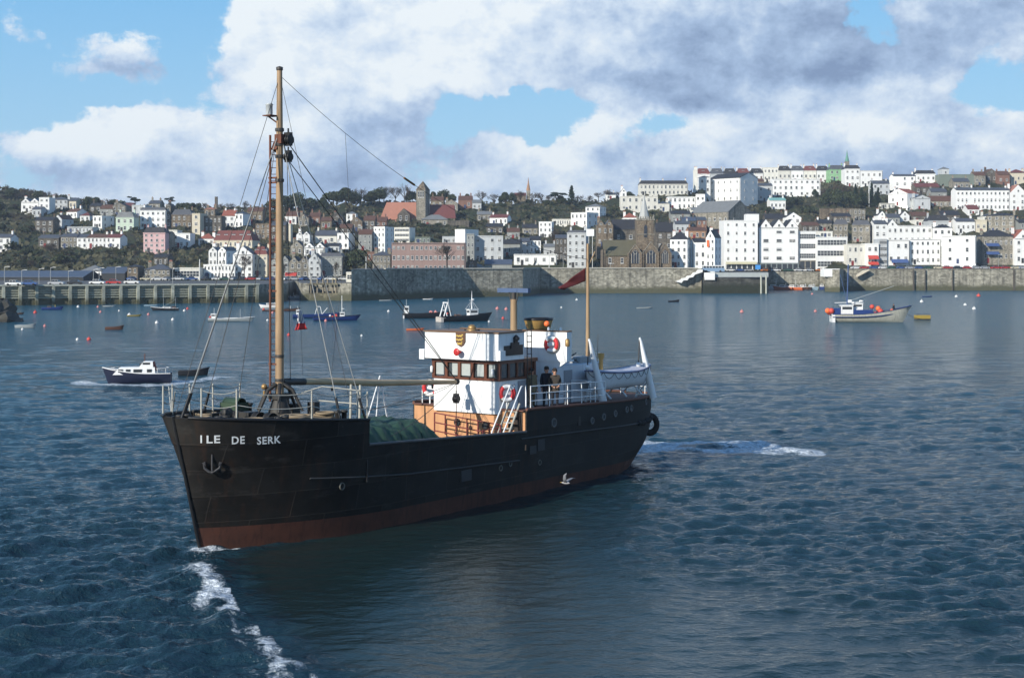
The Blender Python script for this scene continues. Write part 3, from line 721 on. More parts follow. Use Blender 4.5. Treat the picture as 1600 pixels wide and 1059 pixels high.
# red hand rail across the hatch end
RR_ = mat('dull_red_rail', (.16, .03, .028), .6, .15, 3)
k = MB()
def railset(k, pts, zs, r=.025, posts=None, base=None):
    for z in zs: k.tube([(p[0], p[1], p[2] + z) for p in pts], r, 6)
    for p in (posts or pts): k.tube([(p[0], p[1], p[2] + (base or 0)), (p[0], p[1], p[2] + max(zs))], r * 1.15, 6)
for t_, l0, l1, za, zb_ in [(15.15, -1.32, 2.27, 2.92, 2.60)]:
    pts = [Pl(t_, l0 + (l1 - l0) * i / 6, za + (zb_ - za) * i / 6 - .35) for i in range(7)]
    railset(k, pts, (.08, .45, .88), .030)
for l0 in (1.95,):
    pts = [Pl(14.3, l0, 2.05), Pl(15.4, l0, 2.05), Pl(15.4, l0 + .7, 2.05)]; railset(k, pts, (.5, .9), .026)
k.build('handrail', RR_, ship)
# ---- deckhouse
dh_pts = [(15.72, -1.8), (15.72, 1.8), (18.6, 1.8), (18.6, -1.8)]
def pr(k, pts, z0, z1, m=0): k.prism([(p[0], -p[1]) for p in pts], z0, z1, m)
k = MB(); pr(k, dh_pts, 3.5, 4.95); wh = k.build('wheelhouse', WPAINT, ship)
WOOD = mat('varnished_teak', (.12, .042, .022), .4, .25, 3, streak=.2)
k = MB()  # band of windows: posts, sill, head
k.box(Pl(17.15, 0, 5.0), (2.98, 3.72, .1)); k.box(Pl(17.15, 0, 5.77), (2.98, 3.76, .16))
for i in range(6):
    l = -1.8 + 3.6 * i / 5; k.box(Pl(15.74, l, 5.38), (.12, .15, .7))
for t in (16.45, 17.1, 17.75, 18.5): k.box(Pl(t, 1.78, 5.38), (.14, .1, .7)); k.box(Pl(t, -1.78, 5.38), (.14, .1, .7))
k.box(Pl(18.2, 0, 5.38), (.6, 3.5, .7))
wb = k.build('window_band', WOOD, wh)
k = MB(); k.box((0, 0, 0), (.03, .56, .62)); fme = k.mesh('pane', [mat('wheelhouse_glass', (.05, .06, .065), .08, .2, 2, spec=.9)])
for i in range(5): inst('pane', fme, wb, Pl(15.80, -1.44 + .72 * i, 5.38))
k = MB(); k.box((0, 0, 0), (.52, .03, .62)); fm2 = k.mesh('pane', [MC['wheelhouse_glass']])
for t in (16.12, 16.78, 17.42): inst('pane', fm2, wb, Pl(t, 1.76, 5.38))
for i, w_ in ((0, .42), (1, .36), (2, .5), (3, .46), (4, .3)):
    k = MB(); k.box(Pl(15.775, -1.44 + .72 * i + (.1 if i % 2 else -.05), 5.40), (.02, w_, .56)); k.build('curtain', mat('pale_curtain', (.36, .39, .38), .8, .15, 4), wb)
# dark back so the band is not see-through
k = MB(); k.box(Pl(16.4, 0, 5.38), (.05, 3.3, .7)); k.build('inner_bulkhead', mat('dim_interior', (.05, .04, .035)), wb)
# upper bulwark / monkey island
k = MB(); pr(k, [(15.35, -2.02), (15.35, 2.02), (17.35, 2.02), (17.35, -2.02)], 5.86, 7.04); ub = k.build('bridge_box', WPAINT, ship)
k = MB(); pr(k, [(15.29, -2.08), (15.29, 2.08), (17.4, 2.08), (17.4, -2.08)], 7.045, 7.10); k.build('roof_edge', mat('varnished_trim', (.16, .085, .04), .5, .2, 3), ub)
k = MB(); pr(k, [(15.28, -2.3), (15.28, -2.03), (15.9, -2.03), (15.9, -2.3)], 5.8, 6.25); k.build('light_shelf', WPAINT, ub); k = MB(); pr(k, [(15.36, 2.03), (15.36, 2.12), (15.75, 2.12), (15.75, 2.03)], 5.88, 6.3); k.build('light_shelf', WPAINT, ub)
# crest: shield with three beasts in gold
k = MB(); sh = [(-.26, .36), (.26, .36), (.26, -.1), (.16, -.27), (0, -.36), (-.16, -.27), (-.26, -.1)]
k.extr([Pl(15.33, p[0], 6.74 + p[1] * .9) for p in sh], (-.03, 0, 0)); cr = k.build('crest', mat('crest_ground', (.10, .05, .03), .6), ub)
for z0 in (6.90, 6.73, 6.56):
    k = MB()
    for s_ in ((-.17, .0, .2, .07), (.02, .01, .18, .075), (.15, .06, .09, .08), (-.12, -.045, .04, .06), (.0, -.045, .04, .06), (.12, -.045, .04, .06), (-.21, .05, .03, .09)):
        w_ = .62 if z0 < 6.6 else .82; k.box(Pl(15.29, s_[0] * w_, z0 + s_[1] * .8), (.02, s_[2] * w_, s_[3] * .62))
    k.build('gold_beast', mat('gold_paint', (.60, .42, .10), .4, .1, 5), cr)
k = MB(); k.lathe([(.02, -.02), (.16, -.02), (.17, .0), (.12, .03), (.07, .25), (.05, .3)], Pl(15.05, -.02, 6.2), 18, 0, True, 'x'); k.build('horn', mat('signal_red', (.45, .03, .03), .4, .1, 4), ub)
# port side lamp recess
k = MB(); pr(k, [(15.75, 2.03), (15.75, 2.06), (17.2, 2.06), (17.2, 2.03)], 6.06, 6.5); k.box(Pl(16.55, 2.07, 6.5), (.6, .06, .25)); k.box(Pl(16.6, 2.07, 6.68), (.25, .08, .25)); k.lathe([(.14, 0), (.16, .1), (.05, .22), (.001, .24)], Pl(16.6, 2.1, 6.72), 10); k.build('sidelight_screen', BLACKP, ub)
k = MB(); k.sph((0, 0, 0), .19, 8, 0, .8); k.lathe([(.25, -.16), (.25, -.08), (.15, -.02)], (0, 0, 0), 12); o = k.build('compass_dome', mat('brass', (.35, .22, .09), .45, .2, 4, metal=.5), ub); o.location = Pl(16.3, -.1, 7.22)
k = MB()
k.box(Pl(16.3, -.1, 7.13), (.16, .75, .06)); k.build('dome_bracket', BLACKP, ub); k = MB(); k.tube([Pl(16.5, -1.55, 7.1), Pl(16.5, -1.5, 7.55)], .012, 5); k.build('whip_aerial', BLACKP, ub)
for l_ in (-1.86, 1.5): 
    k = MB(); k.lathe([(.05, 0), (.07, .02), (.07, .25), (.03, .3)], Pl(15.64, l_, 5.2), 8); k.build('deck_lamp', WPAINT, wh)
k = MB(); k.box(Pl(17.45, 1.83, 4.2), (.6, .05, 1.35)); k.build('door', mat('grey_door', (.30, .31, .33), .6, .1, 2), wh)
# ladder on the port side of the wheelhouse
k = MB()
for dt in (0, .34): k.tube([Pl(17.5 + dt, 2.1, 3.6), Pl(17.5 + dt, 2.06, 7.4)], .025, 6)
for i in range(13): k.tube([Pl(17.5, 2.1, 3.9 + .27 * i), Pl(17.84, 2.1, 3.9 + .27 * i)], .018, 5)
k.build('ladder', mat('dark_steel', (.05, .045, .04), .5, .2, 3), wh)
# after bridge screen and casing
k = MB(); pr(k, [(19.3, -3.0), (19.3, .55), (19.38, .55), (19.38, -3.0)], 5.72, 7.0); pr(k, [(19.3, .55), (19.3, 3.02), (19.38, 3.02), (19.38, .55)], 5.72, 7.0)
pr(k, [(19.38, 2.94), (19.38, 3.02), (19.7, 3.02), (19.7, 2.94)], 5.72, 7.0); pr(k, [(19.38, -3.02), (19.38, -2.94), (19.7, -2.94), (19.7, -3.02)], 5.72, 7.0)
pr(k, [(19.3, -3.02), (19.3, 3.02), (19.9, 3.02), (19.9, -3.02)], 5.64, 5.73); aft = k.build('bridge_screen', WPAINT, ship)
k = MB(); k.tube([Pl(19.3, -3.0, 7.02), Pl(19.3, 3.02, 7.02), Pl(19.7, 3.02, 7.02)], .035, 6); k.build('screen_rail', MC['varnished_trim'], aft)
k = MB(); k.extr([Pl(19.34, 3.0, 5.66), Pl(19.34, 2.3, 5.2), Pl(19.34, 1.5, 4.7), Pl(19.34, 1.0, 3.7), Pl(19.34, .5, 3.7), Pl(19.34, .5, 5.66)], (.08, 0, 0)); k.build('bracket', WPAINT, aft)
k = MB(); pr(k, [(19.4, -1.5), (19.4, 1.35), (25.2, 1.35), (25.2, -1.5)], 3.4, 5.25); pr(k, [(18.6, -1.4), (18.6, 1.2), (19.4, 1.2), (19.4, -1.4)], 3.4, 5.7); cas = k.build('engine_casing', mat('cool_white_paint', (.62, .64, .66), .6, .1, 1, streak=.2), ship)
k = MB(); k.box(Pl(22.0, 1.37, 4.3), (.7, .04, 1.5)); k.build('door', MC['grey_door'], cas)
# funnel: wide, buff, with a black top
k = MB()
def oval(z, a, b): return [Pl(20.7 + a * math.cos(2 * math.pi * i / 24), .55 + b * math.sin(2 * math.pi * i / 24), z) for i in range(25)]
k.grid([oval(5.7, .55, .42), oval(6.9, .58, .45), oval(7.04, .58, .45), oval(7.06, .66, .52), oval(7.40, .76, .62), oval(7.43, .80, .65), oval(7.55, .80, .65), oval(7.55, .62, .48), oval(7.3, .62, .48)], mf=lambda i, j: 1 if (i >= 5 or i < 2) else 0)
k.build('funnel', [mat('buff_funnel_paint', (.50, .30, .09), .5, .15, 2), BLACKP], ship)
k = MB(); k.sph(Pl(20.2, 1.35, 7.3), .14, 8); k.build('float_ball', mat('orange_float', (.8, .16, .04), .5), ship)
k = MB()
for l_, t_ in ((1.9, 19.5), (2.5, 19.6)): k.lathe([(.05, 0), (.05, .12), (.02, .16)], Pl(t_, l_, 7.03), 8)
k.build('navigation_lamp', WPAINT, aft)
k = MB(); k.lathe([(.09, 0), (.11, .05), (.11, .3), (.04, .36)], Pl(19.2, 3.12, 6.35), 8); k.build('side_lamp', mat('brass', (.35, .22, .09)), aft)
# radar mast
MASTW = mat('varnished_spar', (.33, .22, .12), .5, .2, 1.5, streak=.3)
k = MB(); k.tube([Pl(18.9, .38, 5.5), Pl(18.9, .38, 8.45)], [.17, .15], 12); rm = k.build('radar_mast', MASTW, ship)
k = MB()
for s_ in (-1, 1): k.tube([Pl(18.9, .38 + .14 * s_, 8.3), Pl(18.9, .38 + .26 * s_, 8.75)], .03, 6)
k.lathe([(.11, 0), (.11, .35)], Pl(18.9, .38, 8.4), 8); k.build('radar_bracket', mat('dark_steel', (.05, .045, .04)), rm)
k = MB(); k.box(Pl(18.9, .38, 8.86), (.2, 1.72, .2), 0); k.box(Pl(18.9, .38, 8.86), (.24, .5, .16)); k.build('radar_scanner', mat('blue_grey_radar', (.06, .10, .19), .5, .1, 3), rm)
# foremast
TM = 3.97
k = MB(); k.tube([Pl(TM, 0, 3.8), Pl(TM, 0, 9), Pl(TM, 0, 15.0), Pl(TM, 0, 17.35)], [.165, .155, .125, .10], 14); fm = k.build('foremast', mat('foremast_pine', (.33, .22, .125), .6, .25, .9, streak=.35), ship)
k = MB(); k.lathe([(.12, 0), (.13, .03), (.13, .12), (.02, .16)], Pl(TM, 0, 17.33), 10)
for z_ in (15.1, 14.55, 14.1, 13.2, 6.6, 5.7): k.lathe([(.17, -.06), (.175, 0), (.17, .06)], Pl(TM, 0, z_), 12)
k.build('mast_band', mat('dark_steel', (.05, .045, .04)), fm)
k = MB(); yl = .0
lad_l = -.29; lad_t = TM - .2    # stringer appears left of the mast
k.tube([Pl(lad_t, lad_l, 4.9), Pl(lad_t, lad_l, 14.9)], .045, 6)
for i in range(40): z_ = 5.1 + .245 * i; k.tube([Pl(lad_t, lad_l, z_), Pl(TM, -.1, z_)], .013, 4)
for z_ in (6.3, 9.05, 13.3, 13.12): k.box(Pl(TM - .1, -.22, z_), (.12, .42, .06))
k.build('mast_ladder', mat('rusty_iron', (.13, .05, .03), .8, .3, 3), fm)
k = MB(); k.box(Pl(TM - .22, -.22, 15.62), (.5, .42, .04)); k.tube([Pl(TM - .05, -.05, 15.35), Pl(TM - .3, -.3, 15.6)], .03, 5); k.build('lamp_platform', MC['rusty_iron'], fm)
k = MB(); k.lathe([(.12, 0), (.13, .04), (.13, .36), (.16, .38), (.10, .44)], Pl(TM - .27, -.27, 15.65), 12); k.build('masthead_lamp', mat('grey_lamp', (.42, .45, .46), .4, .1, 4), fm)
k = MB(); k.box(Pl(TM, .05, 14.75), (.3, .34, .35)); k.box(Pl(TM, -.12, 14.45), (.25, .3, .3), 0, 0, .4); k.build('crosstree', MC['rusty_iron'], fm)
def block(t, l, z, s=1.0, parent=None):
    k = MB(); 
    for d in (-.09, 0, .09): k.lathe([(.001, -.025), (.15, -.03), (.17, 0), (.15, .03), (.001, .025)], (0, d, 0), 12, 0, True, 'y')
    k.box((0, 0, .02), (.14, .24, .42)); k.tube([(0, 0, .2), (0, 0, .36)], .03, 5)
    o = k.build('pulley_block', BLACKP, parent or fm); o.location = Pl(t, l, z); o.scale = (s, s, s); return o
block(TM + .15, .3, 14.72, 1.2); block(TM + .15, .3, 14.08, 1.05); block(TM + .05, -.12, 14.45, .7)
# boom
BT = Pl(15.1, 0, 4.88)
k = MB(); k.tube([Pl(TM + .3, 0, 5.62), Pl(TM + 3, 0, 5.45), Pl(9.5, 0, 5.22), BT], [.11, .14, .14, .09], 12); bo = k.build('cargo_boom', mat('weathered_boom', (.50, .36, .21), .65, .2, 1.2), ship)
k = MB(); k.tube([Pl(TM + .15, 0, 5.63), Pl(TM + 1.35, 0, 5.55)], .135, 10); k.box(Pl(TM + .3, 0, 5.6), (.4, .2, .3)); k.build('gooseneck', mat('dark_steel', (.05, .045, .04)), bo)
k = MB(); k.tube([Pl(15.0, 0, 4.75), Pl(15.0, .0, 4.3)], .02, 5); k.build('fall', mat('rust_wire', (.09, .04, .03)), bo)
block(15.0, 0, 4.15, 1.0, bo)
k = MB(); k.tube([Pl(15.0, 0, 4.0), Pl(15.0, 0, 2.95), Pl(15.0, .05, 2.75), Pl(15.0, -.03, 2.6), Pl(15.0, -.1, 2.72)], .022, 6); k.sph(Pl(15, 0, 3.2), .10, 7); k.build('cargo_hook', mat('rust_wire', (.09, .04, .03)), bo)
k = MB(); k.sph(Pl(15.05, 0, 4.9), .14, 6); k.tube([Pl(6.9, 0, 5.25), Pl(6.9, 0, 5.08)], .05, 6); k.tube([Pl(13.3, 0, 4.9), Pl(13.3, 0, 4.72)], .05, 6); k.build('boom_fitting', BLACKP, bo)
# standing rigging
WIRE = mat('galvanised_wire', (.30, .30, .28), .5, .15, 2); DW = mat('tarred_wire', (.05, .045, .04), .6, .2, 2)
def wire(a, b, r=.016, m=None, sag=0, name='stay'):
    k = MB(); n = 10; a = Vector(a); b = Vector(b)
    k.tube([a.lerp(b, i / n) - Vector((0, 0, sag * 4 * (i / n) * (1 - i / n))) for i in range(n + 1)], r, 5); return k.build(name, m or WIRE, fm)
top = 17.1; hb = 14.85
wire(Pl(TM, 0, top), Pl(-.9, -.25, 4.85), .011, DW); wire(Pl(TM - .1, 0, hb), Pl(-.8, 0, 4.85), .018)
wire(Pl(TM, -.1, hb), Pl(1.2, -2.1, 4.6), .016, DW); wire(Pl(TM, -.1, hb), Pl(2.6, -2.6, 4.5), .014, DW); wire(Pl(TM, -.15, hb), Pl(4.6, -2.9, 4.4), .012, DW)
wire(Pl(TM, .1, hb), Pl(4.1, 2.9, 4.45), .018); wire(Pl(TM, .1, hb), Pl(5.4, 2.98, 4.35), .018)
wire(Pl(TM, .02, top), Pl(5.6, 2.2, 4.4), .009, DW)
for (t_, l_, z_, tt, ll_) in [(-.8, 0, 4.85, TM, 0), (1.2, -2.1, 4.6, TM, -.1), (4.1, 2.9, 4.45, TM, .1), (5.4, 2.98, 4.35, TM, .1), (2.6, -2.6, 4.5, TM, -.1)]:
    a_ = Vector(Pl(t_, l_, z_)); b_ = Vector(Pl(tt, ll_, hb)); d_ = (b_ - a_).normalized(); k = MB()
    k.tube([a_ - d_ * .35, a_ + d_ * .75], .05, 6); k.build('rigging_screw', BLACKP, fm)
wire(Pl(TM + .15, .3, 14.6), BT, .020, DW); wire(Pl(TM + .15, .3, 13.95), BT, .018, DW)
wire(Pl(TM + .2, .2, 14.0), Pl(TM + .5, .1, 5.0), .012, DW)
# boom guys down to the bulwarks
wire(BT, Pl(7.0, 2.9, 3.5), .014, DW, .25, 'boom_guy'); wire(BT, Pl(7.5, -2.9, 3.5), .014, DW, .25, 'boom_guy'); wire(Pl(15, 0, 4.85), Pl(5.6, 2.2, 4.6), .012, DW, .3, 'boom_guy')
# wireless aerial with insulator and down lead
AT = Pl(26.2, 0, 10.3)
k = MB(); a_ = Vector(Pl(TM, 0, 17.15)); b_ = Vector(AT)
pts = [a_.lerp(b_, i / 24) - Vector((0, 0, 5.4 * (i / 24) * (1 - i / 24))) for i in range(25)]
k.tube(pts, .011, 4); k.build('aerial_wire', DW, fm)
k = MB(); k.tube([pts[4], pts[4] + Vector((.25, 0, -3)), Vector(Pl(6.6, .2, 5.5))], .009, 4); k.build('aerial_lead', DW, fm)
k = MB(); k.tube([pts[8], pts[8].lerp(pts[9], .75)], .045, 6); k.build('insulator', mat('brown_insulator', (.22, .11, .04)), fm)
# mizzen pole
TA = 26.0
k = MB(); k.tube([Pl(TA, 0, 3.5), Pl(TA, 0, 7), Pl(TA, 0, 11.1)], [.12, .10, .06], 10); mz = k.build('ensign_mast', MASTW, ship)
k = MB(); k.tube([Pl(TA, 0, 9.9), Pl(TA + .32, .22, 10.7)], .03, 6); k.build('gaff', MASTW, mz)
# railings -------------------------------------------------------------
def deck_rail(name, P_, hts, r=.022, m=None, every=1):
    k = MB()
    for h in hts: k.tube([(p[0], p[1], p[2] + h) for p in P_], r, 6)
    for i, p in enumerate(P_):
        if i % every == 0: k.tube([(p[0], p[1], p[2] - .05), (p[0], p[1], p[2] + hts[-1] + .02)], r * 1.2, 6)
    return k.build(name, m or WPAINT, ship)
# bow stanchions with slack wires
WORN = mat('worn_white_rail', (.38, .37, .32), .7, .2, 4)
def bowrail(side, ts, hh=1.05):
    base = [Pl(t, side * (half(t, zF(t)) - .06), zF(t)) for t in ts]
    for p in base:
        k = MB(); k.tube([(p[0], p[1], p[2] - .05), (p[0], p[1], p[2] + hh)], .032, 6); k.build('stanchion', WORN, ship)
    k = MB()
    for h in (.5, .98):
        pts = []
        for a_, b_ in zip(base[:-1], base[1:]):
            for i in range(6): q = Vector(a_).lerp(Vector(b_), i / 6); pts.append((q.x, q.y, q.z + h - .12 * 4 * (i / 6) * (1 - i / 6)))
        q = base[-1]; pts.append((q[0], q[1], q[2] + h)); k.tube(pts, .018, 5)
    k.build('guard_wire', WORN, ship)
bowrail(1, [-.85, .05, 2.75, 4.9, 5.45]); bowrail(-1, [-.8, .5, 1.8, 3.3, 4.9])
k = MB(); k.tube([Pl(-.9, -.5, 4.9), Pl(-.3, -1.3, 5.7)], .02, 5); k.tube([Pl(-.9, -.3, 5.6), Pl(0, -1.4, 4.9)], .02, 5); k.build('guard_wire', WORN, ship)
# white frame uprights abaft the forecastle
k = MB()
for l_ in (2.8, 2.35):
    k.tube([Pl(5.3, l_, 4.2), Pl(5.4, l_ - .05, 5.55)], .05, 6)
k.tube([Pl(5.3, 2.8, 4.85), Pl(5.4, -2.6, 4.9)], .025, 5); k.tube([Pl(5.3, 2.8, 5.35), Pl(5.0, 1.2, 5.45), Pl(4.4, .3, 5.1)], .02, 5)
k.build('frame', WORN, ship)
# starboard shroud ladder aft of the hatch (white tripod seen by the life ring)
k = MB()
for l_, t_ in ((-2.85, 12.2), (-2.85, 12.9), (-2.8, 13.7)): k.tube([Pl(t_, l_, 3.0), Pl(13.2, -2.85, 5.15)], .03, 5)
k.build('boat_fall_frame', WPAINT, ship)
# poop rails, port and starboard
for side in (1, -1):
    ts_ = [16.4, 17.9, 19.4, 20.6, 21.8, 22.7]
    deck_rail('railing', [Pl(t, side * (half(t, 3.6) - .12), zP(t)) for t in ts_], (.36, .68, 1.0))
deck_rail('railing', [Pl(19.9, 2.55, zP(20)), Pl(20.0, 1.5, zP(20))], (.5, 1.0))
deck_rail('railing', [Pl(22.2, 2.5, zP(22)), Pl(22.2, 1.45, zP(22))], (.5, 1.0))
stern_pts = [Pl(t, s_ * (half(t, 3.3) - .15), zP(t)) for s_, t in ((1, 28.6), (1, 29.4), (1, 30.0), (-1, 30.3), (-1, 29.6), (-1, 28.2), (-1, 26.5), (-1, 24.8))]
deck_rail('railing', stern_pts, (.36, .68, 1.0), .02)
# stair from main deck to poop with white handrails
k = MB()
for dl in (0, .55):
    l_ = 2.15 + dl
    k.tube([Pl(14.7, l_, 2.1), Pl(16.0, l_, 4.0)], .05, 6)
for i in range(7):
    f = i / 7; k.box(Pl(14.75 + 1.3 * f, 2.42, 2.3 + 1.6 * f), (.2, .5, .03))
k.build('stair', WORN, ship)
k = MB()
for l_ in (2.15, 2.75):
    k.tube([Pl(14.5, l_, 2.35), Pl(14.7, l_, 2.9), Pl(16.05, l_, 4.75), Pl(16.4, l_, 4.8), Pl(16.4, l_, 3.7)], .032, 6)
k.build('stair_handrail', WPAINT, ship)
# forecastle gear: windlass, rope coils, bollards, cleat horns round the mast
IRON = mat('greasy_black_iron', (.03, .028, .025), .6, .35, 3); GRG = mat('green_winch', (.03, .055, .03), .6, .3, 3)
k = MB()
for l_ in (-1.1, -.5, .5, 1.1): k.lathe([(.3, -.14), (.3, -.1), (.2, -.08), (.2, .08), (.3, .1), (.3, .14), (.001, .14)], Pl(2.35, l_, 4.38), 14, 0, True, 'y')
k.tube([Pl(2.35, -1.4, 4.38), Pl(2.35, 1.4, 4.38)], .08, 8); k.box(Pl(2.35, .0, 4.25), (.5, .5, .8)); k.box(Pl(2.1, -1.4, 4.2), (.6, .15, .7)); k.box(Pl(2.1, 1.35, 4.2), (.6, .15, .7)); k.build('windlass', IRON, ship)
k = MB(); k.box(Pl(3.0, -1.4, 4.5), (.7, .8, .75)); k.lathe([(.25, -.4), (.25, .4), (.001, .4)], Pl(3.0, -1.4, 4.8), 12, 0, True, 'y'); k.build('winch', GRG, ship)
k = MB(); rr = random.Random(9)
for (t_, l_, R_) in [(1.5, 1.1, .5), (3.2, 1.5, .66), (3.3, 1.45, .52), (3.25, 1.5, .38), (4.7, 1.6, .46), (1.0, -1.0, .4), (2.0, -1.8, .5)]:
    for q in range(7): k.torus(Pl(t_ + rr.uniform(-.07, .07), l_ + rr.uniform(-.07, .07), 4.03 + .08 * q), R_ - .02 * q, .045, 18, 5)
k.build('rope_coil', rb, ship)
k = MB(); q = [Pl(1.4 + .9 * i / 12, 1.9 + .3 * math.sin(i * .9), 4.05 + .38 * math.sin(math.pi * i / 12)) for i in range(13)]; k.tube(q, .05, 6); k.tube([Pl(2.3, 2.3, 4.45), Pl(3.1, 2.1, 4.5), Pl(4.2, 2.4, 4.35)], .05, 6); k.build('hawser', rb, ship)
for (t_, l_) in [(.3, 1.2), (.3, -1.2), (1.9, 2.1), (1.9, -2.1), (4.6, 2.5), (4.6, -2.4), (.75, .3)]:
    k = MB(); k.box(Pl(t_, l_, 4.02), (.55, .24, .06))
    for d_ in (-.18, .18): k.lathe([(.1, 0), (.1, .55), (.14, .57), (.14, .65), (.001, .66)], Pl(t_ + d_, l_, 4.0), 10)
    k.build('bollard', IRON, ship)
k = MB(); rr = random.Random(2)
k.lathe([(.42, 0), (.45, .5), (.3, .95), (.2, 1.2)], Pl(TM, 0, 3.95), 14); k.box(Pl(TM, 0, 5.1), (.7, .5, .2))
for a0 in (0, 1.1, 2.4, 3.4, 4.4, 5.5):
    ca, sa = math.cos(a0), math.sin(a0); k.tube([Pl(TM + .15 * ca, .15 * sa, 5.55), Pl(TM + .5 * ca, .5 * sa, 5.35), Pl(TM + .75 * ca, .75 * sa, 4.85), Pl(TM + .9 * ca, .9 * sa, 4.55)], [.08, .07, .06, .05], 6)
k.build('mast_fittings', IRON, fm)
k = MB(); k.box(Pl(TM + 1.0, .8, 4.5), (.3, .35, .7)); k.build('locker', IRON, ship); k = MB(); k.box(Pl(TM + 1.25, -.5, 4.4), (.4, .4, .6)); k.build('locker', IRON, ship); k = MB(); k.lathe([(.14, 0), (.14, .6), (.24, .75), (.22, 1.0), (.05, 1.02)], Pl(4.9, -.7, 4.0), 12); k.build('ventilator', IRON, ship); k = MB(); k.lathe([(.12, 0), (.12, .5), (.2, .65), (.18, .85), (.05, .9)], Pl(1.2, .1, 4.0), 12); k.build('ventilator', IRON, ship)
k = MB(); k.tube([Pl(TM - .3, -.5, 4.9), Pl(TM - .3, -.5, 5.3)], .05, 6); k.sph(Pl(TM - .3, -.5, 5.45), .12, 6); k.build('bell', mat('brass', (.35, .22, .09)), ship)
# aft odds and ends behind the people: coiled hose, skylight, lockers
k = MB(); k.box(Pl(24.2, .6, 5.4), (1.0, .8, .3)); k.box(Pl(22.6, -.2, 5.5), (.8, .9, .4))
k.build('skylight', mat('faded_grey_paint', (.3, .31, .31), .7, .15, 2), cas)
k = MB(); rr = random.Random(3)
for i in range(7): k.tube([Pl(20.6 + rr.uniform(0, 1.8), rr.uniform(.2, 1.2), 5.35 + rr.uniform(0, .15)), Pl(21.4 + rr.uniform(0, 1.8), rr.uniform(.2, 1.3), 5.45 + rr.uniform(0, .35)), Pl(22 + rr.uniform(0, 1.8), rr.uniform(.2, 1.2), 5.35)], .03, 5)
k.build('spare_gear', IRON, cas)
k = MB(); k.lathe([(.1, 0), (.1, .5), (.16, .6), (.16, .8)], Pl(24.8, 1.5, 4.9), 10); k.build('ventilator', mat('buff_funnel_paint', (.5, .3, .09)), cas)
for t_, l_ in ((24.6, -1.1), (25.3, .9)):
    k = MB(); k.tube([Pl(t_, l_, 3.6), Pl(t_ + .2, l_, 6.6)], .014, 5); k.build('whip_aerial', DW, cas)
# davits --------------------------------------------------------------
def davit(tb, name='davit'):
    k = MB(); l0 = 2.62
    z0 = zP(tb) - .05
    def pt(t, l, z): return Pl(t, l, z)
    a = [pt(tb, l0, z0), pt(tb - .28, l0 - .12, z0 + 1.2), pt(tb - .50, l0 - .26, z0 + 2.2), pt(tb - .62, l0 - .36, z0 + 2.85), pt(tb - .68, l0 - .38, z0 + 3.05)]
    k.tube(a, [.20, .165, .12, .09, .05], 8)
    k.tube([pt(tb - .05, l0 - .95, z0), pt(tb - .25, l0 - .3, z0 + 1.75)], .07, 6)
    k.tube([pt(tb, l0, z0 + .15), pt(tb - .05, l0 - .95, z0 + .12)], .05, 6)
    k.tube([pt(tb - .15, l0 - .15, z0 + .9), pt(tb - .08, l0 - .85, z0 + .2)], .04, 6)
    d = k.build(name, WPAINT, ship)
    k = MB(); p = a[-1]; k.tube([p, (p[0] - .12, p[1], p[2] - 1.25)], .03, 5); k.build('boat_fall', DW, d)
    k = MB(); k.sph((p[0] - .12, p[1], p[2] - 1.35), .13, 6); k.build('fall_block', WPAINT, d)
davit(23.15); davit(28.0)
k = MB()
for t_ in (23.9, 25.4, 26.9): k.tube([Pl(t_, 1.4, 3.55), Pl(t_, 2.0, 4.15), Pl(t_, 2.6, 3.6)], .045, 6)
k.build('boat_chock', WPAINT, ship)
# lifeboat
def boat_hull(k, L, B, H, nS=20, nV=8, transom=0.0, rake=.12, sheer=.25, m=0, x0=None):
    rows_ = []
    for i in range(nS):
        u = i / (nS - 1)
        fw = (1 - (2 * u - 1) ** 2 if not transom else (1 - u ** 2.4)) if not transom else (transom + (1 - transom) * min(1, (u / .35)) ** .7 if u < .35 else (1 - ((u - .35) / .65) ** 2.3))
        fw = max(fw, .0) ** (.62)
        zt = H * (1 + sheer * ((2 * u - 1) ** 2 if not transom else max(0, u - .3) ** 2 * 2))
        row = []
        for j in range(-nV, nV + 1):
            a_ = j / nV; s_ = math.sin(a_ * math.pi / 2); c_ = math.cos(a_ * math.pi / 2)
            w_ = abs(s_) ** .75 * (1 if s_ >= 0 else -1) * B / 2 * fw; zz = zt * (1 - c_ ** 1.2)
            x = (u - .5) * L + rake * L * (u - .5) * 2 * (zz / H) * .5 * (1 if u > .5 else (0 if transom else 1))
            row.append((x, w_, zz))
        rows_.append(row)
    k.grid(rows_, m)
    if transom: k.add(rows_[0], [tuple(range(len(rows_[0])))], m)
    return rows_
lb = empty('lifeboat', S2W(25.55, 2.05, 3.98), SHIP_RZ + math.pi, 'white wooden lifeboat hanging from davits at the stern of the black ship', 'lifeboat')
k = MB(); rw = boat_hull(k, 5.2, 1.55, .82, 26, 10); lbh = k.build('hull', mat('lifeboat_white', (.74, .76, .78), .6, .1, 2, .2, 6, streak=.2), lb); md = lbh.modifiers.new('t', 'SOLIDIFY'); md.thickness = .04
k = MB()
for sgn in (0, -1): k.tube([(p[0][0] if 0 else row[sgn][0], row[sgn][1] * 1.02, row[sgn][2]) for row in rw for p in [row]], .045, 6)
k.build('gunwale', mat('blue_grey_rail_paint', (.16, .17, .26), .6), lb)
k = MB(); rows_ = [[(row[0][0], row[0][1] * .98 * v, row[0][2] + .02 + .07 * (1 - v * v)) for v in (-1, -.5, 0, .5, 1)] for row in rw]; k.grid(rows_); k.build('boat_cover', mat('lilac_grey_canvas', (.42, .43, .48), .8, .15, 3), lb)
k = MB()
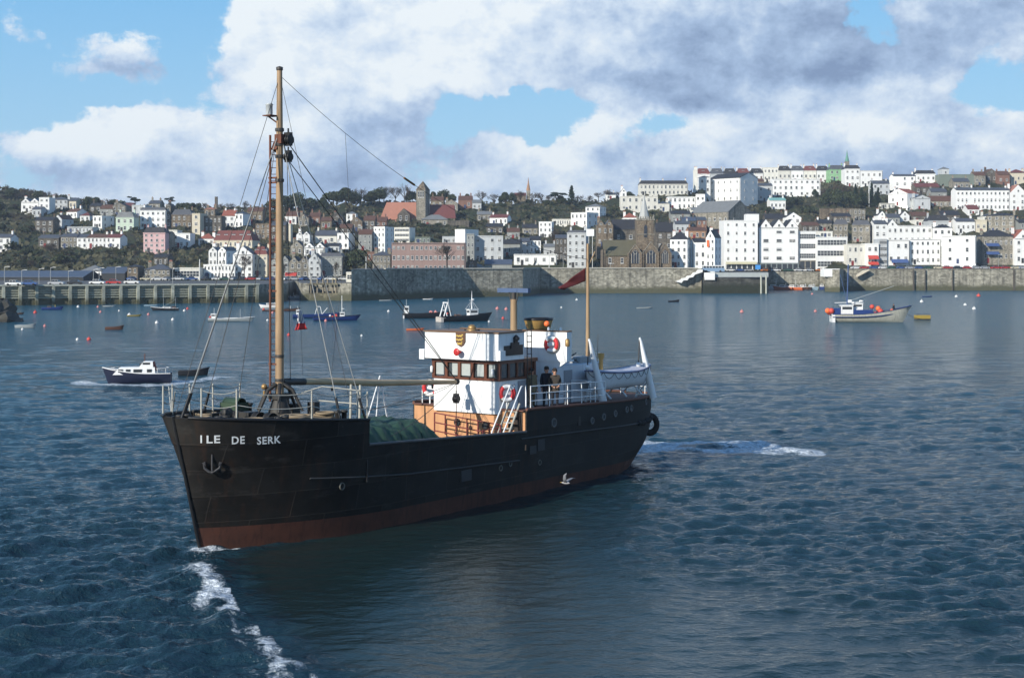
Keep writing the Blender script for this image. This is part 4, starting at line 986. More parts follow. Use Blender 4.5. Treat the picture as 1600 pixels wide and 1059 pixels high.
for sg in (0, 20):
    for i in range(1, 24, 3):
        if i + 3 >= len(rw): break
        a_ = Vector(rw[i][sg]); b_ = Vector(rw[i + 3][sg]); n = 6
        k.tube([a_.lerp(b_, q / n) + Vector((0, (1 if sg == 20 else -1) * .04, -.3 * 4 * (q / n) * (1 - q / n))) for q in range(n + 1)], .014, 4)
k.build('grab_line', DW, lb)
# tyre fender hanging at the stern quarter
k = MB(); k.torus((0, 0, 0), .36, .15, 22, 9, 0, 'x'); ty = k.build('tyre_fender', mat('tyre_rubber', (.02, .02, .02), .85, .2, 5))
t_ = 29.9; w_ = S2W(t_, half(t_, 2.1) + .12, 1.75); ty.location = w_; ty.rotation_euler = (0, 0, SHIP_RZ + R(40)); ty.scale = (1, 1, 1.2); tag(ty, 'black tyre hung as a fender on the port quarter of the black ship', 'fender')
k = MB(); k.tube([Pl(t_, half(t_, 2.1) + .1, 2.2), Pl(t_ - .05, half(t_, 3) + .02, 3.3)], .02, 5); k.build('fender_rope', DW, ship)
k = MB(); 
for i in range(10): t_ = 26.2 + .37 * i; k.sph(Pl(t_, half(t_, 2.35) + .02, 2.25 - .03 * (i % 3)), .14, 6)
k.build('rubber_belting', mat('tyre_rubber', (.02, .02, .02)), hull)
# anchors
def anchor(name, t, side, z, m, label, rz=0.0):
    k = MB(); k.tube([(0, 0, .42), (0, 0, -.38)], .05, 8); k.tube([(-.42, .0, .02), (-.36, 0, -.25), (-.15, 0, -.42), (0, 0, -.46), (.15, 0, -.42), (.36, 0, -.25), (.42, 0, .02)], [.03, .06, .07, .08, .07, .06, .03], 8)
    for s_ in (-1, 1): k.extr([(s_ * .47, -.06, .0), (s_ * .33, -.06, .06), (s_ * .3, -.06, -.14)], (0, .12, 0))
    k.torus((0, 0, .5), .09, .025, 12, 6, 0, 'y'); o = k.build(name, m)
    o.location = S2W(t, side * (half(t, z) + .1), z); dl = (half(t + .2, z) - half(t - .2, z)) / .4; o.rotation_euler = (0, 0, SHIP_RZ + math.atan(-dl) * side); tag(o, label, 'anchor'); return o
an1 = anchor('anchor', t_on(326, 3.0), 1, 3.15, mat('grey_anchor_paint', (.04, .04, .043), .6, .25, 5), 'grey anchor hanging below the lettering on the port bow')
an2 = anchor('anchor', 1.0, -1, 2.75, IRON, 'dark anchor and chain hanging on the far side of the stem')
an2.scale = (1.2, 1.6, 1.0); an1.scale = (.72, .8, .72)
# life rings
def ring(loc, rz, label):
    k = MB(); k.torus((0, 0, 0), .30, .095, 32, 10, 0, 'y', mf=lambda f: 1 if (f * 4 + .5) % 2 < 1 else 0)
    o = k.build('life_ring', [mat('lifebuoy_white', (.8, .8, .78), .6, .05, 4), mat('lifebuoy_red', (.55, .03, .035), .6, .1, 4)])
    k = MB(); k.box((0, .06, .02), (.34, .015, .16)); k.build('name_board', WPAINT, o)
    k = MB(); k.torus((0, 0, 0), .40, .012, 28, 4, 0, 'y'); k.build('grab_rope', rb, o)
    o.location = loc; o.rotation_euler = (0, R(8), rz); tag(o, label, 'life ring', 'red and white life rings on the ship'); return o
ring(S2W(16.05, 2.0, 4.42), SHIP_RZ + R(-35), 'red and white life ring on the side of the wheelhouse beside the stair')
ring(S2W(15.95, -2.2, 4.45), SHIP_RZ + R(-75), 'red and white life ring left of the white wheelhouse front')
ring(S2W(19.2, 2.25, 6.42), SHIP_RZ + R(90), 'red and white life ring on the upper white screen beside the funnel')
k = MB(); k.tube([Pl(16.05, 1.98, 3.6), Pl(16.05, 1.98, 4.1)], .04, 6); k.tube([Pl(15.95, -2.2, 3.6), Pl(15.95, -2.2, 4.1)], .04, 6); k.build('ring_bracket', WPAINT, ship)
# flags
def flag(name, corners, nx, ny, m, label, amp=.12, mf=None, th=.01, seed=1):
    k = MB(); rows_ = []; A_, B_, C_, D_ = [Vector(c) for c in corners]
    for i in range(nx + 1):
        row = []
        for j in range(ny + 1):
            u = i / nx; v = j / ny; p = (A_.lerp(B_, u)).lerp(D_.lerp(C_, u), v); w_ = amp * u * math.sin(u * 9 + v * 3 + seed); row.append(p + Vector((w_ * .3, w_, 0)))
        rows_.append(row)
    k.grid(rows_, mf=mf); o = k.build(name, m); md = o.modifiers.new('t', 'SOLIDIFY'); md.thickness = th; tag(o, label, 'flag'); return o
w0 = S2W(TA, 0, 0); s_ = w0.y / F
def at(px, py, Y): return Vector(((px - 800) * Y / F, Y, CH + (HZ - py) * Y / F))
flag('ensign', [at(915, 418, w0.y), at(873, 449, w0.y - .6), at(880, 453, w0.y - .5), at(915, 439, w0.y)], 14, 8, [mat('faded_red_bunting', (.10, .018, .018), .8, .1, 4)], 'dark red ensign drooping from the pole at the stern of the black ship', .22)
Yf = 54.3
flag('courtesy_flag', [at(468, 484, Yf), at(461, 516, Yf + .15), at(480, 514, Yf - .15), at(471, 486, Yf)], 12, 10, [mat('flag_white', (.55, .55, .55), .8), mat('flag_red', (.5, .03, .03), .8), mat('flag_blue', (.04, .05, .2), .8)],
     'small red white and blue flag fluttering from a halyard beside the tall foremast', .05, mf=lambda i, j: 1 if i > 7 else (2 if (i + j) % 4 == 0 else 0))
k = MB(); iv = ship.rotation_euler.to_matrix().inverted().to_4x4() @ Matrix.Translation(-ship.location)
k.tube([Pl(TM + .15, .25, 14.3), iv @ at(469, 484, Yf), iv @ at(474, 600, Yf)], .008, 4); k.build('halyard', DW, fm)

# ------------------------------------------------------------------ people
SKIN = mat('skin', (.45, .25, .17), .6, .05, 3); HAIR = mat('dark_hair', (.02, .014, .01), .8, .2, 6)
def person(loc, rz, coat, legs, label, pose='stand', hh=1.78):
    s = hh / 1.78
    J = {'pelvis': (0, 0, .95), 'belly': (0, .01, 1.1), 'chest': (0, .0, 1.32), 'neck': (0, .01, 1.50), 'head0': (0, -.02, 1.60), 'head1': (0, -.03, 1.70)}
    rad = {'pelvis': .16, 'belly': .16, 'chest': .175, 'neck': .062, 'head0': .088, 'head1': .085}
    E = [('pelvis', 'belly'), ('belly', 'chest'), ('chest', 'neck'), ('neck', 'head0'), ('head0', 'head1')]
    if pose == 'pockets': arms = {1: [(.2, 0, 1.42), (.27, .06, 1.17), (.19, -.12, 1.02), (.13, -.17, .98)], -1: [(-.2, 0, 1.42), (-.27, .06, 1.17), (-.19, -.12, 1.02), (-.13, -.17, .98)]}
    elif pose == 'rail': arms = {1: [(.2, 0, 1.42), (.26, -.08, 1.16), (.2, -.32, 1.10), (.18, -.41, 1.08)], -1: [(-.2, 0, 1.42), (-.26, -.08, 1.16), (-.2, -.32, 1.10), (-.18, -.41, 1.08)]}
    else: arms = {1: [(.2, 0, 1.42), (.25, .03, 1.14), (.25, -.05, .88), (.25, -.08, .80)], -1: [(-.2, 0, 1.42), (-.25, .03, 1.14), (-.25, -.05, .88), (-.25, -.08, .80)]}
    for sd_ in (1, -1):
        a_ = arms[sd_]; n = ['sh%d' % sd_, 'el%d' % sd_, 'wr%d' % sd_, 'pa%d' % sd_]
        for nm, p, r_ in zip(n, a_, (.085, .06, .042, .045)): J[nm] = p; rad[nm] = r_
        E += [('chest', n[0]), (n[0], n[1]), (n[1], n[2]), (n[2], n[3])]
        lg = [('hp', (sd_ * .1, 0, .88), .11), ('kn', (sd_ * .11, -.02, .50), .075), ('an', (sd_ * .12, .02, .09), .055), ('to', (sd_ * .14, -.15, .04), .045)]
        pv = 'pelvis'
        for nm, p, r_ in lg: J[nm + str(sd_)] = p; rad[nm + str(sd_)] = r_; E.append((pv, nm + str(sd_))); pv = nm + str(sd_)
    names = list(J); me = bpy.data.meshes.new('body')
    me.from_pydata([Vector(J[n]) * s for n in names], [(names.index(a), names.index(b)) for a, b in E], [])
    o = bpy.data.objects.new('person', me); COL.objects.link(o)
    sk = o.modifiers.new('skin', 'SKIN'); sk.use_smooth_shade = True; o.modifiers.new('sub', 'SUBSURF').levels = 2
    for i, n in enumerate(names):
        me.skin_vertices[0].data[i].radius = (rad[n] * s * (1.25 if n in ('chest', 'pelvis', 'belly') else 1), rad[n] * s * (.8 if n in ('chest', 'pelvis', 'belly') else 1)); me.skin_vertices[0].data[i].use_root = (n == 'pelvis')
    dg = bpy.context.evaluated_depsgraph_get(); nm_ = bpy.data.meshes.new_from_object(o.evaluated_get(dg)); o.modifiers.clear(); o.data = nm_
    nm_.materials.clear()
    for m_ in (coat, legs, SKIN, HAIR): nm_.materials.append(m_)
    for p in nm_.polygons:
        c = p.center / s; hand = min((Vector(arms[1][3]) - c).length, (Vector(arms[-1][3]) - c).length)
        p.material_index = 2 if (c.z > 1.50 or hand < .07) else (0 if c.z > .80 else (1 if c.z > .1 else 3))
        if pose != 'rail' and c.z > .8 and c.z < 1.5 and hand >= .07: p.material_index = 0
    # fingers, face
    k = MB()
    for sd_ in (1, -1):
        w_ = Vector(arms[sd_][2]); h_ = Vector(arms[sd_][3]); d = (h_ - w_).normalized(); q = d.cross(Vector((1, 0, 0))).normalized(); xx = Vector((1, 0, 0))
        for i, ln in enumerate((.075, .085, .08, .06)):
            b_ = h_ + xx * (i - 1.5) * .02 + d * .03; k.tube([b_ * s, (b_ + d * ln * .5 + q * .005) * s, (b_ + d * ln - Vector((0, 0, .02))) * s], [.010, .009, .007], 5)
        b_ = h_ - xx * sd_ * .035; k.tube([b_ * s, (b_ + d * .04 - xx * sd_ * .02) * s], [.012, .009], 5)
    k.build('fingers', SKIN, o)
    k = MB(); k.sph((0, -.11 * s, 1.655 * s), .02 * s, 6); k.tube([(0, -.115 * s, 1.68 * s), (0, -.135 * s, 1.645 * s)], [.01, .018], 6)
    for sd_ in (-1, 1): k.sph((sd_ * .095 * s, -.02 * s, 1.66 * s), .028 * s, 6)
    k.build('face', SKIN, o)
    k = MB()
    for sd_ in (-1, 1): k.sph((sd_ * .032 * s, -.113 * s, 1.685 * s), .011 * s, 6)
    k.box((0, -.118 * s, 1.605 * s), (.05 * s, .01, .008)); k.build('eyes_and_mouth', HAIR, o)
    k = MB(); k.lathe([(.108 * s, -.03), (.115 * s, .03), (.10 * s, .085), (.06 * s, .12), (.001, .13)], (0, .012 * s, 1.69 * s), 14); k.box((0, .08 * s, 1.64 * s), (.16 * s, .05 * s, .12 * s)); k.build('hair', HAIR, o)
    k = MB(); k.torus((0, 0, 1.475 * s), .085 * s, .03 * s, 14, 6); k.build('collar', coat, o)
    k = MB(); k.lathe([(.235 * s, .72 * s), (.225 * s, .84 * s), (.205 * s, 1.05 * s)], (0, 0, 0), 18); c_ = k.build('coat_skirt', coat, o); c_.scale = (1, .72, 1)
    o.location = loc; o.rotation_euler = (0, 0, rz); tag(o, label, 'person', 'people on the deck of the ship'); return o
def on_deck(px, l):
    lo, hi = 15, 30
    for _ in range(30):
        md = (lo + hi) / 2
        if px_of(md, l, 4) < px: lo = md
        else: hi = md
    return S2W(lo, l, zP(lo) - .06), lo
NAVY = mat('navy_jacket', (.012, .014, .022), .85, .2, 5); BRN = mat('brown_coat', (.055, .045, .035), .9, .2, 5); KH = mat('khaki_coat', (.16, .135, .08), .9, .2, 5); TRO = mat('dark_trousers', (.015, .016, .022), .9, .2, 5)
p_, _t = on_deck(854, 2.25); person(p_, R(15), NAVY, TRO, 'person in a dark navy jacket standing behind the one in brown on the ship deck', 'stand', 1.82)
p_, _t = on_deck(867, 2.62); person(p_, R(10), BRN, TRO, 'person in a brown coat leaning with both hands towards the white ship rail', 'pockets', 1.74)
p_, _t = on_deck(831, 1.95); person(p_, R(35), KH, mat('khaki_trousers', (.12, .10, .06), .9), 'person in khaki coat turned away beside the wheelhouse ladder', 'stand', 1.74)
# gull low over the water by the hull
gw = at(884, 754, 60.5)
k = MB(); k.lathe([(.001, -.2), (.045, -.12), (.06, 0), (.05, .1), (.03, .17), (.001, .22)], (0, 0, 0), 8, 0, True, 'x')
gu = k.build('gull', mat('gull_white', (.30, .30, .31), .7), None)
k = MB()
k.grid([[(-.08, .04, 0), (.08, .04, 0)], [(-.1, .15, .16), (.06, .15, .17)], [(-.14, .25, .34), (-.02, .25, .36)], [(-.2, .3, .46), (-.19, .3, .47)]])
k.grid([[(-.08, -.04, 0), (.08, -.04, 0)], [(-.1, -.2, .10), (.06, -.2, .11)], [(-.14, -.4, .16), (-.02, -.4, .17)], [(-.2, -.5, .15), (-.19, -.5, .16)]])
wg = k.build('wings', mat('gull_grey', (.17, .18, .2), .7), gu); wg.modifiers.new('t', 'SOLIDIFY').thickness = .012
k = MB(); k.tube([(.2, 0, .01), (.27, 0, 0)], [.015, .004], 5); k.build('beak', mat('yellow_beak', (.6, .4, .05)), gu)
gu.location = gw; gu.rotation_euler = (0, 0, R(150)); tag(gu, 'grey and white gull flying low beside the hull of the black ship', 'gull')
order = ['first', 'second', 'third', 'fourth', 'fifth', 'sixth', 'seventh', 'eighth', 'ninth', 'tenth']
# ------------------------------------------------------------------ houses
k = MB(); k.box((0, .02, 0), (1, .08, 1), 1); 
for x in (-.46, .46): k.box((x, -.0, 0), (.09, .12, 1.0), 0)
for z in (-.46, .46, 0): k.box((0, 0.003, z), (.83 if z else .83, .11, .07 if z else .05), 0)
k.box((0, -.06, -.54), (1.2, .22, .07), 0); WIN = k.mesh('window', [FRAME, GLASS])
k = MB(); k.box((0, .02, 0), (1, .08, 1), 1)
for x in (-.47, .47): k.box((x, 0, 0), (.07, .12, 1.0), 0)
for z in (-.44, .44): k.box((0, .003, z), (.86, .11, .12), 0)
k.box((0, .004, .0), (.05, .1, .76), 0); k.box((0, .03, .1), (.7, .1, .45), 2); WIN2 = k.mesh('window', [FRAME, GLASS, CURT])
k = MB(); k.box((0, .02, 0), (1, .08, 1), 1); n_ = 9
for i in range(n_ + 1): k.box((-.5 + i / n_, 0, 0), (.012, .12, 1.0), 0)
for z in (-.48, .0, .48): k.box((0, .003, z), (1.0, .1, .06), 0)
WBAND = k.mesh('window_band', [FRAME, GLASS])
CHM = {}
PIPE = mat('grey_drainpipe', (.12, .12, .115), .7)
def chimney_me(m):
    if m not in CHM:
        k = MB(); k.box((0, 0, .4), (1.5, .75, 2.6), 0); k.box((0, 0, 1.75), (1.65, .9, .14), 0)
        for x in (-.5, -.17, .17, .5): k.lathe([(.12, 0), (.13, .5), (.10, .52)], (x, 0, 1.8), 7, 1)
        CHM[m] = k.mesh('chimney', [WALL[m] if m in WALL else m, POT])
    return CHM[m]
k = MB(); k.box((0, .6, 0), (1.3, 1.6, 1.1), 0); k.box((0, -.22, .05), (.8, .06, .75), 1); k.extr([(-.8, -.3, .55), (.8, -.3, .55), (.8, .9, .95), (-.8, .9, .95)], (0, 0, .1), 2); DORM = k.mesh('dormer', [FRAME, GLASS, ROOF['slate']])
rng = random.Random(11)
HOUSES = []
def house(x0, x1, yt, yb, wall, roof, rt, rh, cols, rows, label, x2=None, cat='house', name='house', D=None, dep=9.5, chim=None, dorm=0, cw=None, win='n', n=1, y_off=0, base=5, wsz=(.42, .55), grp_=None, parapet=.5, skiprow0=False):
    xm = (x0 + x1) / 2
    if D is None: D = depth(xm, yb) + y_off
    s = D / F; zb = CH + (HZ - yb) * s; h = (yb - yt) * s
    if x2 is not None:
        th = math.asin(min(.85, (x2 - x1) * s / dep)); w = (x1 - x0) * s / math.cos(th); 
    else: th = 0; w = (x1 - x0) * s
    # front-left corner stays at px x0; rotate so the right side shows
    r = empty(name, ((x0 - 800) * s, D, zb), -th, label, cat, grp_)
    RH = rh * s; k = MB(); wm = WALL[wall] if isinstance(wall, str) else wall
    ov = .25; rb_ = MB(); rm = ROOF[roof]
    hw = w
    base_poly = [(0, 0), (w, 0), (w, dep), (0, dep)]
    if rt in ('g', 'gd'):
        k.prism(base_poly, -base, h)
        for x in (0, w - .3): k.extr([(x, 0, h), (x, dep, h), (x, dep / 2, h + RH - .02)], (.3, 0, 0))
        rb_.extr([(-ov * .4, -ov, h - .12), (-ov * .4, dep / 2, h + RH), (-ov * .4, dep + ov, h - .12), (-ov * .4, dep + ov, h + .1), (-ov * .4, dep / 2, h + RH + .22), (-ov * .4, -ov, h + .1)], (w + ov * .8, 0, 0))
    elif rt == 'G':
        k.prism(base_poly, -base, h); ww = w / n
        for q in range(n):
            a = q * ww; k.extr([(a, 0, h), (a + ww, 0, h), (a + ww / 2, 0, h + RH)], (0, dep, 0))
            for s_ in (0, 1):
                e = a + (0 if s_ == 0 else ww)
                rb_.extr([(e, .28, h + .02), (a + ww / 2, .28, h + RH + .02), (a + ww / 2, .28, h + RH + .2), (e, .28, h + .22)], (0, dep, 0))
    elif rt in ('h', 'p'):
        k.prism(base_poly, -base, h); i_ = min(w / 2, dep / 2) * (.98 if rt == 'h' else 1.0)
        a = [(-ov, -ov, h), (w + ov, -ov, h), (w + ov, dep + ov, h), (-ov, dep + ov, h)]
        if rt == 'p' or w <= dep: b = [(w / 2 - .05, dep / 2, h + RH), (w / 2 + .05, dep / 2, h + RH)]
        else: b = [(i_, dep / 2, h + RH), (w - i_, dep / 2, h + RH)]
        rb_.add(a + b, [(0, 1, 5, 4), (1, 2, 5), (2, 3, 4, 5), (3, 0, 4), (3, 2, 1, 0)])
    elif rt == 'm':
        k.prism(base_poly, -base, h); i_ = min(1.6, RH * .5)
        a = [(-.15, -.15, h), (w + .15, -.15, h), (w + .15, dep + .15, h), (-.15, dep + .15, h)]; b = [(i_, i_, h + RH), (w - i_, i_, h + RH), (w - i_, dep - i_, h + RH), (i_, dep - i_, h + RH)]
        rb_.add(a + b, [(0, 1, 5, 4), (1, 2, 6, 5), (2, 3, 7, 6), (3, 0, 4, 7), (4, 5, 6, 7), (3, 2, 1, 0)])
        k.box((w / 2, -.12, h - .05), (w + .3, .3, .3))
    else:
        k.prism(base_poly, -base, h - .3)
        for (cx_, cy_, dx_, dy_) in ((w / 2, .15, w, .3), (w / 2, dep - .15, w, .3), (.15, dep / 2, .3, dep - .6), (w - .15, dep / 2, .3, dep - .6)): k.box((cx_, cy_, h - .05), (dx_, dy_, .5))
        rb_.box((w / 2, dep / 2, h - .27), (w - .62, dep - .62, .1))
        if parapet: k.box((w / 2, -.1, h - .05), (w + .1, .2, .22))
    # string course and plinth keep the flat fronts from reading as cards
    if rows >= 2 and w > 6 and rt != 'f': k.box((w / 2, -.05, h * .52 if rows > 2 else h * .5), (w * .995, .1, .16))
    k.build('wall', wm, r); ro_ = rb_.build('roof', rm, r)
    # windows
    wn = WIN
    if cols and rows:
        ch_ = h / rows; cw_ = w / cols; W_ = min(1.25 if win != 'w' else 2.4, cw_ * wsz[0]); H_ = min(1.75, ch_ * wsz[1])
        if win == 'b':
            for j in range(rows): inst('window_band', WBAND, r, (w / 2, -.05, ch_ * (j + .52)), 0, (w * .92, 1, ch_ * .5))
        else:
            for j in range(rows):
                for i in range(cols):
                    if rng.random() < .035: continue
                    jw = rng.uniform(.88, 1.1); jh = rng.uniform(.9, 1.06)
                    inst('window', WIN if rng.random() < .6 else WIN2, r, (cw_ * (i + .5), -.05, ch_ * (j + .52)), 0, (W_ * jw, 1, H_ * jh * (.8 if (j == rows - 1 and rows > 2) else 1)))
            if rt == 'G':
                for q in range(n): inst('window', WIN, r, (w / n * (q + .5), -.05, h + RH * .28), 0, (min(.9, W_), 1, min(1.1, RH * .35)))
        if th > .25 and win != 'b':
            c2 = 2 if dep * math.sin(th) / s > 8 else 1
            for j in range(rows):
                for i in range(c2): inst('window', WIN, r, (w + .05, dep * (i + .5) / c2, ch_ * (j + .52)), math.pi / 2, (W_ * .8, 1, H_ * .9))
        if w > 7 and win != 'b' and rng.random() < .7:
            kp = MB(); kp.tube([(w * .985, -.12, 0), (w * .985, -.12, h - .2)], .09, 5); kp.tube([(.2, -.16, h - .12), (w - .2, -.16, h - .12)], .09, 5); kp.build('drainpipe', PIPE, r)
        if w > 5 and win != 'b':
            kd = MB(); kd.box((cw_ * .95 if cols > 1 else w * .3, -.06, 1.05), (1.0, .12, 2.1)); kd.build('door', mat(rng.choice(['dark_door', 'blue_door', 'red_door']), {'d': (.03, .03, .03)}.get('d'), .5), r)
    # chimneys on the ridge ends
    if chim is None: chim = 2 if rt in ('g', 'h', 'm', 'gd') and w > 5 else (1 if rt == 'G' else 0)
    cwm = cw or (wall if isinstance(wall, str) else 'stone')
    for q in range(chim):
        x = .9 if q == 0 else (w - .9 if q == 1 else w * (q - 1) / (chim - 1))
        o = inst('chimney', chimney_me(cwm), ro_, (x, dep / 2 if rt != 'f' else dep * .6, h + RH * (.8 if rt not in ('h', 'p') else .45)), math.pi / 2 if rt in ('g', 'gd', 'm') else 0, (.8, .9, .75 + .3 * rng.random()))
    for q in range(dorm):
        inst('dormer', DORM, ro_, (w * (q + .5) / dorm, (1.0 if rt == 'm' else dep * .17), h + RH * .42), 0, (min(1.2, w / dorm * .5), 1, min(1.4, RH * .35)))
    HOUSES.append((x0, x1, yt, yb, label)); r['_d'] = D
    return r
H = house
MC['dark_door'] = mat('dark_door', (.03, .03, .03), .5); MC['blue_door'] = mat('blue_door', (.03, .05, .12), .5); MC['red_door'] = mat('red_door', (.2, .02, .02), .5)
# --- far left hillside
H(-14,17,371,392,'white','slate','g',5,3,2,'white house cut off by the left edge above the wooded bank')
H(33,61,316,332,'white','slate','G',6,3,1,'white double gabled villa highest among the trees at far left',n=2)
H(61,77,309,335,'white','slate','f',3,2,3,'tall white square house beside the double gabled villa at far left')
H(77,106,312,327,'cool','slate','h',5,4,2,'pale hipped house on the far left ridge with two chimneys')
H(50,64,327,339,'cool','slate','g',4,2,1,'small grey white cottage below the double gabled villa')
H(108,119,314,327,'cream','slate','g',5,2,1,'narrow cream cottage on the far left ridge')
H(84,98,343,357,'cool','brownr','G',7,2,2,'pale gable fronted house above the wooded bank at left',x2=107)
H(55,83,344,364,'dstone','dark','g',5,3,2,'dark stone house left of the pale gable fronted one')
H(104,122,331,342,'white','brownr','g',5,3,1,'white cottage with brown tiles under the far left ridge',x2=131)
H(125,140,337,346,'white','red','h',6,2,1,'little white house under a dull red hipped roof at left')
H(105,145,355,364,'cool','lslate','f',2,7,1,'long low pale terrace wall and glasshouse at left')
H(145,161,338,357,'white','lslate','f',4,2,2,'tall white house with pink flank at upper left',x2=172)
H(156,179,326,338,'grey','brownr','g',6,3,1,'grey house with brown tiles among chimneys at upper left')
H(176,196,322,338,'stone','dark','G',5,3,2,'stone gable crowded behind the pale green house')
H(181,209,340,362,'mint','lslate','m',9,3,2,'pale green house with tall grey roof at left',dorm=2)
H(206,226,321,340,'cool','slate','f',3,2,2,'pale tall block behind the pale green house',x2=230)
H(193,206,322,333,'brick','red','g',5,2,1,'red roofed house peeping over the pale green one')
H(219,259,329,357,'white','slate','m',5,5,3,'big square white villa with five bays and dark dormer roof at left',dorm=2)
H(259,267,322,356,'dstone','dark','G',4,1,3,'dark narrow gable right beside the big square white villa')
H(224,258,364,395,'pink','dark','m',9,4,4,'pink four storey house with dark dormer roof',dorm=3)
H(258,265,366,392,'stone','dark','g',4,1,2,'stone flank building right against the pink house')
H(263,277,360,384,'white2','lslate','f',2,1,2,'plain white box house right of the pink house')
H(270,297,365,387,'white','lslate','f',2,3,2,'modern flat white house with large windows right of the pink one',win='w')
H(95,120,370,388,'stone','slate','g',5,4,2,'grey stone cottage pair at the left end of the white quayside row')
H(120,136,371,388,'white','slate','g',5,2,2,'white cottage in the row beside the stone pair at left')
H(136,166,371,388,'white','brownr','g',5,5,2,'long white row with brown tiles above the shed roofs at left')
H(166,188,371,388,'white','red','g',5,3,2,'white end house with dark red tiles above the shed roofs',x2=190)
H(-20,130,433,446,'black','blue','g',9,0,0,'long dark open shed with blue grey roof at left of the street',cat='shed',name='market_shed',chim=0,dep=22)
H(126,159,423,436,'white','lslate','p',9,4,1,'white pavilion with pyramid roof between the blue roofed sheds',cat='pavilion',name='pavilion',chim=0)
H(159,195,427,441,'black','blue','g',9,0,0,'short dark shed with blue grey roof right of the white pavilion',cat='shed',name='market_shed',chim=0,dep=14)
H(199,215,417,441,'brown','dark','h',4,2,2,'small brown stone house beside the short dark shed')
H(225,266,421,440,'stone','slate','h',9,6,2,'grey granite house with wide slate roof on the left quay street')
H(266,313,419,437,'white2','lslate','f',2,1,1,'long low cream building with a single ribbon of windows on the quay street',cat='shop',name='shop',win='b',n=1)
H(318,367,414,435,'white','lslate','f',2,9,2,'low white terrace with nine windows on the quay street',cat='hotel',name='hotel')
H(326,339,392,416,'white','slate','G',6,2,2,'white gable on the left above the low white terrace',x2=341)
H(341,354,392,416,'white','slate','G',6,2,2,'white gable on the right above the low white terrace',x2=364)
H(364,395,398,434,'white','slate','G',13,3,4,'tall white gabled hotel left of the cream house with red roof',cat='hotel',name='hotel')
H(395,418,398,432,'cream','red','m',13,3,3,'cream house with steep red roof left of the ship mast',dorm=2,x2=423)
H(334,396,376,388,'cream','red','m',16,8,1,'long cream building with big dark red roof and row of dormers',dorm=5,x2=402)
H(310,334,373,383,'white','brightred','h',9,3,1,'white bungalow with red hipped roof above the left quay')
H(268,300,336,356,'brown','slate','m',9,4,2,'stone villa with blue grey roof right of the big white villa',dorm=2)
H(300,313,334,366,'cream','slate','f',2,1,3,'tall narrow cream house with shaded wing',x2=318)
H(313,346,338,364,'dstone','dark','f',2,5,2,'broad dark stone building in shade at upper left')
H(319,336,327,338,'brown','orange','h',4,2,1,'orange tiled lodge behind the broad dark stone building')
H(347,367,337,356,'white','brightred','g',9,2,2,'white house with orange red roof left of the mast')
H(367,380,334,356,'white','slate','h',4,2,2,'white turret house with slate cap left of the mast',x2=387)
H(399,432,350,373,'brown','lslate','f',2,4,3,'brown flats with white balconies crossing behind the mast',cat='flats',name='flats',x2=436)
H(386,410,330,350,'brown','brownr','g',6,3,1,'brown roofed house in trees above the brown flats')
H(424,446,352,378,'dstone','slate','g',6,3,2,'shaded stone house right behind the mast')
H(445,463,339,351,'white','slate','f',3,2,1,'small white flat topped house just right of the mast')
H(447,465,336,350,'brick','brownr','g',6,2,1,'brick chimneyed house at the left of the brown roofed hillside row')
H(466,482,341,356,'stone','brownr','G',6,2,1,'stone gable in the brown roofed hillside row')
H(483,500,338,352,'brick','brownr','g',6,2,1,'brick house in the middle of the brown roofed hillside row')
H(501,518,345,358,'brown','brownr','g',6,2,1,'brown house right of the middle of the brown roofed hillside row')
H(519,536,340,354,'dstone','dark','G',6,2,1,'dark gable at the right end of the brown roofed hillside row')
H(451,454,350,380,'cream','dark','f',1,0,0,'thin pale gable wall standing just right of the mast',dep=6,chim=0)
H(463,484,367,384,'white','dark','G',5,2,1,'two small white gables right of the mast',n=2)
H(454,473,385,400,'stone','dark','G',9,2,1,'grey stone gable below the two small white gables')
H(475,508,387,400,'white','dark','G',8,3,1,'two larger white gables with dark roofs right of the mast',n=2,chim=0)
H(492,527,368,382,'white2','slate','g',8,2,1,'hall with plain grey slate roof right of the mast',chim=2)
H(527,545,365,390,'white','slate','f',3,2,2,'square white house right of the grey slate hall',x2=551)
H(508,530,384,396,'cool','dark','g',4,3,1,'low off white house under the grey slate hall')
H(424,452,408,434,'grey','dark','G',8,3,2,'grey double gabled house on the quay just behind the mast',n=2)
H(452,482,410,434,'stone','dark','G',9,3,2,'grey stone double gabled house on the quay right of the mast',n=2)
H(482,501,406,434,'cool','slate','G',10,2,3,'tall pale grey gabled warehouse on the quay',cat='warehouse',name='warehouse')
H(500,535,401,432,'grey','slate','m',6,6,3,'grey granite terrace with white dormers left of the round dark tree',dorm=3)
H(541,556,334,345,'white','lslate','h',4,2,1,'tiny white lodge under the dark trees left of the red roofed church')
H(548,566,346,362,'brown','dark','G',7,2,1,'brown gable on the hillside left of the red roofed church')
H(568,586,344,364,'dstone','brownr','g',7,2,2,'dark stone house just left of the red roofed church')
H(586,604,346,362,'brick','brownr','g',7,2,2,'brick house below the red roofed church')
H(530,550,356,378,'dstone','brownr','g',6,2,2,'shaded house with brown roof right of the square white house')
H(560,581,366,392,'grey','brownr','g',8,3,3,'tall grey house with brown roof above the round dark tree')
H(584,602,355,395,'white','dark','f',3,3,5,'tall white five storey house with shaded right side',x2=613,cat='house')
H(616,640,356,379,'white2','lslate','f',2,1,3,'white modern flats with balconies below the red roofed church',cat='flats',name='flats',win='b',x2=647)
H(648,672,371,381,'sage','lslate','f',2,4,1,'low grey green building above the pink brown office')
H(574,587,394,408,'brick','brightred','f',2,2,1,'small red fronted shop beside the round dark tree',cat='shop',name='shop')
H(582,610,399,424,'stone','slate','h',7,5,2,'granite house with slate hipped roof beside the pink brown office')
